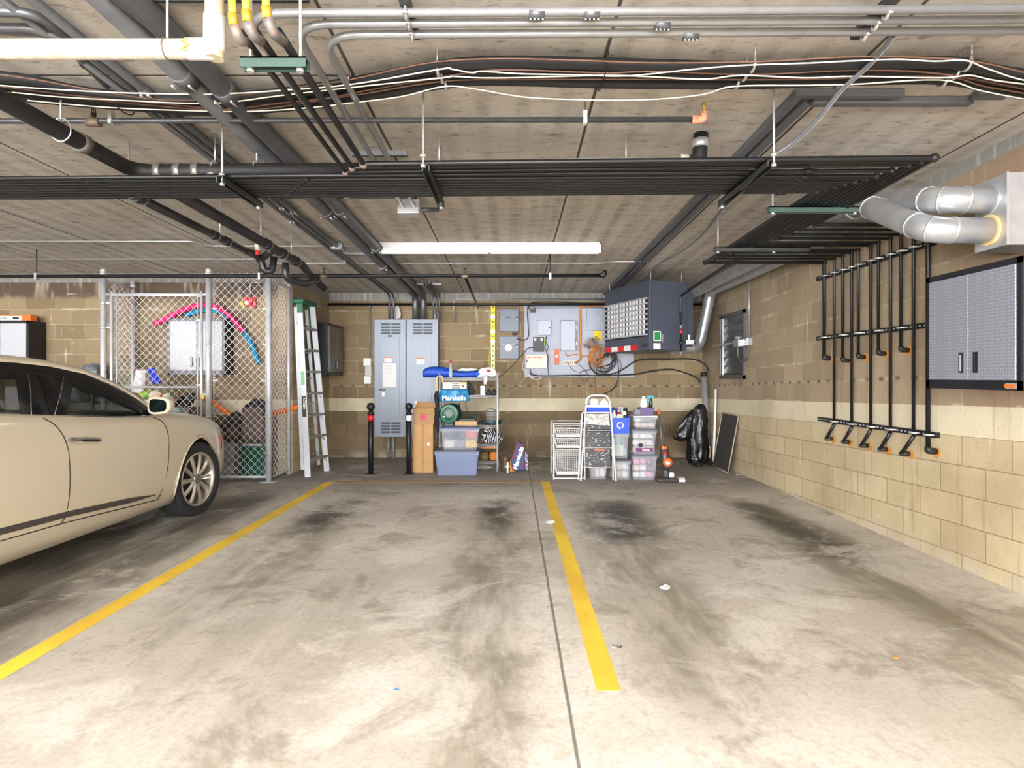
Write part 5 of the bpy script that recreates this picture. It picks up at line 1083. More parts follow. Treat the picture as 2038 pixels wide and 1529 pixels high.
for k in range(6): m.cyl((xc-0.06, 8.28, zf+k*0.022), (xc+0.06, 8.28, zf+k*0.022), 0.002, 4).cyl((xc-0.06, 8.36, zf+k*0.022), (xc+0.06, 8.36, zf+k*0.022), 0.002, 4)
m.build('wire_basket', chrome, t)
m = MB()
for s in (-1, 1): m.prism([(xc, 8.26, zf+0.165), (xc+s*0.10, 8.26, zf+0.115), (xc+s*0.10, 8.38, zf+0.115), (xc, 8.38, zf+0.165)], (0, 0, 0.008))
m.build('roof', M('feeder_roof', (60, 64, 84), 0.5), t)
for k in range(3):
    o = MB().ball((P(953+k*5, 0, 8.3).x, 8.24+0.02*k, LV[2]+0.028+0.006*k), (0.02, 0.02, 0.022+0.006*k), 10, 7).build('dark_ornament', M('dark_thing', (40, 44, 46), 0.6)); tag(o, ('small dark ornament next to the tan box', 'dark ornament between tan box and tray', 'dark ornament touching the green tray')[k], 'ornament')
# lower shelf
x = P(975, 0, 8.25).x
bwp = NT('black_white_swirl'); wv = bwp.t.nodes.new('ShaderNodeTexWave'); bwp.put(wv.inputs['Vector'], bwp.co); wv.inputs['Scale'].default_value = 9; wv.inputs['Distortion'].default_value = 14
bwp.t.links.new(bwp.mix(bwp.step(wv.outputs['Fac'], 0.72, 0.85), rgb((22, 22, 26)), rgb((220, 222, 224))), bwp.b.inputs['Base Color'])
t = thing('patterned_bag', (x, 8.3, on(LV[3])), 'black bag with white swirls on the fourth shelf', 'bag')
blob([(0, 0.12, 0.02), (0.03, 0.15, 0.03), (0.11, 0.16, 0.03), (0.18, 0.10, -0.01), (0.22, 0.03, -0.03)], (x, 8.32, on(LV[3])), 'bag_body', bwp.m, t, jit=0.06, sy=0.8)
MB().tube(smooth([(x-0.02, 8.22, LV[3]+0.2), (x-0.06, 8.22, LV[3]+0.26), (x-0.01, 8.22, LV[3]+0.24)]), 0.004, 6).build('strap', white, t)
o = blob([(0, 0.06, 0), (0.05, 0.055, 0), (0.1, 0.03, 0)], (P(957, 0, 8.3).x, 8.29, on(LV[3])), 'brown_cloth', M('brown_cloth', (96, 78, 66), 0.9, noise=0.4, scale=20), None, jit=0.1, sy=0.8); tag(o, 'brown cloth bundle left of the swirl bag', 'bundle')
for px, mt, lab in ((963, M('olive_basket', (120, 108, 60), 0.7, noise=0.5, scale=50), 'olive woven pumpkin ornament on the bottom shelf'), (983, M('pumpkin_orange', (206, 122, 50), 0.6, noise=0.3, scale=40), 'orange pumpkin ornament on the bottom shelf')):
    x = P(px, 0, 8.25).x; t = thing('pumpkin', (x, 8.3, on(LV[4])), lab, 'pumpkin', 'pumpkins on the bottom shelf')
    m = MB()
    for k in range(8): a_ = k*PI/4; m.ball((x+0.035*math.cos(a_), 8.30+0.035*math.sin(a_), LV[4]+0.068), (0.036, 0.036, 0.062), 10, 8)
    m.build('shell', mt, t); MB().cyl((x, 8.3, LV[4]+0.12), (x+0.008, 8.3, LV[4]+0.155), 0.008).build('stem', greenp, t)
x0, x1 = P(952, 0, 8.3).x, P(992, 0, 8.3).x
o = MB().box(x0, x1, 8.32, 8.5, on(LV[4]), LV[4]+0.2).build('brown_crate', M('dark_brown_box', (74, 58, 40), 0.8, noise=0.5, scale=30)); tag(o, 'dark brown crate behind the pumpkins on the bottom shelf', 'crate'); MB().box(x0+0.01, x1-0.02, 8.316, 8.32, LV[4]+0.165, LV[4]+0.195).build('orange_trim', orangec, o)
o.location += V(0, 0.04, 0)
o = blob([(0, 0.1, 0), (0.03, 0.12, 0), (0.07, 0.05, 0)], (P(965, 0, 8.35).x, 8.38, 0), 'crumpled_film', M('cloudy_plastic2', (170, 166, 156), 0.4, alpha=0.8), None, jit=0.15, sy=0.8); tag(o, 'crumpled clear film on the floor under the bottom shelf', 'plastic sheet')
# bins before the shelf
def tote(px0, px1, py0, py1, d, dep, z0, mat, lidm, lab, grp=None, taper=0.88, lidh=0.022, name='storage_bin', lid=True, rim=None):
    q = rect(px0, py0, px1, py1, d); z1 = q[3]
    t = thing(name, ((q[0]+q[1])/2, d+dep/2, z0), lab, 'bin', grp)
    x0, x1 = q[0]+0.012, q[1]-0.012; y0, y1 = d+0.008, d+dep-0.008; cx_, cy_ = (x0+x1)/2, (y0+y1)/2
    m = MB(); th = 0.004
    def ring_(k, z, o=0): return [V(cx_+(x-cx_)*k+(-o if x > cx_ else o), cy_+(y-cy_)*k+(-o if y > cy_ else o), z) for x, y in ((x0, y0), (x1, y0), (x1, y1), (x0, y1))]
    zt_ = z1-(lidh if lid else 0)
    R_ = [ring_(taper, z0+0.001), ring_(1, zt_), ring_(1, zt_, th), ring_(taper, z0+0.006, th)]
    for r_ in R_: m.v += r_
    for i in range(3):
        for j in range(4): m.f.append((i*4+j, i*4+(j+1) % 4, (i+1)*4+(j+1) % 4, (i+1)*4+j)); m.sm.append(False)
    m.f += [(0, 3, 2, 1), (12, 13, 14, 15)]; m.sm += [False, False]
    m.build('tub', mat, t)
    rm_ = rim or mat
    b = MB().box(q[0]+0.004, q[1]-0.004, d, y0+0.004, zt_-0.03, zt_).box(q[0]+0.004, q[1]-0.004, y1-0.004, d+dep, zt_-0.03, zt_).box(q[0]+0.004, x0+0.006, y0, y1, zt_-0.03, zt_).box(x1-0.006, q[1]-0.004, y0, y1, zt_-0.03, zt_); b.build('rim', rm_, t)
    if lid: MB().box(q[0], q[1], d-0.004, d+dep+0.004, z1-lidh, z1).build('lid', lidm, t, bevel=0.006)
    return t, q, z1, (cx_, cy_)
def cloth_in(t, c, w_, h, z, mats, name='contents', n_=5, dep=0.12):
    """folded soft goods seen through the tub; each a part"""
    for k, mt in enumerate(mats):
        a = (k % 3-1)*w_*0.31; zz = z+0.02+(k//3)*h/((len(mats)+2)//3)
        hh = h/((len(mats)+2)//3)*0.9
        blob([(0, w_*0.17, 0), (hh*0.3, w_*0.2, 0), (hh*0.8, w_*0.18, random.uniform(-.02, .02)*w_), (hh, w_*0.1, 0)], (c[0]+a, c[1]-0.035+random.uniform(0, 0.02), zz), name, mt, t, seg=12, jit=0.08, sy=dep/w_*2.6)
cl = [M('coral_cloth', (224, 96, 90), 0.9), M('navy_cloth', (50, 54, 78), 0.9), M('white_cloth', (226, 224, 222), 0.9), M('yellow_cloth', (232, 190, 60), 0.9), M('pink_cloth', (222, 140, 170), 0.9), M('cream_cloth', (222, 206, 186), 0.9), M('plum_cloth', (120, 60, 104), 0.9), M('grey_cloth', (140, 140, 150), 0.9), M('mint_cloth', (150, 200, 186), 0.9), M('brown_cloth2', (140, 104, 80), 0.9)]
t, q, z1, c_ = tote(864, 954, 898, 948, 7.80, 0.36, 0, blueclear, M('blue_lid', (90, 96, 120), 0.4), 'large blue-grey plastic bin on the floor before the shelf')
MB().box(q[0]+0.06, q[1]-0.06, 7.84, 8.1, 0.02, 0.17).build('contents', M('pale_blue_cloth', (150, 156, 186), 0.9), t, bevel=0.02)
t, q, z2, c_ = tote(876, 954, 851, 899, 7.86, 0.30, z1, clearp, M('blue_lid2', (60, 80, 140), 0.35), 'clear bin of colourful clothes stacked on the blue-grey bin')
cloth_in(t, c_, q[1]-q[0]-0.06, 0.26, z1, [cl[2], cl[7], cl[3], cl[1], cl[1], cl[0]])
# umbrella
x = P(868, 0, 8.12).x
t = thing('umbrella', (x, 8.13, 0.55), 'folded black umbrella hooked on the left shelf post', 'umbrella')
MB().tube([P(869, 778, 8.13), P(868, 788, 8.13), P(871, 812, 8.13), P(870, 846, 8.13), P(871, 862, 8.13)], 0.03, 10, rs=[0.012, 0.034, 0.024, 0.03, 0.012]).build('canopy', M('umbrella_black', (26, 27, 34), 0.8), t)
MB().tube(smooth([P(869, 780, 8.13), P(869, 765, 8.13), P(869, 755, 8.13), P(872, 749, 8.14), P(878, 749, 8.15), P(881, 754, 8.15), P(880, 761, 8.15)]), 0.009, 8).build('wooden_handle', M('light_wood', (222, 190, 140), 0.5), t)
MB().tube([P(871, 862, 8.13), P(871, 898, 8.13)], 0.007, 6).build('tip', blackp, t)
# things on the floor right of the shelf
x = P(1006, 0, 8.1).x
t = thing('brown_lantern', (x, 8.1, 0), 'brown round lantern with a white stand on the floor by the shelf', 'lantern')
MB().lathe((x, 8.15, 0), [(0.06, 0), (0.065, 0.05), (0.05, 0.16), (0.065, 0.2), (0.04, 0.22)], 18).build('lantern_body', M('lantern_brown', (92, 72, 50), 0.5, noise=0.4, scale=30), t)
MB().lathe((x+0.03, 8.04, 0.0), [(0.018, 0), (0.012, 0.07), (0.035, 0.09), (0.012, 0.11), (0.012, 0.15)], 14).build('white_stand', white, t)
MB().lathe((x+0.09, 8.17, 0.0), [(0.045, 0), (0.05, 0.05), (0.03, 0.16)], 14).build('amber_shade', M('amber_shade', (200, 150, 60), 0.4), t)
x0, x1 = P(1021, 0, 8.1).x, P(1046, 0, 8.1).x
t = thing('shopping_bag', ((x0+x1)/2, 8.15, 0), 'navy shopping bag with white lettering standing on the floor', 'bag')
nb = M('navy_bag', (22, 44, 96), 0.5)
m = MB().prism([P(1020, 937, 8.08), P(1046, 937, 8.08), P(1044, 906, 8.08), P(1042, 882, 8.08), P(1036, 883, 8.08), P(1031, 878, 8.08), P(1024, 897, 8.08), P(1017, 918, 8.08)], (0, 0.12, 0)); 
for v in m.v: v.z = max(v.z, 0.0)
m.build('bag_body', nb, t, bevel=0.01)
pl([(1020, 936), (1017, 918), (1024, 897), (1031, 879)], 8.077, 0.005, red, 'red_edge', t); pl([(1046, 936), (1042, 910), (1036, 902), (1042, 884)], 8.077, 0.004, red, 'red_edge', t)
text('Marshalls', 0.085, P(1032, 912, 8.074), (PI/2, math.radians(-72), 0), white, t, bold=0.003)
pts = [P(1044, 937, 8.14), P(1051, 937, 8.14), P(1050, 905, 8.14), P(1045, 898, 8.14)]
for p in pts: p.z = max(p.z, 0)
MB().prism(pts, (0, 0.05, 0)).build('side_gusset', M('silver_print', (176, 180, 192), 0.5, col2=(60, 70, 100), scale=40), t)

# ================================================================ WIRE DRAWERS, STEP STOOL, BINS
wwh = M('white_coated_wire', (228, 228, 228), 0.35)
x0, x1 = P(1102, 0, 7.52).x, P(1164, 0, 7.52).x; y0, y1 = 7.52, 8.02
t = thing('wire_drawer_unit', ((x0+x1)/2, 7.75, 0), 'white wire drawer unit on the floor left of the step stool', 'drawer unit')
m = MB()
for x in (x0, x1):
    for y in (y0, y1): m.cyl((x, y, 0), (x, y, 0.72), 0.009, 8)
for z in (0.02, 0.71, 0.54, 0.40, 0.24):
    for x in (x0, x1): m.cyl((x, y0, z), (x, y1, z), 0.006, 6)
for z in (0.02, 0.71):
    for y in (y0, y1): m.cyl((x0, y, z), (x1, y, z), 0.008, 6)
m.build('frame', wwh, t)
for z0, z1 in ((0.56, 0.65), (0.42, 0.52), (0.08, 0.38)):
    m = MB(); a0, a1 = x0+0.02, x1-0.02; nz = max(3, int((z1-z0)/0.025)); nx = 14
    def sh(k): return 0.02*(1-k)
    for i in range(nz+1):
        f = i/nz; s_ = 0.02*(1-f); m.tube([(a0+s_, y0+0.01+s_, z0+(z1-z0)*f), (a1-s_, y0+0.01+s_, z0+(z1-z0)*f), (a1-s_, y1-0.03, z0+(z1-z0)*f), (a0+s_, y1-0.03, z0+(z1-z0)*f)], 0.0028, 4, closed=True)
    for i in range(nx+1):
        f = i/nx; xa = a0+0.02+(a1-a0-0.04)*f; xb = a0+(a1-a0)*f
        m.tube([(xb, y0+0.01, z1), (xa, y0+0.03, z0), (xa, y1-0.03, z0), (xb, y1-0.03, z1)], 0.0028, 4)
    for s in (0, 1):
        for i in range(1, 10):
            yy = y0+0.02+(y1-y0-0.05)*i/10; xx = (a0, a1)[s]; xi_ = (a0+0.02, a1-0.02)[s]; m.cyl((xx, yy, z1), (xi_, yy, z0), 0.002, 4)
    m.tube([(a0, y0+0.008, z1), (a1, y0+0.008, z1), (a1, y1-0.03, z1), (a0, y1-0.03, z1)], 0.006, 6, closed=True)
    b = m.build('basket', wwh, t)
    MB().box(a0+0.02, a1-0.02, y0+0.012, y0+0.02, z0-0.015, z0+0.012).build('front_lip', wwh, b)
# step stool
t = thing('step_stool', (P(1189, 0, 7.4).x, 7.4, 0), 'folded white step stool with three paint-spattered black steps', 'step stool')
def SP(px, py): return P(px, py, 7.36+0.10*(960-py)/172.0)
a = [SP(1156, 958), SP(1166, 815), SP(1167, 797), SP(1172, 789), SP(1180, 787), SP(1200, 787), SP(1208, 789), SP(1213, 797), SP(1215, 815), SP(1226, 958)]
MB().tube(fillet(a, 0.03), 0.0115, 10).build('front_frame', wwh, t)
b = [V(p.x+dx, p.y+0.05, p.z) for p, dx in ((SP(1152, 957), 0), (SP(1160, 822), 0), (SP(1219, 822), 0), (SP(1222, 957), 0))]
MB().tube(fillet(b, 0.02), 0.010, 10).build('rear_frame', wwh, t)
sp = NT('paint_spattered_step'); nn = sp.noise(sp.vec(sp.mul(sp.x, 1.0), 0.0, sp.mul(sp.z, 1.7)), 26, 5, 0.75); n2_ = sp.noise(sp.co, 7, 3)
sp.t.links.new(sp.mix(sp.mul(sp.step(nn, 0.56, 0.60), sp.step(n2_, 0.42, 0.55)), rgb((44, 44, 48)), rgb((220, 216, 206))), sp.b.inputs['Base Color'])
for (ya, yb) in ((855, 823), (890, 858), (930, 893)):
    p0, p1, p2, p3 = SP(1165, ya), SP(1215, ya), SP(1214, yb), SP(1167, yb)
    s_ = MB().prism([p0+V(0, -0.012, 0), p1+V(0, -0.012, 0), p2+V(0, -0.012, 0), p3+V(0, -0.012, 0)], (0, 0.022, 0)).build('step', sp.m, t, bevel=0.006)
    if ya == 855: MB().prism([p0+V(0.005, -0.016, 0.07), p1+V(-0.01, -0.016, 0.05), p2+V(-0.02, -0.016, -0.005), p3+V(0.005, -0.016, -0.005)], (0, 0.003, 0)).build('white_paint_patch', M('spilled_white', (216, 212, 204), 0.6, col2=(150, 146, 140), scale=30), s_)
    if ya == 930: MB().prism([p3+V(0.09+0.0, -0.014, -0.02), p3+V(0.24, -0.014, -0.02), p3+V(0.22, -0.014, -0.005), p3+V(0.11, -0.014, -0.005)], (0, 0.003, 0)).build('coral_mark', M('coral', (230, 110, 84), 0.6), s_)
for py in (857, 892, 931): MB().cyl(SP(1160, py)+V(0, 0.02, 0), SP(1220, py)+V(0, 0.02, 0), 0.005, 6).build('cross_wire', wwh, t)
def mini(name, mat, x, y, z, prof, lab, cat='bottle', capm=None, cap=None, grp=None):
    t = thing(name, (x, y, z), lab, cat, grp); MB().lathe((x, y, z), prof, 16).build('bottle_body', mat, t)
    if cap: MB().lathe((x, y, z+prof[-1][1]), cap, 12).build('cap', capm, t)
    return t
# stack behind the stool: small bin, grey box, blue tub
t, q, zb1, c_ = tote(1172, 1210, 925, 957, 7.52, 0.26, 0, clearp, M('white_lid', (220, 220, 222), 0.4), 'small clear bin of cloth under the step stool')
cloth_in(t, c_, q[1]-q[0]-0.04, 0.14, 0, [cl[9], cl[5], cl[2]])
dk = MB().box(q[0]-0.01, q[1]+0.02, 7.55, 7.83, zb1, P(0, 824, 7.55).z).build('dark_crate', M('charcoal_crate', (52, 54, 60), 0.6)); tag(dk, 'charcoal crate stacked behind the steps of the step stool', 'crate')
zc1 = P(0, 824, 7.55).z
t, q, zt1, c_ = tote(1167, 1214, 806, 824, 7.53, 0.30, zc1, bluep, white, 'blue tub with white rim behind the top of the step stool', lid=False, rim=white)
o = MB().prism([P(1174, 812, 7.6), P(1188, 812, 7.6), P(1193, 806, 7.6), P(1189, 795, 7.6), P(1176, 794, 7.6)], (0, 0.08, 0)).build('blue_pouch', M('sky_blue_pouch', (90, 170, 226), 0.4, col2=(230, 236, 240), scale=12), None, bevel=0.004); tag(o, 'light blue and white pouch sticking out of the blue tub', 'pouch')
o = MB().prism([P(1194, 812, 7.66), P(1210, 812, 7.66), P(1211, 803, 7.66), P(1202, 794, 7.66), P(1193, 803, 7.66)], (0, 0.02, 0)).build('white_booklet', paper); tag(o, 'white booklet sticking out of the blue tub', 'booklet')
# clear bins and recycling bin
t, q, za, c_ = tote(1214, 1257, 915, 957, 7.45, 0.34, 0, clearp, M('charcoal_lid', (64, 66, 74), 0.45), 'clear bin with dark lid on the floor right of the step stool')
cloth_in(t, c_, q[1]-q[0]-0.04, 0.2, 0, [cl[7], cl[5], cl[2], cl[9], cl[5], cl[2]])
t, q, zb, c_ = tote(1214, 1253, 863, 914.5, 7.50, 0.30, za, clearp, M('smoke_lid', (130, 136, 142), 0.35), 'clear bin holding a printed sign, middle of the stack below the recycling bin')
cloth_in(t, c_, q[1]-q[0]-0.04, 0.26, za, [cl[2], cl[8], cl[8], cl[2], cl[8], cl[7]])
MB().box(q[0]+0.02, q[1]-0.075, 7.535, 7.54, za+0.04, za+0.17).build('printed_sign', M('sign_paper', (222, 222, 206), 0.7), t)
text('ISIRI', 0.05, ((q[0]+q[1])/2-0.025, 7.533, za+0.138), FRONT, M('olive_print', (120, 130, 70), 0.7), t, bold=0.001); text('PEACE', 0.032, ((q[0]+q[1])/2-0.025, 7.533, za+0.097), FRONT, MATS['olive_print'], t); text('& JOY', 0.038, ((q[0]+q[1])/2-0.025, 7.533, za+0.062), FRONT, MATS['olive_print'], t)
q = rect(1214, 832, 1253, 862, 7.48)
t = thing('recycling_bin', ((q[0]+q[1])/2, 7.62, zb), 'blue recycling bin with white arrows symbol full of bottles', 'bin')
zr0, zr1 = zb+0.001, P(0, 832, 7.48).z; zrb = P(0, 815, 7.48).z
m = MB(); x0, x1, y0, y1 = q[0], q[1], 7.48, 7.76; th = 0.005; k = 0.95; cx_ = (x0+x1)/2; cy_ = 7.62
def rr(kk, z0a, z1a, o=0): return [V(cx_+(x0-cx_)*kk+o, cy_+(y0-cy_)*kk+o, z0a), V(cx_+(x1-cx_)*kk-o, cy_+(y0-cy_)*kk+o, z0a), V(cx_+(x1-cx_)*kk-o, cy_+(y1-cy_)*kk-o, z1a), V(cx_+(x0-cx_)*kk+o, cy_+(y1-cy_)*kk-o, z1a)]
for r_ in (rr(k, zr0, zr0), rr(1, zr1, zrb), rr(1, zr1, zrb, th), rr(k, zr0+th, zr0+th, th)): m.v += r_
for i in range(3):
    for j in range(4): m.f.append((i*4+j, i*4+(j+1) % 4, (i+1)*4+(j+1) % 4, (i+1)*4+j)); m.sm.append(False)
m.f += [(0, 3, 2, 1), (12, 13, 14, 15)]; m.sm += [False]*2
m.build('tub', bluep, t)
for k_ in range(3):   # three chasing arrows
    a0 = math.radians(90+120*k_); cxx, czz = cx_+0.005, (zr0+zr1)/2+0.005; r_ = 0.037
    pts = [(cxx+r_*math.cos(a0+u), 7.474+0.001, czz+r_*math.sin(a0+u)) for u in [math.radians(v) for v in (-42, -20, 0, 20, 34)]]
    MB().tube(pts, 0.0075, 6).build('recycling_arrow', white, t)
    e = a0+math.radians(52); d_ = V(-math.sin(e), 0, math.cos(e)); p_ = V(cxx+r_*math.cos(e), 7.475, czz+r_*math.sin(e)); n_ = V(math.cos(e), 0, math.sin(e))
    MB().prism([p_+d_*0.014, p_-d_*0.008+n_*0.016, p_-d_*0.008-n_*0.016], (0, -0.004, 0)).build('arrow_head', white, t)
zq_ = zr0+0.01
mini('spray_bottle', M('pale_grey_bottle', (196, 196, 190), 0.4), P(1222, 0, 7.55).x, 7.55, zq_, [(0.036, 0), (0.038, 0.02), (0.038, 0.21), (0.016, 0.255), (0.014, 0.28)], 'pale grey bottle with dark nozzle in the recycling bin', capm=blackp, cap=[(0.016, 0), (0.016, 0.03), (0.006, 0.04)])
mini('soap_bottle', M('crimson_bottle', (186, 24, 74), 0.35), P(1232, 0, 7.58).x, 7.60, zq_, [(0.03, 0), (0.032, 0.18), (0.028, 0.235), (0.012, 0.26)], 'crimson bottle in the middle of the recycling bin', capm=white, cap=[(0.012, 0), (0.012, 0.02)])
mini('aerosol_can', blackp, P(1245, 0, 7.6).x, 7.62, zq_, [(0.036, 0), (0.036, 0.24), (0.03, 0.265), (0.028, 0.27)], 'black can with white round label in the recycling bin', 'can', M('dark_cap', (40, 46, 50)), [(0.028, 0), (0.028, 0.03), (0.02, 0.04)])
o = MB().lathe((P(1243, 0, 7.57).x, 7.578, zq_+0.24), [(0.026, 0), (0.026, 0.004)], 16, 'y').build('round_lid', white); tag(o, 'white round lid resting before the black can', 'disc')  # a loose white lid
o = MB().prism([V(P(1226, 0, 7.52).x, 7.505, zr1-0.03), V(P(1240, 0, 7.52).x, 7.505, zr1-0.03), V(P(1240, 0, 7.52).x, 7.505, zr1+0.04), V(P(1229, 0, 7.52).x, 7.505, zr1+0.045)], (0, 0.02, 0)).build('floral_carton', M('floral_print', (226, 224, 214), 0.6, col2=(170, 160, 70), scale=60)); tag(o, 'pale floral carton at the front of the recycling bin', 'carton')
o = blob([(0, 0.03, 0), (0.05, 0.06, 0), (0.1, 0.05, 0), (0.13, 0.02, 0)], (P(1236, 0, 7.7).x, 7.70, zr0+0.20), 'floral_cloth', M('floral_cloth', (220, 220, 214), 0.8, col2=(90, 96, 90), scale=50), None); tag(o, 'floral cloth at the back of the recycling bin', 'cloth')
# right stack of three
dkl = M('grey_lid', (98, 100, 112), 0.45)
t, q, z_a, c_ = tote(1258, 1309, 906, 957, 7.46, 0.32, 0, clearp, dkl, 'clear bin of pink cloth at the bottom of the right stack', 'stack of three clear bins')
cloth_in(t, c_, q[1]-q[0]-0.05, 0.26, 0, [cl[2], cl[2], cl[4], cl[5], cl[2], cl[6], cl[4], cl[4], cl[6]])
t, q, z_b, c_ = tote(1258, 1308, 855, 905.5, 7.48, 0.30, z_a, clearp, dkl, 'clear bin with a plum banner, middle of the right stack', 'stack of three clear bins')
cloth_in(t, c_, q[1]-q[0]-0.05, 0.26, z_a, [cl[5], cl[5], cl[2], cl[2], cl[5], cl[2], cl[2], cl[2], cl[2]])
bn = MB().box(q[0]+0.05, q[1]-0.05, 7.495, 7.499, z_a+0.035, z_a+0.085).build('plum_banner', cl[6], t); text('love', 0.055, ((q[0]+q[1])/2+0.02, 7.494, z_a+0.062), FRONT, white, t, bold=0.001)
MB().lathe((q[0]+0.11, 7.494, z_a+0.12), [(0.03, 0), (0.03, 0.003)], 14, 'y').build('round_motif', M('navy_motif', (40, 36, 70), 0.7), t)
t, q, z_c, c_ = tote(1261, 1309, 828, 854.5, 7.50, 0.27, z_b, clearp, white, 'shallow clear bin on top of the right stack', 'stack of three clear bins', lidh=0.014)
cloth_in(t, c_, q[1]-q[0]-0.05, 0.13, z_b, [cl[5], cl[5], cl[5], cl[2]])
t = thing('purple_basket', (P(1287, 0, 7.6).x, 7.6, z_c), 'purple striped fabric basket on top of the right bin stack', 'basket')
pb = NT('purple_stripes'); s_ = pb.ma('SINE', pb.mul(pb.add(pb.x, pb.z), 260), 0); pb.t.links.new(pb.mix(pb.step(s_, 0, 0.4), rgb((66, 54, 96)), rgb((120, 110, 150))), pb.b.inputs['Base Color'])
m = MB(); m.box(P(1273, 0, 7.54).x, P(1302, 0, 7.54).x, 7.54, 7.70, z_c+0.001, z_c+0.10, taper=0.9); m.build('basket_body', pb.m, t, bevel=0.008)
o = blob([(0, 0.05, 0), (0.04, 0.065, 0), (0.09, 0.04, 0)], (P(1268, 0, 7.6).x, 7.58, z_c+0.002), 'grey_pouch', M('grey_lilac', (132, 126, 140), 0.7, noise=0.3, scale=30), None, jit=0.1, sy=0.8); tag(o, 'grey pouch left of the purple basket', 'pouch')
mini('white_jug', white, P(1281, 0, 7.62).x, 7.62, z_c+0.102, [(0.045, 0), (0.05, 0.03), (0.046, 0.05), (0.05, 0.055), (0.034, 0.10), (0.022, 0.11), (0.022, 0.14)], 'white round-shouldered bottle standing in the purple basket')
x = P(1296, 0, 7.6).x; t = thing('trigger_sprayer', (x, 7.62, z_c+0.102), 'spray bottle with teal trigger in the purple basket', 'bottle')
MB().lathe((x, 7.62, z_c+0.102), [(0.024, 0), (0.026, 0.05), (0.014, 0.10), (0.012, 0.12)], 14).build('bottle_body', M('dark_green_bottle', (20, 50, 44), 0.3), t)
m = MB().box(x-0.045, x+0.03, 7.605, 7.635, z_c+0.22, z_c+0.255); m.prism([(x-0.02, 7.607, z_c+0.22), (x-0.05, 7.607, z_c+0.16), (x-0.04, 7.607, z_c+0.155), (x-0.0, 7.607, z_c+0.22)], (0, 0.026, 0)).box(x+0.03, x+0.045, 7.61, 7.63, z_c+0.228, z_c+0.248); m.build('trigger_head', M('teal_plastic', (30, 160, 176), 0.4), t, bevel=0.004)
# vacuum
t = thing('vacuum_cleaner', (P(1324, 0, 7.5).x, 7.5, 0), 'upright grey and orange vacuum cleaner beside the stacked bins', 'vacuum cleaner')
xv = P(1325, 0, 7.45).x; vg = M('vac_grey', (96, 98, 106), 0.4, 0.2)
MB().box(P(1306, 0, 7.36).x, P(1349, 0, 7.36).x, 7.30, 7.48, 0.0, 0.055).build('floor_head', M('vac_head', (70, 58, 52), 0.4, 0.2, noise=0.4, scale=40), t, bevel=0.015)
MB().cyl((xv, 7.42, 0.05), (xv-0.01, 7.47, 0.22), 0.028, 12).build('neck', vg, t)
MB().tube([(xv, 7.45, 0.12), (xv, 7.46, 0.2), (xv-0.005, 7.47, 0.30), (xv-0.01, 7.48, 0.40), (xv-0.02, 7.49, 0.44)], 0.05, 16, rs=[0.035, 0.06, 0.062, 0.05, 0.03]).build('body', M('vac_dark', (58, 54, 60), 0.4), t)
MB().lathe((xv+0.015, 7.385, 0.235), [(0.035, 0), (0.054, 0.01), (0.06, 0.03), (0.055, 0.05)], 24, 'y').build('orange_cyclone', M('vac_orange', (222, 96, 30), 0.3, coat=0.5), t)
MB().lathe((xv+0.015, 7.378, 0.228), [(0.02, 0), (0.034, 0.006), (0.036, 0.012)], 6, 'y').build('silver_badge', zinc, t)
MB().box(xv-0.05, xv+0.015, 7.43, 7.5, 0.39, 0.44).build('orange_top', MATS['vac_orange'], t, bevel=0.012); MB().ball((xv-0.01, 7.425, 0.35), 0.022, 10, 8).build('red_button', red, t)
MB().cyl((xv-0.03, 7.49, 0.40), (P(1312, 0, 7.58).x, 7.58, 0.83), 0.013, 10).build('wand', vg, t); MB().cyl((P(1312, 0, 7.58).x, 7.58, 0.82), (P(1311, 0, 7.59).x, 7.59, 0.89), 0.016, 10).build('orange_handle', M('copper_orange', (196, 90, 40), 0.4), t)
MB().lathe((xv+0.06, 7.40, 0.055), [(0.03, 0), (0.034, 0.04), (0.02, 0.06)], 14).build('white_tool', white, t)
t = thing('white_booklet', (P(1354, 0, 7.5).x, 7.4, 0), 'small white box on the floor right of the vacuum cleaner', 'box')
MB().box(P(1345, 0, 7.36).x, P(1364, 0, 7.36).x, 7.36, 7.52, 0.0, 0.03).build('carton', paper, t, bevel=0.003); MB().box(P(1347, 0, 7.4).x, P(1363, 0, 7.4).x, 7.4, 7.51, 0.03, 0.045).build('grey_top', M('pale_grey_card', (176, 180, 188), 0.6), t)
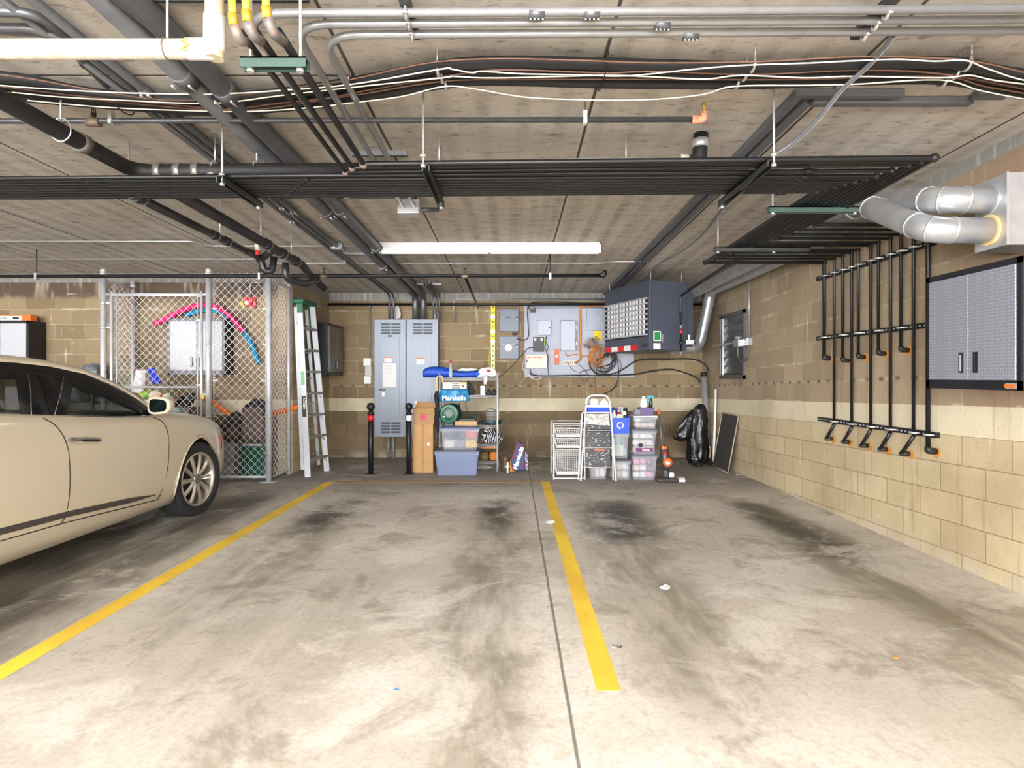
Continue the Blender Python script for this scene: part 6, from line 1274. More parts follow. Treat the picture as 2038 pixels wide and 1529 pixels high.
# litter on the floor
for px, py, s_, mt, lab in ((1096, 1040, (0.04, 0.035), paper, 'crumpled white paper scrap on the yellow line'), (1324, 1171, (0.033, 0.022), paper, 'white paper scrap on the concrete right of the yellow line'), (1228, 1288, (0.026, 0.016), M('dark_card', (52, 50, 48), 0.6, col2=(190, 184, 176), scale=60), 'dark printed card on the floor beside the yellow line'),
                        (1783, 1310, (0.012, 0.008), M('leaf_orange', (226, 150, 50), 0.7), 'tiny orange leaf on the floor near the right wall'), (1432, 954, (0.03, 0.02), M('red_scrap', (190, 80, 70), 0.7), 'small red scrap on the floor by the window screen'), (789, 1374, (0.012, 0.003), M('blue_scrap', (60, 120, 180), 0.7), 'tiny blue scrap in the middle of the floor'), (1480, 945, (0.09, 0.01), M('pale_stick', (190, 180, 160), 0.7), 'pale thin stick on the floor by the window screen')):
    c_ = PF(px, py); k = 9; poly = [(c_.x+s_[0]*(0.8+random.uniform(0, .4))*math.cos(2*PI*j/k), c_.y+s_[1]*(0.8+random.uniform(0, .4))*math.sin(2*PI*j/k), 0.0005) for j in range(k)]
    nm = 'paper_scrap' if mt is paper else 'printed_card' if 'card' in lab else 'leaf' if 'leaf' in lab else 'stick' if 'stick' in lab else 'scrap'
    m = MB().prism(poly, (0, 0, 0.004))
    for v in m.v: v.z += (random.uniform(0, 0.012) if mt is paper and v.z > 0.003 else 0)
    tag(m.build(nm, mt), lab, 'litter')

# ================================================================ LADDER
t = thing('step_ladder', (-2.7, 8.0, 0), 'tall aluminium step ladder with green top leaning folded by the wall', 'ladder')
A0, A1 = V(-2.67, 7.71, 0.0), V(-2.835, 7.87, 2.30); B0, B1 = V(-2.575, 8.2, 0.0), V(-2.80, 8.27, 2.30)
def rail(a, b, wd, th, name, mat=alum):
    a, b = Vector(a), Vector(b); ax = (b-a).normalized(); u = V(1, 0, 0); u = (u-ax*u.dot(ax)).normalized(); v = ax.cross(u)
    return MB().prism([a-u*wd-v*th, a+u*wd-v*th, a+u*wd+v*th, a-u*wd+v*th], b-a).build(name, mat, t, bevel=0.003)
rail(A0, A1, 0.038, 0.012, 'front_rail'); rail(B0, B1, 0.038, 0.012, 'front_rail')
for k in range(7):
    f = (0.10+k*0.126); a, b = A0.lerp(A1, f), B0.lerp(B1, f)
    MB().prism([a+V(-0.04, 0, -0.03), a+V(0.045, 0, -0.03), a+V(0.045, 0, 0.0), a+V(-0.04, 0, 0.0)], b-a).build('step', M('step_aluminium', (176, 174, 170), 0.5, 0.5, noise=0.3, scale=10), t, bevel=0.003)
    if k < 4: MB().cyl(a+V(0.02, 0.0, -0.09), a.lerp(b, 0.22)+V(0.02, 0, -0.03), 0.005, 6).build('brace', alum, t); MB().cyl(b+V(0.02, 0.0, -0.09), b.lerp(a, 0.22)+V(0.02, 0, -0.03), 0.005, 6).build('brace', alum, t)
rail(V(-2.77, 7.80, 0.08), V(-2.90, 7.90, 2.24), 0.022, 0.012, 'rear_rail'); rail(V(-2.70, 8.24, 0.08), V(-2.88, 8.26, 2.24), 0.022, 0.012, 'rear_rail')
for k in range(6):
    f = 0.08+k*0.16; a = V(-2.77, 7.80, 0.08).lerp(V(-2.90, 7.90, 2.24), f); b = V(-2.70, 8.24, 0.08).lerp(V(-2.88, 8.26, 2.24), f); MB().cyl(a, b, 0.009, 8).build('rear_rung', alum, t)
MB().prism([V(-2.93, 7.84, 2.28), V(-2.775, 7.84, 2.28), V(-2.745, 8.31, 2.28), V(-2.90, 8.31, 2.28)], (0, 0, 0.06)).build('top_cap', M('ladder_green', (10, 92, 58), 0.5), t, bevel=0.012)
for y in (7.86, 8.28): MB().box(-2.86, -2.79, y-0.012, y+0.012, 2.0, 2.28).build('cap_bracket', MATS['ladder_green'], t)
MB().tube([(-2.79, 7.95, 2.02), (-2.80, 8.05, 1.99), (-2.79, 8.15, 2.02)], 0.008, 6).build('spreader', alum, t)
pb_ = A0.lerp(A1, 0.46); pa_ = A0.lerp(A1, 0.34)
# brand plate on the camera-facing edge of the left rail
ax = (A1-A0).normalized(); n_ = V(0, -1, 0)
yo = V(0, -0.0145, 0)
MB().prism([pa_+V(-0.026, 0, 0)+yo, pa_+V(0.026, 0, 0)+yo, pb_+V(0.026, 0, 0)+yo, pb_+V(-0.026, 0, 0)+yo], (0, -0.003, 0)).build('black_name_plate', blackp, t)
text('LOUISVILLE', 0.042, pa_.lerp(pb_, 0.5)+V(0, -0.019, 0), (PI/2, math.radians(90+4), 0), white, t, bold=0.001)
for f0, f1, mt in ((0.52, 0.60, M('green_sticker', (120, 170, 140), 0.6)), (0.72, 0.78, M('pale_sticker', (200, 206, 200), 0.6))):
    pa2, pb2 = A0.lerp(A1, f0), A0.lerp(A1, f1); MB().prism([pa2+V(-0.022, 0, 0)+yo, pa2+V(0.022, 0, 0)+yo, pb2+V(0.022, 0, 0)+yo, pb2+V(-0.022, 0, 0)+yo], (0, -0.002, 0)).build('sticker', mt, t)

# ================================================================ CHAIN-LINK CAGE
t = cage = thing('chain_link_cage', (-4.0, 7.6, 0), 'galvanised chain-link storage cage with gate behind the beige car', 'cage')
DF = 7.35; XP = [P(206, 0, DF).x, P(415, 0, DF).x, P(535, 0, DF).x]
def post(x, y, h, r): MB().cyl((x, y, 0), (x, y, h), r, 14).ball((x, y, h), r*1.12, 12, 8).build('post', postm, cage); MB().cyl((x, y, h-0.06), (x, y, h-0.01), r*1.12, 14).build('post_cap', postm, cage)
for x in XP: post(x, DF, 2.62, 0.034)
post(XP[0]-0.0, 7.92, 2.56, 0.028); post(-3.0, 7.92, 2.56, 0.024)
MB().box(XP[2]-0.09, XP[2]+0.09, DF-0.07, DF+0.07, 0, 0.008).build('base_plate', postm, cage)
def chain(p0, ux, w_, z0, z1, name='chain_link_mesh', dw=0.094, par=None, r=0.0024):
    """woven diamond wire: p0 corner, ux unit vector along the panel"""
    m = MB(); p0 = Vector(p0); ux = Vector(ux); nr = V(-ux.y, ux.x, 0); n = max(2, round(w_/dw)); dw_ = w_/n; nz = round((z1-z0)/(dw_*1.02)); dz = (z1-z0)/nz/2
    for i in range(n):
        for s in (0, 1):
            pts = []
            for k in range(2*nz+1):
                up = k % 2
                x = i*dw_ + dw_/2 + (0 if up == 0 else (dw_/2 if s else -dw_/2))
                pts.append(p0+ux*x+nr*(0.003 if (k+s) % 2 else -0.003)+V(0, 0, z0+k*dz))
            m.tube(pts, r, 4)
    return m.build(name, wirem, par or cage)
def rails(pts, r=0.012, name='rail', par=None): MB().tube(pts, r, 10).build(name, postm, par or cage)
ux = V(1, 0, 0)
# right fixed panel
chain((XP[1]+0.05, DF+0.03, 0), ux, XP[2]-XP[1]-0.10, 0.03, 2.60)
for z in (2.56, 0.06): rails([(XP[1], DF+0.03, z), (XP[2], DF+0.03, z)], 0.016)
rails([(XP[1]+0.05, DF+0.03, 0.03), (XP[1]+0.05, DF+0.03, 2.60)], 0.006, 'tension_bar'); rails([(XP[2]-0.05, DF+0.03, 0.03), (XP[2]-0.05, DF+0.03, 2.60)], 0.006, 'tension_bar')
for x in (XP[1], XP[2]):
    for z in (0.35, 0.8, 1.25, 1.7, 2.15): s = 1 if x == XP[1] else -1; MB().cyl((x, DF, z), (x, DF, z+0.02), 0.039, 14).box(min(x, x+s*0.09), max(x, x+s*0.09), DF-0.006+0.03, DF+0.006+0.03, z+0.002, z+0.016).build('tension_band', zinc, cage)
# transom rails above gate
for z in (2.55, 2.33): rails([(XP[0], DF, z), (XP[1], DF, z)], 0.016)
# side panels
wr = 0.5
chain((-3.03, DF+0.05, 0), V(0, 1, 0), wr, 0.03, 2.55); rails([(-3.03, DF, 2.50), (-3.0, 7.92, 2.50)], 0.014); rails([(-3.03, DF+0.05, 0.05), (-3.0, 7.90, 0.05)], 0.008)
chain((XP[0], DF+0.05, 0), V(0, 1, 0), wr, 0.03, 2.5); rails([(XP[0], DF, 2.52), (XP[0], 7.92, 2.48)], 0.014)
# gate
g0, g1 = P(222, 0, DF).x, P(401, 0, DF).x; zg1 = P(0, 585, DF).z
fr = MB().cyl((g0, DF, 0.08), (g0, DF, zg1+0.03), 0.019, 12).cyl((g1, DF, 0.08), (g1, DF, zg1+0.03), 0.019, 12).cyl((g0, DF, 0.10), (g1, DF, 0.10), 0.016, 10).cyl((g0, DF, zg1-0.02), (g1, DF, zg1-0.02), 0.014, 10).cyl((g0, DF, 1.18), (g1, DF, 1.18), 0.014, 10)
gate = fr.build('gate', postm, cage)
chain((g0+0.06, DF+0.016, 0), ux, g1-g0-0.12, 0.12, zg1+0.01, par=gate)
for x in (g0+0.055, g1-0.055): rails([(x, DF+0.012, 0.12), (x, DF+0.012, zg1)], 0.007, 'tension_bar', gate)
for z in (0.3, 1.9, 2.2): MB().cyl((XP[0], DF, z), (XP[0], DF, z+0.04), 0.04, 12).box(XP[0], g0, DF-0.01, DF+0.01, z+0.01, z+0.03).build('hinge', zinc, gate)
for z in (0.4, 0.8, 1.2, 1.6, 2.0, 2.3): MB().box(g1-0.06, g1, DF-0.004, DF+0.02, z, z+0.015).build('gate_band', zinc, gate)
MB().box(g1, XP[1], DF-0.015, DF+0.015, 1.06, 1.10).cyl((g1+0.03, DF-0.01, 1.0), (g1+0.03, DF-0.01, 1.16), 0.012).build('latch', zinc, gate)
MB().box(g1+0.01, g1+0.05, DF-0.04, DF-0.015, 1.03, 1.09).build('padlock', brass, gate, bevel=0.006)

# things inside the cage
def noodle(pts, r, mat, lab):
    q = smooth([P(a, b, d) for a, b, d in pts], 6); tag(MB().tube(q, r, 18).build('pool_noodle', mat), lab, 'pool noodle', None)
noodle([(308, 645, 7.86), (330, 635, 7.86), (355, 622, 7.86), (385, 610, 7.86), (410, 607, 7.86), (435, 613, 7.86), (460, 632, 7.86), (485, 660, 7.86)], 0.035, M('pink_foam', (216, 24, 104), 0.7), 'pink foam pool noodle arched above the cabinet in the cage')
noodle([(372, 628, 7.93), (395, 619, 7.93), (425, 618, 7.93), (450, 628, 7.93), (478, 652, 7.93), (495, 675, 7.90), (505, 698, 7.90), (514, 724, 7.90)], 0.035, M('teal_foam', (20, 130, 170), 0.7), 'teal foam pool noodle curving down behind the pink one')
noodle([(404, 791, 7.84), (425, 802, 7.84), (450, 820, 7.86), (475, 832, 7.9), (505, 836, 7.94), (540, 824, 7.955), (566, 818, 7.955), (594, 809, 7.955)], 0.033, M('orange_foam', (232, 112, 20), 0.7), 'orange foam pool noodle sagging through the cage behind the black bag')
c_ = P(498, 601, 7.97); t = thing('fire_alarm', (c_.x, 7.97, c_.z), 'red fire alarm horn and strobe on the wall inside the cage', 'alarm')
MB().box(c_.x-0.07, c_.x+0.04, 7.93, 7.999, c_.z-0.06, c_.z+0.06).build('alarm_body', red, t, bevel=0.01); MB().box(c_.x+0.05, c_.x+0.08, 7.95, 7.999, c_.z-0.08, c_.z+0.07).build('pull_bar', red, t); MB().ball((c_.x-0.03, 7.93, c_.z-0.02), 0.03, 12, 8).build('strobe', white, t)
MB().tube(fillet([(c_.x, 7.97, c_.z+0.06), (c_.x, 7.97, c_.z+0.26), (c_.x+0.18, 7.97, c_.z+0.26)], 0.06), 0.009, 8).build('conduit', emt, t)
c_ = P(479, 606, 7.95); tag(MB().prism([(c_.x-0.03, 7.97, c_.z+0.02), (c_.x, 7.97, c_.z+0.05), (c_.x+0.05, 7.97, c_.z-0.02), (c_.x+0.02, 7.97, c_.z-0.04)], (0, 0.025, 0)).build('yellow_tag', M('lime_yellow', (210, 214, 60), 0.6), None, bevel=0.004), 'yellow tag on the wall left of the red alarm', 'tag')
c_ = P(276, 740, 7.42); o = blob([(-0.27, 0.06, 0), (-0.2, 0.085, 0.0), (-0.05, 0.055, 0.01), (0.0, 0.07, 0.02), (0.03, 0.05, 0.03)], (c_.x, 7.42, c_.z), 'white_bag', M('white_cloth_bag', (216, 214, 214), 0.7, bump=0.6), None, jit=0.1, sy=0.45); tag(o, 'white cloth bag hanging on the gate of the cage', 'bag')
c_ = P(303, 735, 7.42); o = blob([(-0.19, 0.075, 0.06), (-0.1, 0.055, 0.03), (-0.03, 0.04, 0.0), (0.0, 0.06, 0.0), (0.02, 0.03, -0.02)], (c_.x, 7.42, c_.z), 'blue_bag', M('royal_blue_bag', (10, 50, 190), 0.6, bump=0.6), None, jit=0.12, sy=0.4); tag(o, 'royal blue bag hanging on the gate of the cage', 'bag')
for px, py, r, mt, lab in ((290, 782, 0.075, M('lime_ball', (120, 200, 60), 0.5, col2=(232, 220, 80), scale=12), 'lime green toy ball above the car mirror'), (311, 789, 0.085, M('orange_ball', (214, 80, 30), 0.5, col2=(236, 226, 210), scale=10), 'orange and white toy ball beside the lime ball'), (333, 792, 0.06, M('green_ball', (90, 170, 70), 0.5, col2=(240, 220, 200), scale=14), 'small green and white toy ball right of the orange ball')):
    c_ = P(px, py, 7.55); tag(MB().ball(c_, r, 20, 14).build('toy_ball', mt), lab, 'ball', None)
x0, x1 = P(268, 0, 7.5).x, P(360, 0, 7.5).x; zt_ = P(0, 797, 7.5).z
o = MB().box(x0, x1, 7.46, 7.72, 0, P(0, 797, 7.55).z-0.09).build('toy_crate', M('mint_crate', (150, 190, 180), 0.6)); tag(o, 'pale green crate below the toy balls in the cage', 'crate')
zcr = P(0, 797, 7.55).z-0.09
for px, h, mt, lab in ((352, 0.14, blackp, 'black shoe with white sole on the crate in the cage'), (372, 0.18, M('dark_boot', (44, 46, 52), 0.6), 'dark boot standing tall in the cage behind the hood')):
    x = P(px, 0, 7.6).x; zb_ = zcr if px == 352 else 0.0
    if px == 372: o = MB().box(x-0.09, x+0.09, 7.48, 7.74, 0, zcr).build('grey_crate', M('grey_crate', (110, 112, 118), 0.6)); tag(o, 'grey crate carrying the dark boot in the cage', 'crate')
    m = MB().ball((x, 7.58, zcr+0.05), (0.05, 0.11, 0.045), 14, 10).cyl((x+0.01, 7.65, zcr+0.05), (x+0.03, 7.66, zcr+h), 0.045, 12); o = m.build('boot', mt); tag(o, lab, 'shoe')
# camp chair pile, bins
olive = M('taupe_fabric', (106, 92, 84), 0.85, noise=0.3, scale=20, bump=0.4)
t = thing('folding_chair', (P(507, 0, 7.6).x, 7.65, 0), 'folded black and taupe camping chair standing in the cage corner', 'folding chair')
x0, x1 = P(478, 0, 7.55).x, P(524, 0, 7.55).x
m = MB().box(x0+0.02, x1, 7.52, 7.58, 0.50, 0.92); m.build('taupe_back', olive, t, bevel=0.03)
blob([(0, 0.12, 0), (0.12, 0.17, 0.02), (0.2, 0.15, 0.02), (0.27, 0.10, 0.04), (0.30, 0.05, 0.04)], (P(503, 0, 7.65).x, 7.72, 0.72), 'black_cover', M('black_canvas', (32, 33, 38), 0.8, bump=0.5), t, jit=0.06, sy=0.6)
for px in (482, 493, 515, 524): MB().cyl((P(px, 0, 7.62).x, 7.62, 0.0), (P(px-3, 0, 7.68).x, 7.66, 0.8), 0.009, 8).build('leg', M('dark_tube', (60, 60, 66), 0.4, 0.5), t)
t = thing('camping_bag', (P(462, 0, 7.6).x, 7.6, 0), 'brown and black slumped bag stacked left of the folding chair', 'bag')
blob([(0.0, 0.13, 0), (0.10, 0.17, 0), (0.2, 0.16, 0.02), (0.32, 0.10, 0.05), (0.38, 0.04, 0.08)], (P(458, 0, 7.7).x, 7.72, 0.47), 'bag_body', M('brown_black_fabric', (96, 80, 70), 0.85, col2=(30, 30, 34), scale=6), t, jit=0.08, sy=0.6)
x0, x1 = P(438, 0, 7.55).x, P(468, 0, 7.55).x
o = MB().box(x0, x1, 7.52, 7.84, 0, 0.46).build('grey_bin', M('grey_bin_plastic', (122, 124, 130), 0.5), None, bevel=0.01); tag(o, 'grey plastic bin in the cage beside the front of the car', 'bin')
x0, x1 = P(479, 0, 7.6).x, P(527, 0, 7.6).x
t = thing('green_bin', ((x0+x1)/2, 7.6, 0.09), 'dark green storage bin with pale handle bar in the cage', 'bin')
MB().box(x0, x1, 7.6, 7.86, 0.0, 0.42, taper=0.93).build('tub', greenp, t, bevel=0.01); MB().cyl((x0+0.05, 7.575, 0.435), (x1-0.02, 7.575, 0.435), 0.015, 10).build('handle_bar', M('lilac_grey', (170, 160, 176), 0.5), t)
# things behind the car roof
c_ = P(178, 735, 7.75); o = blob([(-0.12, 0.14, 0), (-0.03, 0.16, 0), (0.04, 0.12, 0), (0.08, 0.05, 0)], (c_.x, 7.8, c_.z), 'wrapped_bundle', M('wrap_film', (120, 124, 132), 0.3, noise=0.4, scale=30, bump=0.8), None, jit=0.1, sy=0.7); tag(o, 'plastic wrapped grey bundle showing above the car roof', 'bundle')
o.parent = None
x0, x1 = P(60, 0, 7.5).x, P(185, 0, 7.5).x; zz = c_.z-0.13
t = thing('plastic_shelf', ((x0+x1)/2, 7.7, 0), 'grey shelf with storage boxes seen through the car windows', 'shelf')
for z in (0.45, 0.98, zz-0.02): MB().box(x0, x1, 7.5, 7.95, z-0.02, z).build('board', M('shelf_grey', (96, 98, 104), 0.6), t)
for x in (x0, x1-0.03):
    for y in (7.5, 7.92): MB().box(x, x+0.03, y, y+0.03, 0, zz).build('post', MATS['shelf_grey'], t)
t, q, z_, c_ = tote(95, 150, 775, 830, 7.52, 0.35, 0.981, clearp, whitep, 'clear storage bin on the grey shelf behind the car'); cloth_in(t, c_, 0.3, 0.2, 0.985, [cl[3], cl[8], cl[2]])
for k, (pa, pb2, mt) in enumerate(((10, 60, white), (62, 92, M('blue_box', (60, 100, 160), 0.6)))):
    q = rect(pa, 770, pb2, 822, 7.55); o = MB().box(q[0], q[1], 7.55, 7.9, 0, q[3]).build('storage_carton', mt); tag(o, ('tall white carton behind the rear window of the car', 'blue carton standing behind the car door pillar')[k], 'carton')

# ================================================================ CAR
CXC = -3.865; WY = 5.53        # centre line, front wheel
gloss = M('gloss_black_trim', (14, 14, 16), 0.4, spec=0.3); glass = M('tinted_glass', (30, 42, 40), 0.04, alpha=0.45, spec=0.4)
PAINT = M('beige_metallic', (218, 206, 182), 0.3, 0.15, coat=0.8)
def interp(tab, u):
    if u <= tab[0][0]: return tab[0][1]
    for (a, va), (b, vb) in zip(tab, tab[1:]):
        if u <= b: f = (u-a)/(b-a); f = f*f*(3-2*f) if False else f; return va+(vb-va)*f
    return tab[-1][1]
PLAN = [(-4.12, .60), (-4.05, .74), (-3.9, .83), (-3.5, .885), (-2.84, .92), (-1.5, .935), (-.3, .93), (.2, .925), (.5, .885), (.72, .825), (.86, .72), (.95, .58), (1.0, .42)]
SHO = [(-4.12, .72), (-4.05, .98), (-3.85, 1.08), (-3.2, 1.11), (-2.2, 1.085), (-.9, .995), (-.45, .985), (0.0, .93), (.4, .865), (.62, .80), (.8, .71), (.92, .60), (1.0, .50)]
HOOD = [(-4.12, .74), (-4.05, 1.0), (-3.8, 1.11), (-3.2, 1.14), (-2.0, 1.12), (-.9, 1.02), (-.45, 1.03), (0, 1.0), (.4, .94), (.62, .88), (.8, .78), (.92, .66), (1.0, .54)]
BOT = [(-4.12, .42), (-3.9, .27), (-3.4, .21), (-2, .20), (0, .19), (.6, .2), (.9, .24), (1.0, .30)]
def xside(u, z):
    """half width of the body side at height z"""
    s, b, w_ = interp(SHO, u), interp(BOT, u), interp(PLAN, u)
    f = max(0, min(1, (z-b)/(s-b)))
    prof = [(0, .905), (.12, .955), (.3, .99), (.5, 1.0), (.72, .995), (.88, .975), (1.0, .945)]
    return w_*interp(prof, f)
car = thing('car', (CXC, WY-1.4, 0), 'beige four-door sedan parked at the left', 'car')
us = [-4.12, -4.08, -4.0, -3.9, -3.7]+[-3.5+0.08*i for i in range(51)]+[.55, .6, .65, .7, .75, .8, .84, .88, .92, .95, .98, 1.0]
us = sorted(set(round(u, 3) for u in us)); NS = 11
m = MB(); rows_ = []
for u in us:
    s, b, h = interp(SHO, u), interp(BOT, u), interp(HOOD, u); half = []
    half.append((interp(PLAN, u)*0.80, b-0.02))
    for k in range(NS+1): z = b+(s-b)*k/NS; half.append((xside(u, z), z))
    xs_ = xside(u, s)
    for k, (fx, fz) in enumerate(((.975, .30), (.92, .55), (.78, .82), (.5, .95), (.2, 1.0))): half.append((xs_*fx, s+(h-s)*fz))
    row = [V(CXC+x, WY+u, z) for x, z in half]+[V(CXC-x, WY+u, z) for x, z in reversed(half)]
    rows_.append(len(m.v)); m.v += row; n_r = len(row)
for i in range(len(us)-1):
    for j in range(n_r): a, b = rows_[i], rows_[i+1]; m.f.append((a+j, a+(j+1) % n_r, b+(j+1) % n_r, b+j)); m.sm.append(True)
m.f += [tuple(rows_[0]+j for j in range(n_r))[::-1], tuple(rows_[-1]+j for j in range(n_r))]; m.sm += [False, False]
body = m.build('body', PAINT, car)
UF = 0.07
for u in (UF, -2.84):     # wheel wells
    for s in (-1, 1):
        x0 = CXC+s*0.55; cut = MB().cyl((x0, WY+u, 0.35), (CXC+s*1.2, WY+u, 0.35), 0.385, 40).build('cut', None)
        md = body.modifiers.new('b', 'BOOLEAN'); md.operation = 'DIFFERENCE'; md.object = cut; md.solver = 'EXACT'
        bpy.context.view_layer.update(); dg = bpy.context.evaluated_depsgraph_get(); me = bpy.data.meshes.new_from_object(body.evaluated_get(dg))
        body.modifiers.clear(); body.data = me; bpy.data.objects.remove(cut)
for u in (UF, -2.84):
    for s in (-1, 1):   # dark liner inside each well
        n_ = 24; ml = MB()
        for k in range(n_+1):
            a_ = -0.15*PI+1.3*PI*k/n_
            for x in (0.56, 0.87): ml.v.append(V(CXC+s*x, WY+u+0.383*math.cos(a_), 0.35+0.383*math.sin(a_)))
        for k in range(n_): ml.f.append((2*k, 2*k+1, 2*k+3, 2*k+2)); ml.sm.append(True)
        ml.build('wheel_well_liner', vent, car)
        ap = [V(CXC+s*(xside(u+0.39*math.cos(a_), 0.35+0.39*math.sin(a_))+0.001), WY+u+0.39*math.cos(a_), 0.35+0.39*math.sin(a_)) for a_ in [PI*(-0.1+1.2*k/28) for k in range(29)]]
        MB().tube(ap, 0.007, 6).build('arch_lip', PAINT, car)
# wheels
def wheel(cx, cy, s, steer):
    R, W = 0.345, 0.235; T = Matrix.Translation((cx, cy, R)) @ Matrix.Rotation(steer, 4, 'Z'); r0 = 0.252
    k0 = MB(); k0.lathe((0, 0, 0), [(r0, -W/2+.02), (R-.03, -W/2), (R-.008, -W/2+.02), (R, -W/2+.04), (R, W/2-.04), (R-.008, W/2-.02), (R-.03, W/2), (r0, W/2-.02), (r0-.01, W/2-.05), (r0-.01, -W/2+.05)], 48, 'x'); k0.xf(T)
    w_ = k0.build('wheel', M('tyre_rubber', (38, 38, 40), 0.8, noise=0.25, scale=12, bump=0.3), car)
    o_ = W/2-0.02
    f = lambda x: s*x
    m = MB()
    def ringp(prof, seg=40):
        n = len(m.v); k = len(prof)
        for (r, x) in prof:
            for j in range(seg): a_ = 2*PI*j/seg; m.v.append(V(f(x), r*math.cos(a_), r*math.sin(a_)))
        for i in range(k-1):
            for j in range(seg): m.f.append((n+i*seg+j, n+i*seg+(j+1) % seg, n+(i+1)*seg+(j+1) % seg, n+(i+1)*seg+j)); m.sm.append(True)
    ringp([(r0+.004, o_-.005), (r0-.002, o_+.006), (r0-.014, o_+.004), (r0-.020, o_-.02), (r0-.026, 0.0), (r0-.026, -.06)])
    for q in range(10):
        a_ = 2*PI*q/10; c, sn = math.cos(a_), math.sin(a_); e = V(0, c, sn); tn = V(0, -sn, c)
        pr = [(0.045, 0.020, o_-0.012), (0.13, 0.021, o_-0.006), (0.20, 0.026, o_-0.012), (r0-.016, 0.034, o_-.02)]
        n = len(m.v)
        for (r, hw, x) in pr: m.v += [e*r+tn*hw+V(f(x-.014), 0, 0), e*r+tn*hw*0.35+V(f(x), 0, 0), e*r-tn*hw*0.35+V(f(x), 0, 0), e*r-tn*hw+V(f(x-.014), 0, 0), e*r+V(f(x-.035), 0, 0)]
        for i in range(3):
            for j in range(5): m.f.append((n+i*5+j, n+i*5+(j+1) % 5, n+(i+1)*5+(j+1) % 5, n+(i+1)*5+j)); m.sm.append(False)
        m.f.append(tuple(n+15+j for j in range(5))); m.sm.append(False)
    m.xf(T); m.build('rim', M('alloy', (206, 198, 186), 0.28, 0.75), w_)
    m = MB().lathe((0, 0, 0), [(0.03, f(o_-.05)), (0.05, f(o_-.03)), (0.045, f(o_-.006)), (0.03, f(o_-0.001))], 20, 'x'); m.xf(T); m.build('hub_cap', M('hub_grey2', (150, 150, 152), 0.3, 0.8), w_)
    m = MB().lathe((0, 0, 0), [(0.15, f(0.0)), (0.15, f(0.02))], 32, 'x'); m.xf(T); m.build('brake_disc', M('brake', (70, 66, 64), 0.5, 0.6), w_)
for u in (UF, -2.84):
    for s in (1, -1): wheel(CXC+s*0.80, WY+u, s, math.radians(-5) if u > 0 else 0)
# side mouldings, seams, handles on both sides
def side(pts, off=0.0): return None
DG = M('dark_moulding', (70, 68, 64), 0.6); chromet = M('chrome_trim', (160, 160, 164), 0.2, 0.9); seamm = M('door_gap', (52, 46, 40), 0.8)
def SS(u, z, s, off=0.0): return V(CXC+s*(xside(u, z)+off), WY+u, z)
for s in (1, -1):
    def strip_(tab, hz, name, mat, off=0.006):
        m = MB(); pts = []
        n = 24; u0, u1 = tab[0][0], tab[-1][0]
        for i in range(n+1):
            u = u0+(u1-u0)*i/n; z = interp(tab, u); hh = hz*min(1.0, (n-i)/5+0.12); 
            m.v += [SS(u, z-hh, s, -0.01), SS(u, z-hh, s, off), SS(u, z+hh, s, off), SS(u, z+hh, s, -0.01)]
        for i in range(n):
            for j in range(4): m.f.append((i*4+j, i*4+(j+1) % 4, i*4+4+(j+1) % 4, i*4+4+j)); m.sm.append(False)
        m.f += [(0, 1, 2, 3), (n*4, n*4+1, n*4+2, n*4+3)]; m.sm += [False]*2; m.build(name, mat, car)
    strip_([(-2.3, .425), (-1.60, .40), (-.62, .33)], 0.020, 'side_moulding', DG)
    MB().tube([SS(-2.45+0.1*i, interp([(-2.4, .37), (-1.6, .345), (-.5, .275)], -2.45+0.1*i), s, 0.0) for i in range(20)], 0.004, 6).build('sill_gap', seamm, car)
    MB().tube(smooth([SS(u, z, s, 0.0) for u, z in ((-1.77, 1.05), (-1.68, .985), (-1.62, .85), (-1.61, .6), (-1.62, .40), (-1.66, .34))]), 0.004, 6).build('door_gap', seamm, car)
    MB().tube(smooth([SS(u, z, s, 0.0) for u, z in ((-.62, .975), (-.51, .92), (-.47, .80), (-.49, .55), (-.54, .33), (-.58, .29))]), 0.004, 6).build('door_gap', seamm, car)
    MB().tube(smooth([SS(u, z, s, 0.0) for u, z in ((-2.52, 1.08), (-2.50, .9), (-2.40, .7), (-2.32, .45), (-2.42, .36))]), 0.004, 6).build('door_gap', seamm, car)
    for ub in (-1.60, -2.50+0.0):
        u0 = ub; z = 0.885 if ub > -2 else 0.93
        MB().ball(SS(u0+0.13, z-0.012, s, -0.016), (0.022, 0.095, 0.036), 16, 10).build('handle_cup', PAINT, car)
        MB().tube(smooth([SS(u0-0.01, z+0.008, s, 0.012), SS(u0+0.03, z+0.006, s, 0.026), SS(u0+0.14, z-0.008, s, 0.036), SS(u0+0.24, z-0.020, s, 0.028), SS(u0+0.27, z-0.024, s, 0.010)]), 0.014, 10).build('door_handle', chromet, car)
        MB().tube([SS(u0+0.06, z-0.004, s, 0.045), SS(u0+0.2, z-0.018, s, 0.045)], 0.006, 8).build('handle_inlay', gloss, car)
    # wheel-side marker lamp on the bumper corner
    MB().tube([SS(.52, .70, s, -0.002), SS(.545, .645, s, -0.002), SS(.56, .57, s, -0.002)], 0.014, 8, rs=[0.009, 0.014, 0.008]).build('side_marker', M('amber_red_lens', (186, 60, 28), 0.25), car)
    MB().tube([SS(.30, .885, s, -0.012), SS(.5, .83, s, -0.012), SS(.68, .745, s, -0.02), SS(.8, .66, s, -0.02)], 0.03, 8, rs=[0.006, 0.02, 0.032, 0.02]).build('headlamp', M('lamp_glass', (196, 196, 200), 0.1, 0.4, coat=1), car)
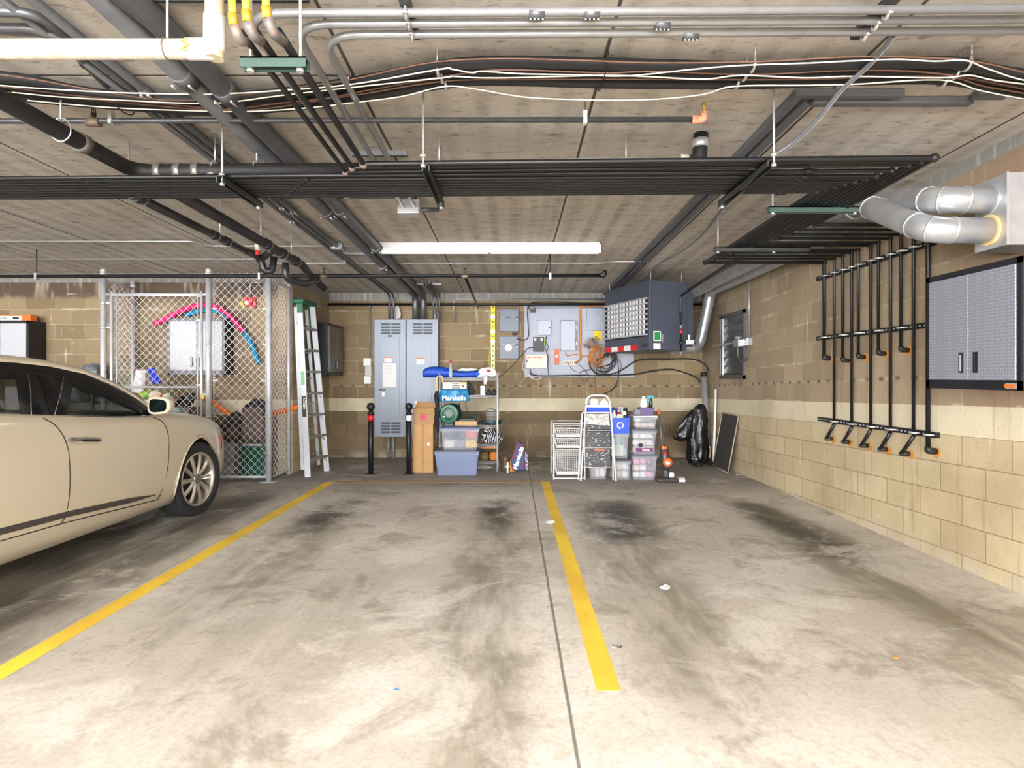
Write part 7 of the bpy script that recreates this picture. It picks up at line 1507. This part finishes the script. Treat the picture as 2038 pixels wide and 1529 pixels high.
# greenhouse: half width falls with height
def gx(z, u): return max(0.50, 0.885-(max(z, .95)-0.99)*0.50-(0.22*max(0, z-1.36)))*(1.0 if u < -.7 else 1-0.16*(u+.7))
def GP(u, z, s=1, off=0.0): return V(CXC+s*(gx(z, u)+off), WY+u, z)
def strip_surf(lo, up, s, name, mat, off=0.0, th=0.006):
    """surface between two polylines of (u, z) with equal counts"""
    m = MB(); k = len(lo)
    for o_ in (off, off-th):
        for (a, b) in zip(lo, up):
            for f in (0, .5, 1): m.v.append(GP(a[0]+(b[0]-a[0])*f, a[1]+(b[1]-a[1])*f, s, o_))
    for i in range(k-1):
        for j in range(2):
            a = i*3+j; m.f.append((a, a+1, a+4, a+3)); m.sm.append(True); a += k*3; m.f.append((a, a+3, a+4, a+1)); m.sm.append(True)
    n = k*3
    edge = [0, 1, 2]+[i*3+2 for i in range(1, k)]+[(k-1)*3+1, (k-1)*3]+[i*3 for i in range(k-2, 0, -1)]
    for a, b in zip(edge, edge[1:]+edge[:1]): m.f.append((a, b, b+n, a+n)); m.sm.append(False)
    return m.build(name, mat, car)
RO = [(-.45, .985), (-.62, 1.094), (-.72, 1.167), (-.9, 1.272), (-1.17, 1.376), (-1.45, 1.425), (-1.72, 1.447), (-2.0, 1.455), (-2.4, 1.445), (-2.8, 1.40), (-3.1, 1.31), (-3.35, 1.20), (-3.55, 1.10)]
BELT = lambda u: interp(SHO, u)-0.004
for s in (1, -1):
    # painted roof side rail between outline and window frame
    up = RO; lo = [(u+(0.0), max(BELT(u), z-0.036-0.01*(z > 1.3))) for u, z in RO]; lo[0] = (-.48, .985)
    strip_surf(lo, up, s, 'roof_rail', PAINT, 0.004)
    # black frame from the rail down to the glass, pillars
    A = [(-.50, .985), (-.66, 1.075), (-.78, 1.15), (-.95, 1.24), (-1.2, 1.335), (-1.45, 1.385), (-1.72, 1.407), (-2.0, 1.415), (-2.4, 1.405), (-2.8, 1.36), (-3.1, 1.27), (-3.3, 1.18)]
    Bq = [(-.74, .99), (-.84, 1.04), (-.94, 1.085), (-1.08, 1.145), (-1.27, 1.215), (-1.45, 1.27), (-1.70, 1.305), (-2.0, 1.315), (-2.4, 1.31), (-2.75, 1.27), (-2.95, 1.20), (-3.05, 1.13)]
    strip_surf(Bq, A, s, 'window_frame', gloss, 0.001)
    strip_surf([(-1.66, 1.04), (-1.90, 1.05)], [(-1.42, 1.31), (-1.58, 1.34)][::1] if False else [(-1.60, 1.325), (-1.78, 1.335)], s, 'door_pillar', gloss, 0.003)
    strip_surf([(-1.56, 1.03), (-1.68, 1.04)], [(-1.34, 1.26), (-1.62, 1.33)], s, 'door_pillar', gloss, 0.003)
    strip_surf([(-2.72, 1.08), (-2.80, 1.085)], [(-2.62, 1.32), (-2.70, 1.31)], s, 'door_pillar', gloss, 0.003)
    strip_surf([(-.48, .975), (-3.3, 1.095)], [(-.60, 1.01), (-3.25, 1.13)], s, 'window_sill', gloss, 0.004)
    strip_surf([(-.66, 1.0), (-.82, 1.005), (-1.0, 1.01), (-1.3, 1.02), (-1.60, 1.035)], [(-.70, 1.03), (-.86, 1.10), (-1.02, 1.165), (-1.25, 1.25), (-1.38, 1.285)], s, 'front_door_glass', glass, -0.006, 0.003)
    strip_surf([(-1.80, 1.045), (-2.2, 1.06), (-2.74, 1.08)], [(-1.66, 1.33), (-2.1, 1.34), (-2.66, 1.32)], s, 'rear_door_glass', glass, -0.006, 0.003)
    MB().tube([GP(u, BELT(u)+0.006, s, 0.008) for u in [-.62-0.1*i for i in range(27)]], 0.006, 6).build('chrome_strip', chromet, car)
    MB().tube([GP(-1.665, 1.04, s, 0.008), GP(-1.50, 1.20, s, 0.008), GP(-1.40, 1.31, s, 0.008)], 0.003, 6).build('pillar_strip', chromet, car); MB().tube([GP(-1.84, 1.045, s, 0.008), GP(-1.75, 1.2, s, 0.008), GP(-1.69, 1.33, s, 0.008)], 0.003, 6).build('pillar_strip', chromet, car)
    # mirror
    mc = GP(-.66, 1.04, s, 0.0)
    MB().tube([mc+V(-s*0.02, -0.0, -0.03), mc+V(s*0.10, -0.01, -0.01)], 0.022, 10).build('mirror_arm', gloss, car)
    Tm = Matrix.Translation(mc+V(s*0.13, -0.01, 0.035)) @ Matrix.Rotation(s*-0.15, 4, 'Z')
    def shell(w_, h_, y0_, y1_, k_):
        q = MB(); n_ = 24; q.v = []
        for (yy, sc) in ((y0_, 0.94), (y0_+0.012, 1.0), ((y0_+y1_)/2, 0.92), (y1_-0.015, 0.62), (y1_, 0.25)):
            for j_ in range(n_):
                a_ = 2*PI*j_/n_; cx_ = math.copysign(abs(math.cos(a_))**0.6, math.cos(a_)); cz_ = math.copysign(abs(math.sin(a_))**0.6, math.sin(a_)); q.v.append(V(cx_*w_*sc, yy, cz_*h_*sc*(1-0.12*s*cx_*k_)))
        for i_ in range(4):
            for j_ in range(n_): q.f.append((i_*n_+j_, i_*n_+(j_+1) % n_, (i_+1)*n_+(j_+1) % n_, (i_+1)*n_+j_)); q.sm.append(True)
        q.f += [tuple(range(n_))[::-1], tuple(4*n_+j_ for j_ in range(n_))]; q.sm += [False, False]; q.xf(Tm); return q
    mm = shell(0.10, 0.072, -0.045, 0.09, 1).build('mirror_housing', PAINT, car)
    shell(0.082, 0.055, -0.049, -0.02, 1).build('mirror_glass', M('mirror', (30, 44, 44), 0.06, 0.7), mm)
# roof skin, windscreen, rear window
def loft(tab, name, mat, u0=None):
    m = MB(); k = 9
    for (u, z) in tab:
        w_ = gx(z, u)
        for j in range(k): f = -1+2*j/(k-1); m.v.append(V(CXC+w_*f, WY+u+0.10*(1-f*f)*(1 if u > -1.2 else (-1 if u < -3.0 else 0)), z+0.03*(1-f*f)))
    for i in range(len(tab)-1):
        for j in range(k-1): m.f.append((i*k+j, i*k+j+1, (i+1)*k+j+1, (i+1)*k+j)); m.sm.append(True)
    o = m.build(name, mat, car); md = o.modifiers.new('s', 'SOLIDIFY'); md.thickness = 0.008; return o
loft(RO[4:10], 'roof', PAINT); loft(RO[:5], 'windscreen', glass); loft(RO[9:], 'rear_window', glass)
# interior
trim_ = M('black_interior', (30, 30, 32), 0.8); seat_ = M('beige_seat', (176, 164, 140), 0.8)
MB().box(CXC-0.80, CXC+0.80, WY-3.0, WY-0.75, 0.98, 1.135*0+1.0).build('interior_trim', trim_, car)
for zc_, uu in ((1.0, -.85),): MB().box(CXC-0.76, CXC+0.76, WY-1.0, WY-.62, 0.985, 1.03).build('dashboard', trim_, car, bevel=0.02)
for uu in (-1.75, -2.7):
    for x in (-0.4, 0.4): MB().box(CXC+x-0.24, CXC+x+0.24, WY+uu-0.14, WY+uu, 0.99, 1.12).box(CXC+x-0.13, CXC+x+0.13, WY+uu-0.16, WY+uu-0.05, 1.12, 1.29).build('seat', seat_, car, bevel=0.03)
stc = V(CXC-0.38, WY-1.18, 1.05); MB().tube([stc+V(0.17*math.cos(a_), 0.06*math.sin(a_), 0.15*math.sin(a_)) for a_ in [k*PI/12 for k in range(24)]], 0.013, 8, closed=True).build('steering_wheel', trim_, car)
MB().box(CXC-0.10, CXC+0.10, WY-1.0, WY-0.97, 1.30, 1.345).build('rear_view_mirror', trim_, car)
for s in (-1, 1): MB().box(CXC+s*0.72-0.14, CXC+s*0.72+0.14, WY-4.13+0.02, WY-3.95, .88, 1.0).build('tail_lamp', red, car)
m = MB()
for k in range(5): m.box(CXC-0.34, CXC+0.34, WY+0.99, WY+1.01, 0.36+k*0.035, 0.378+k*0.035)
m.build('grille', chromet, car)
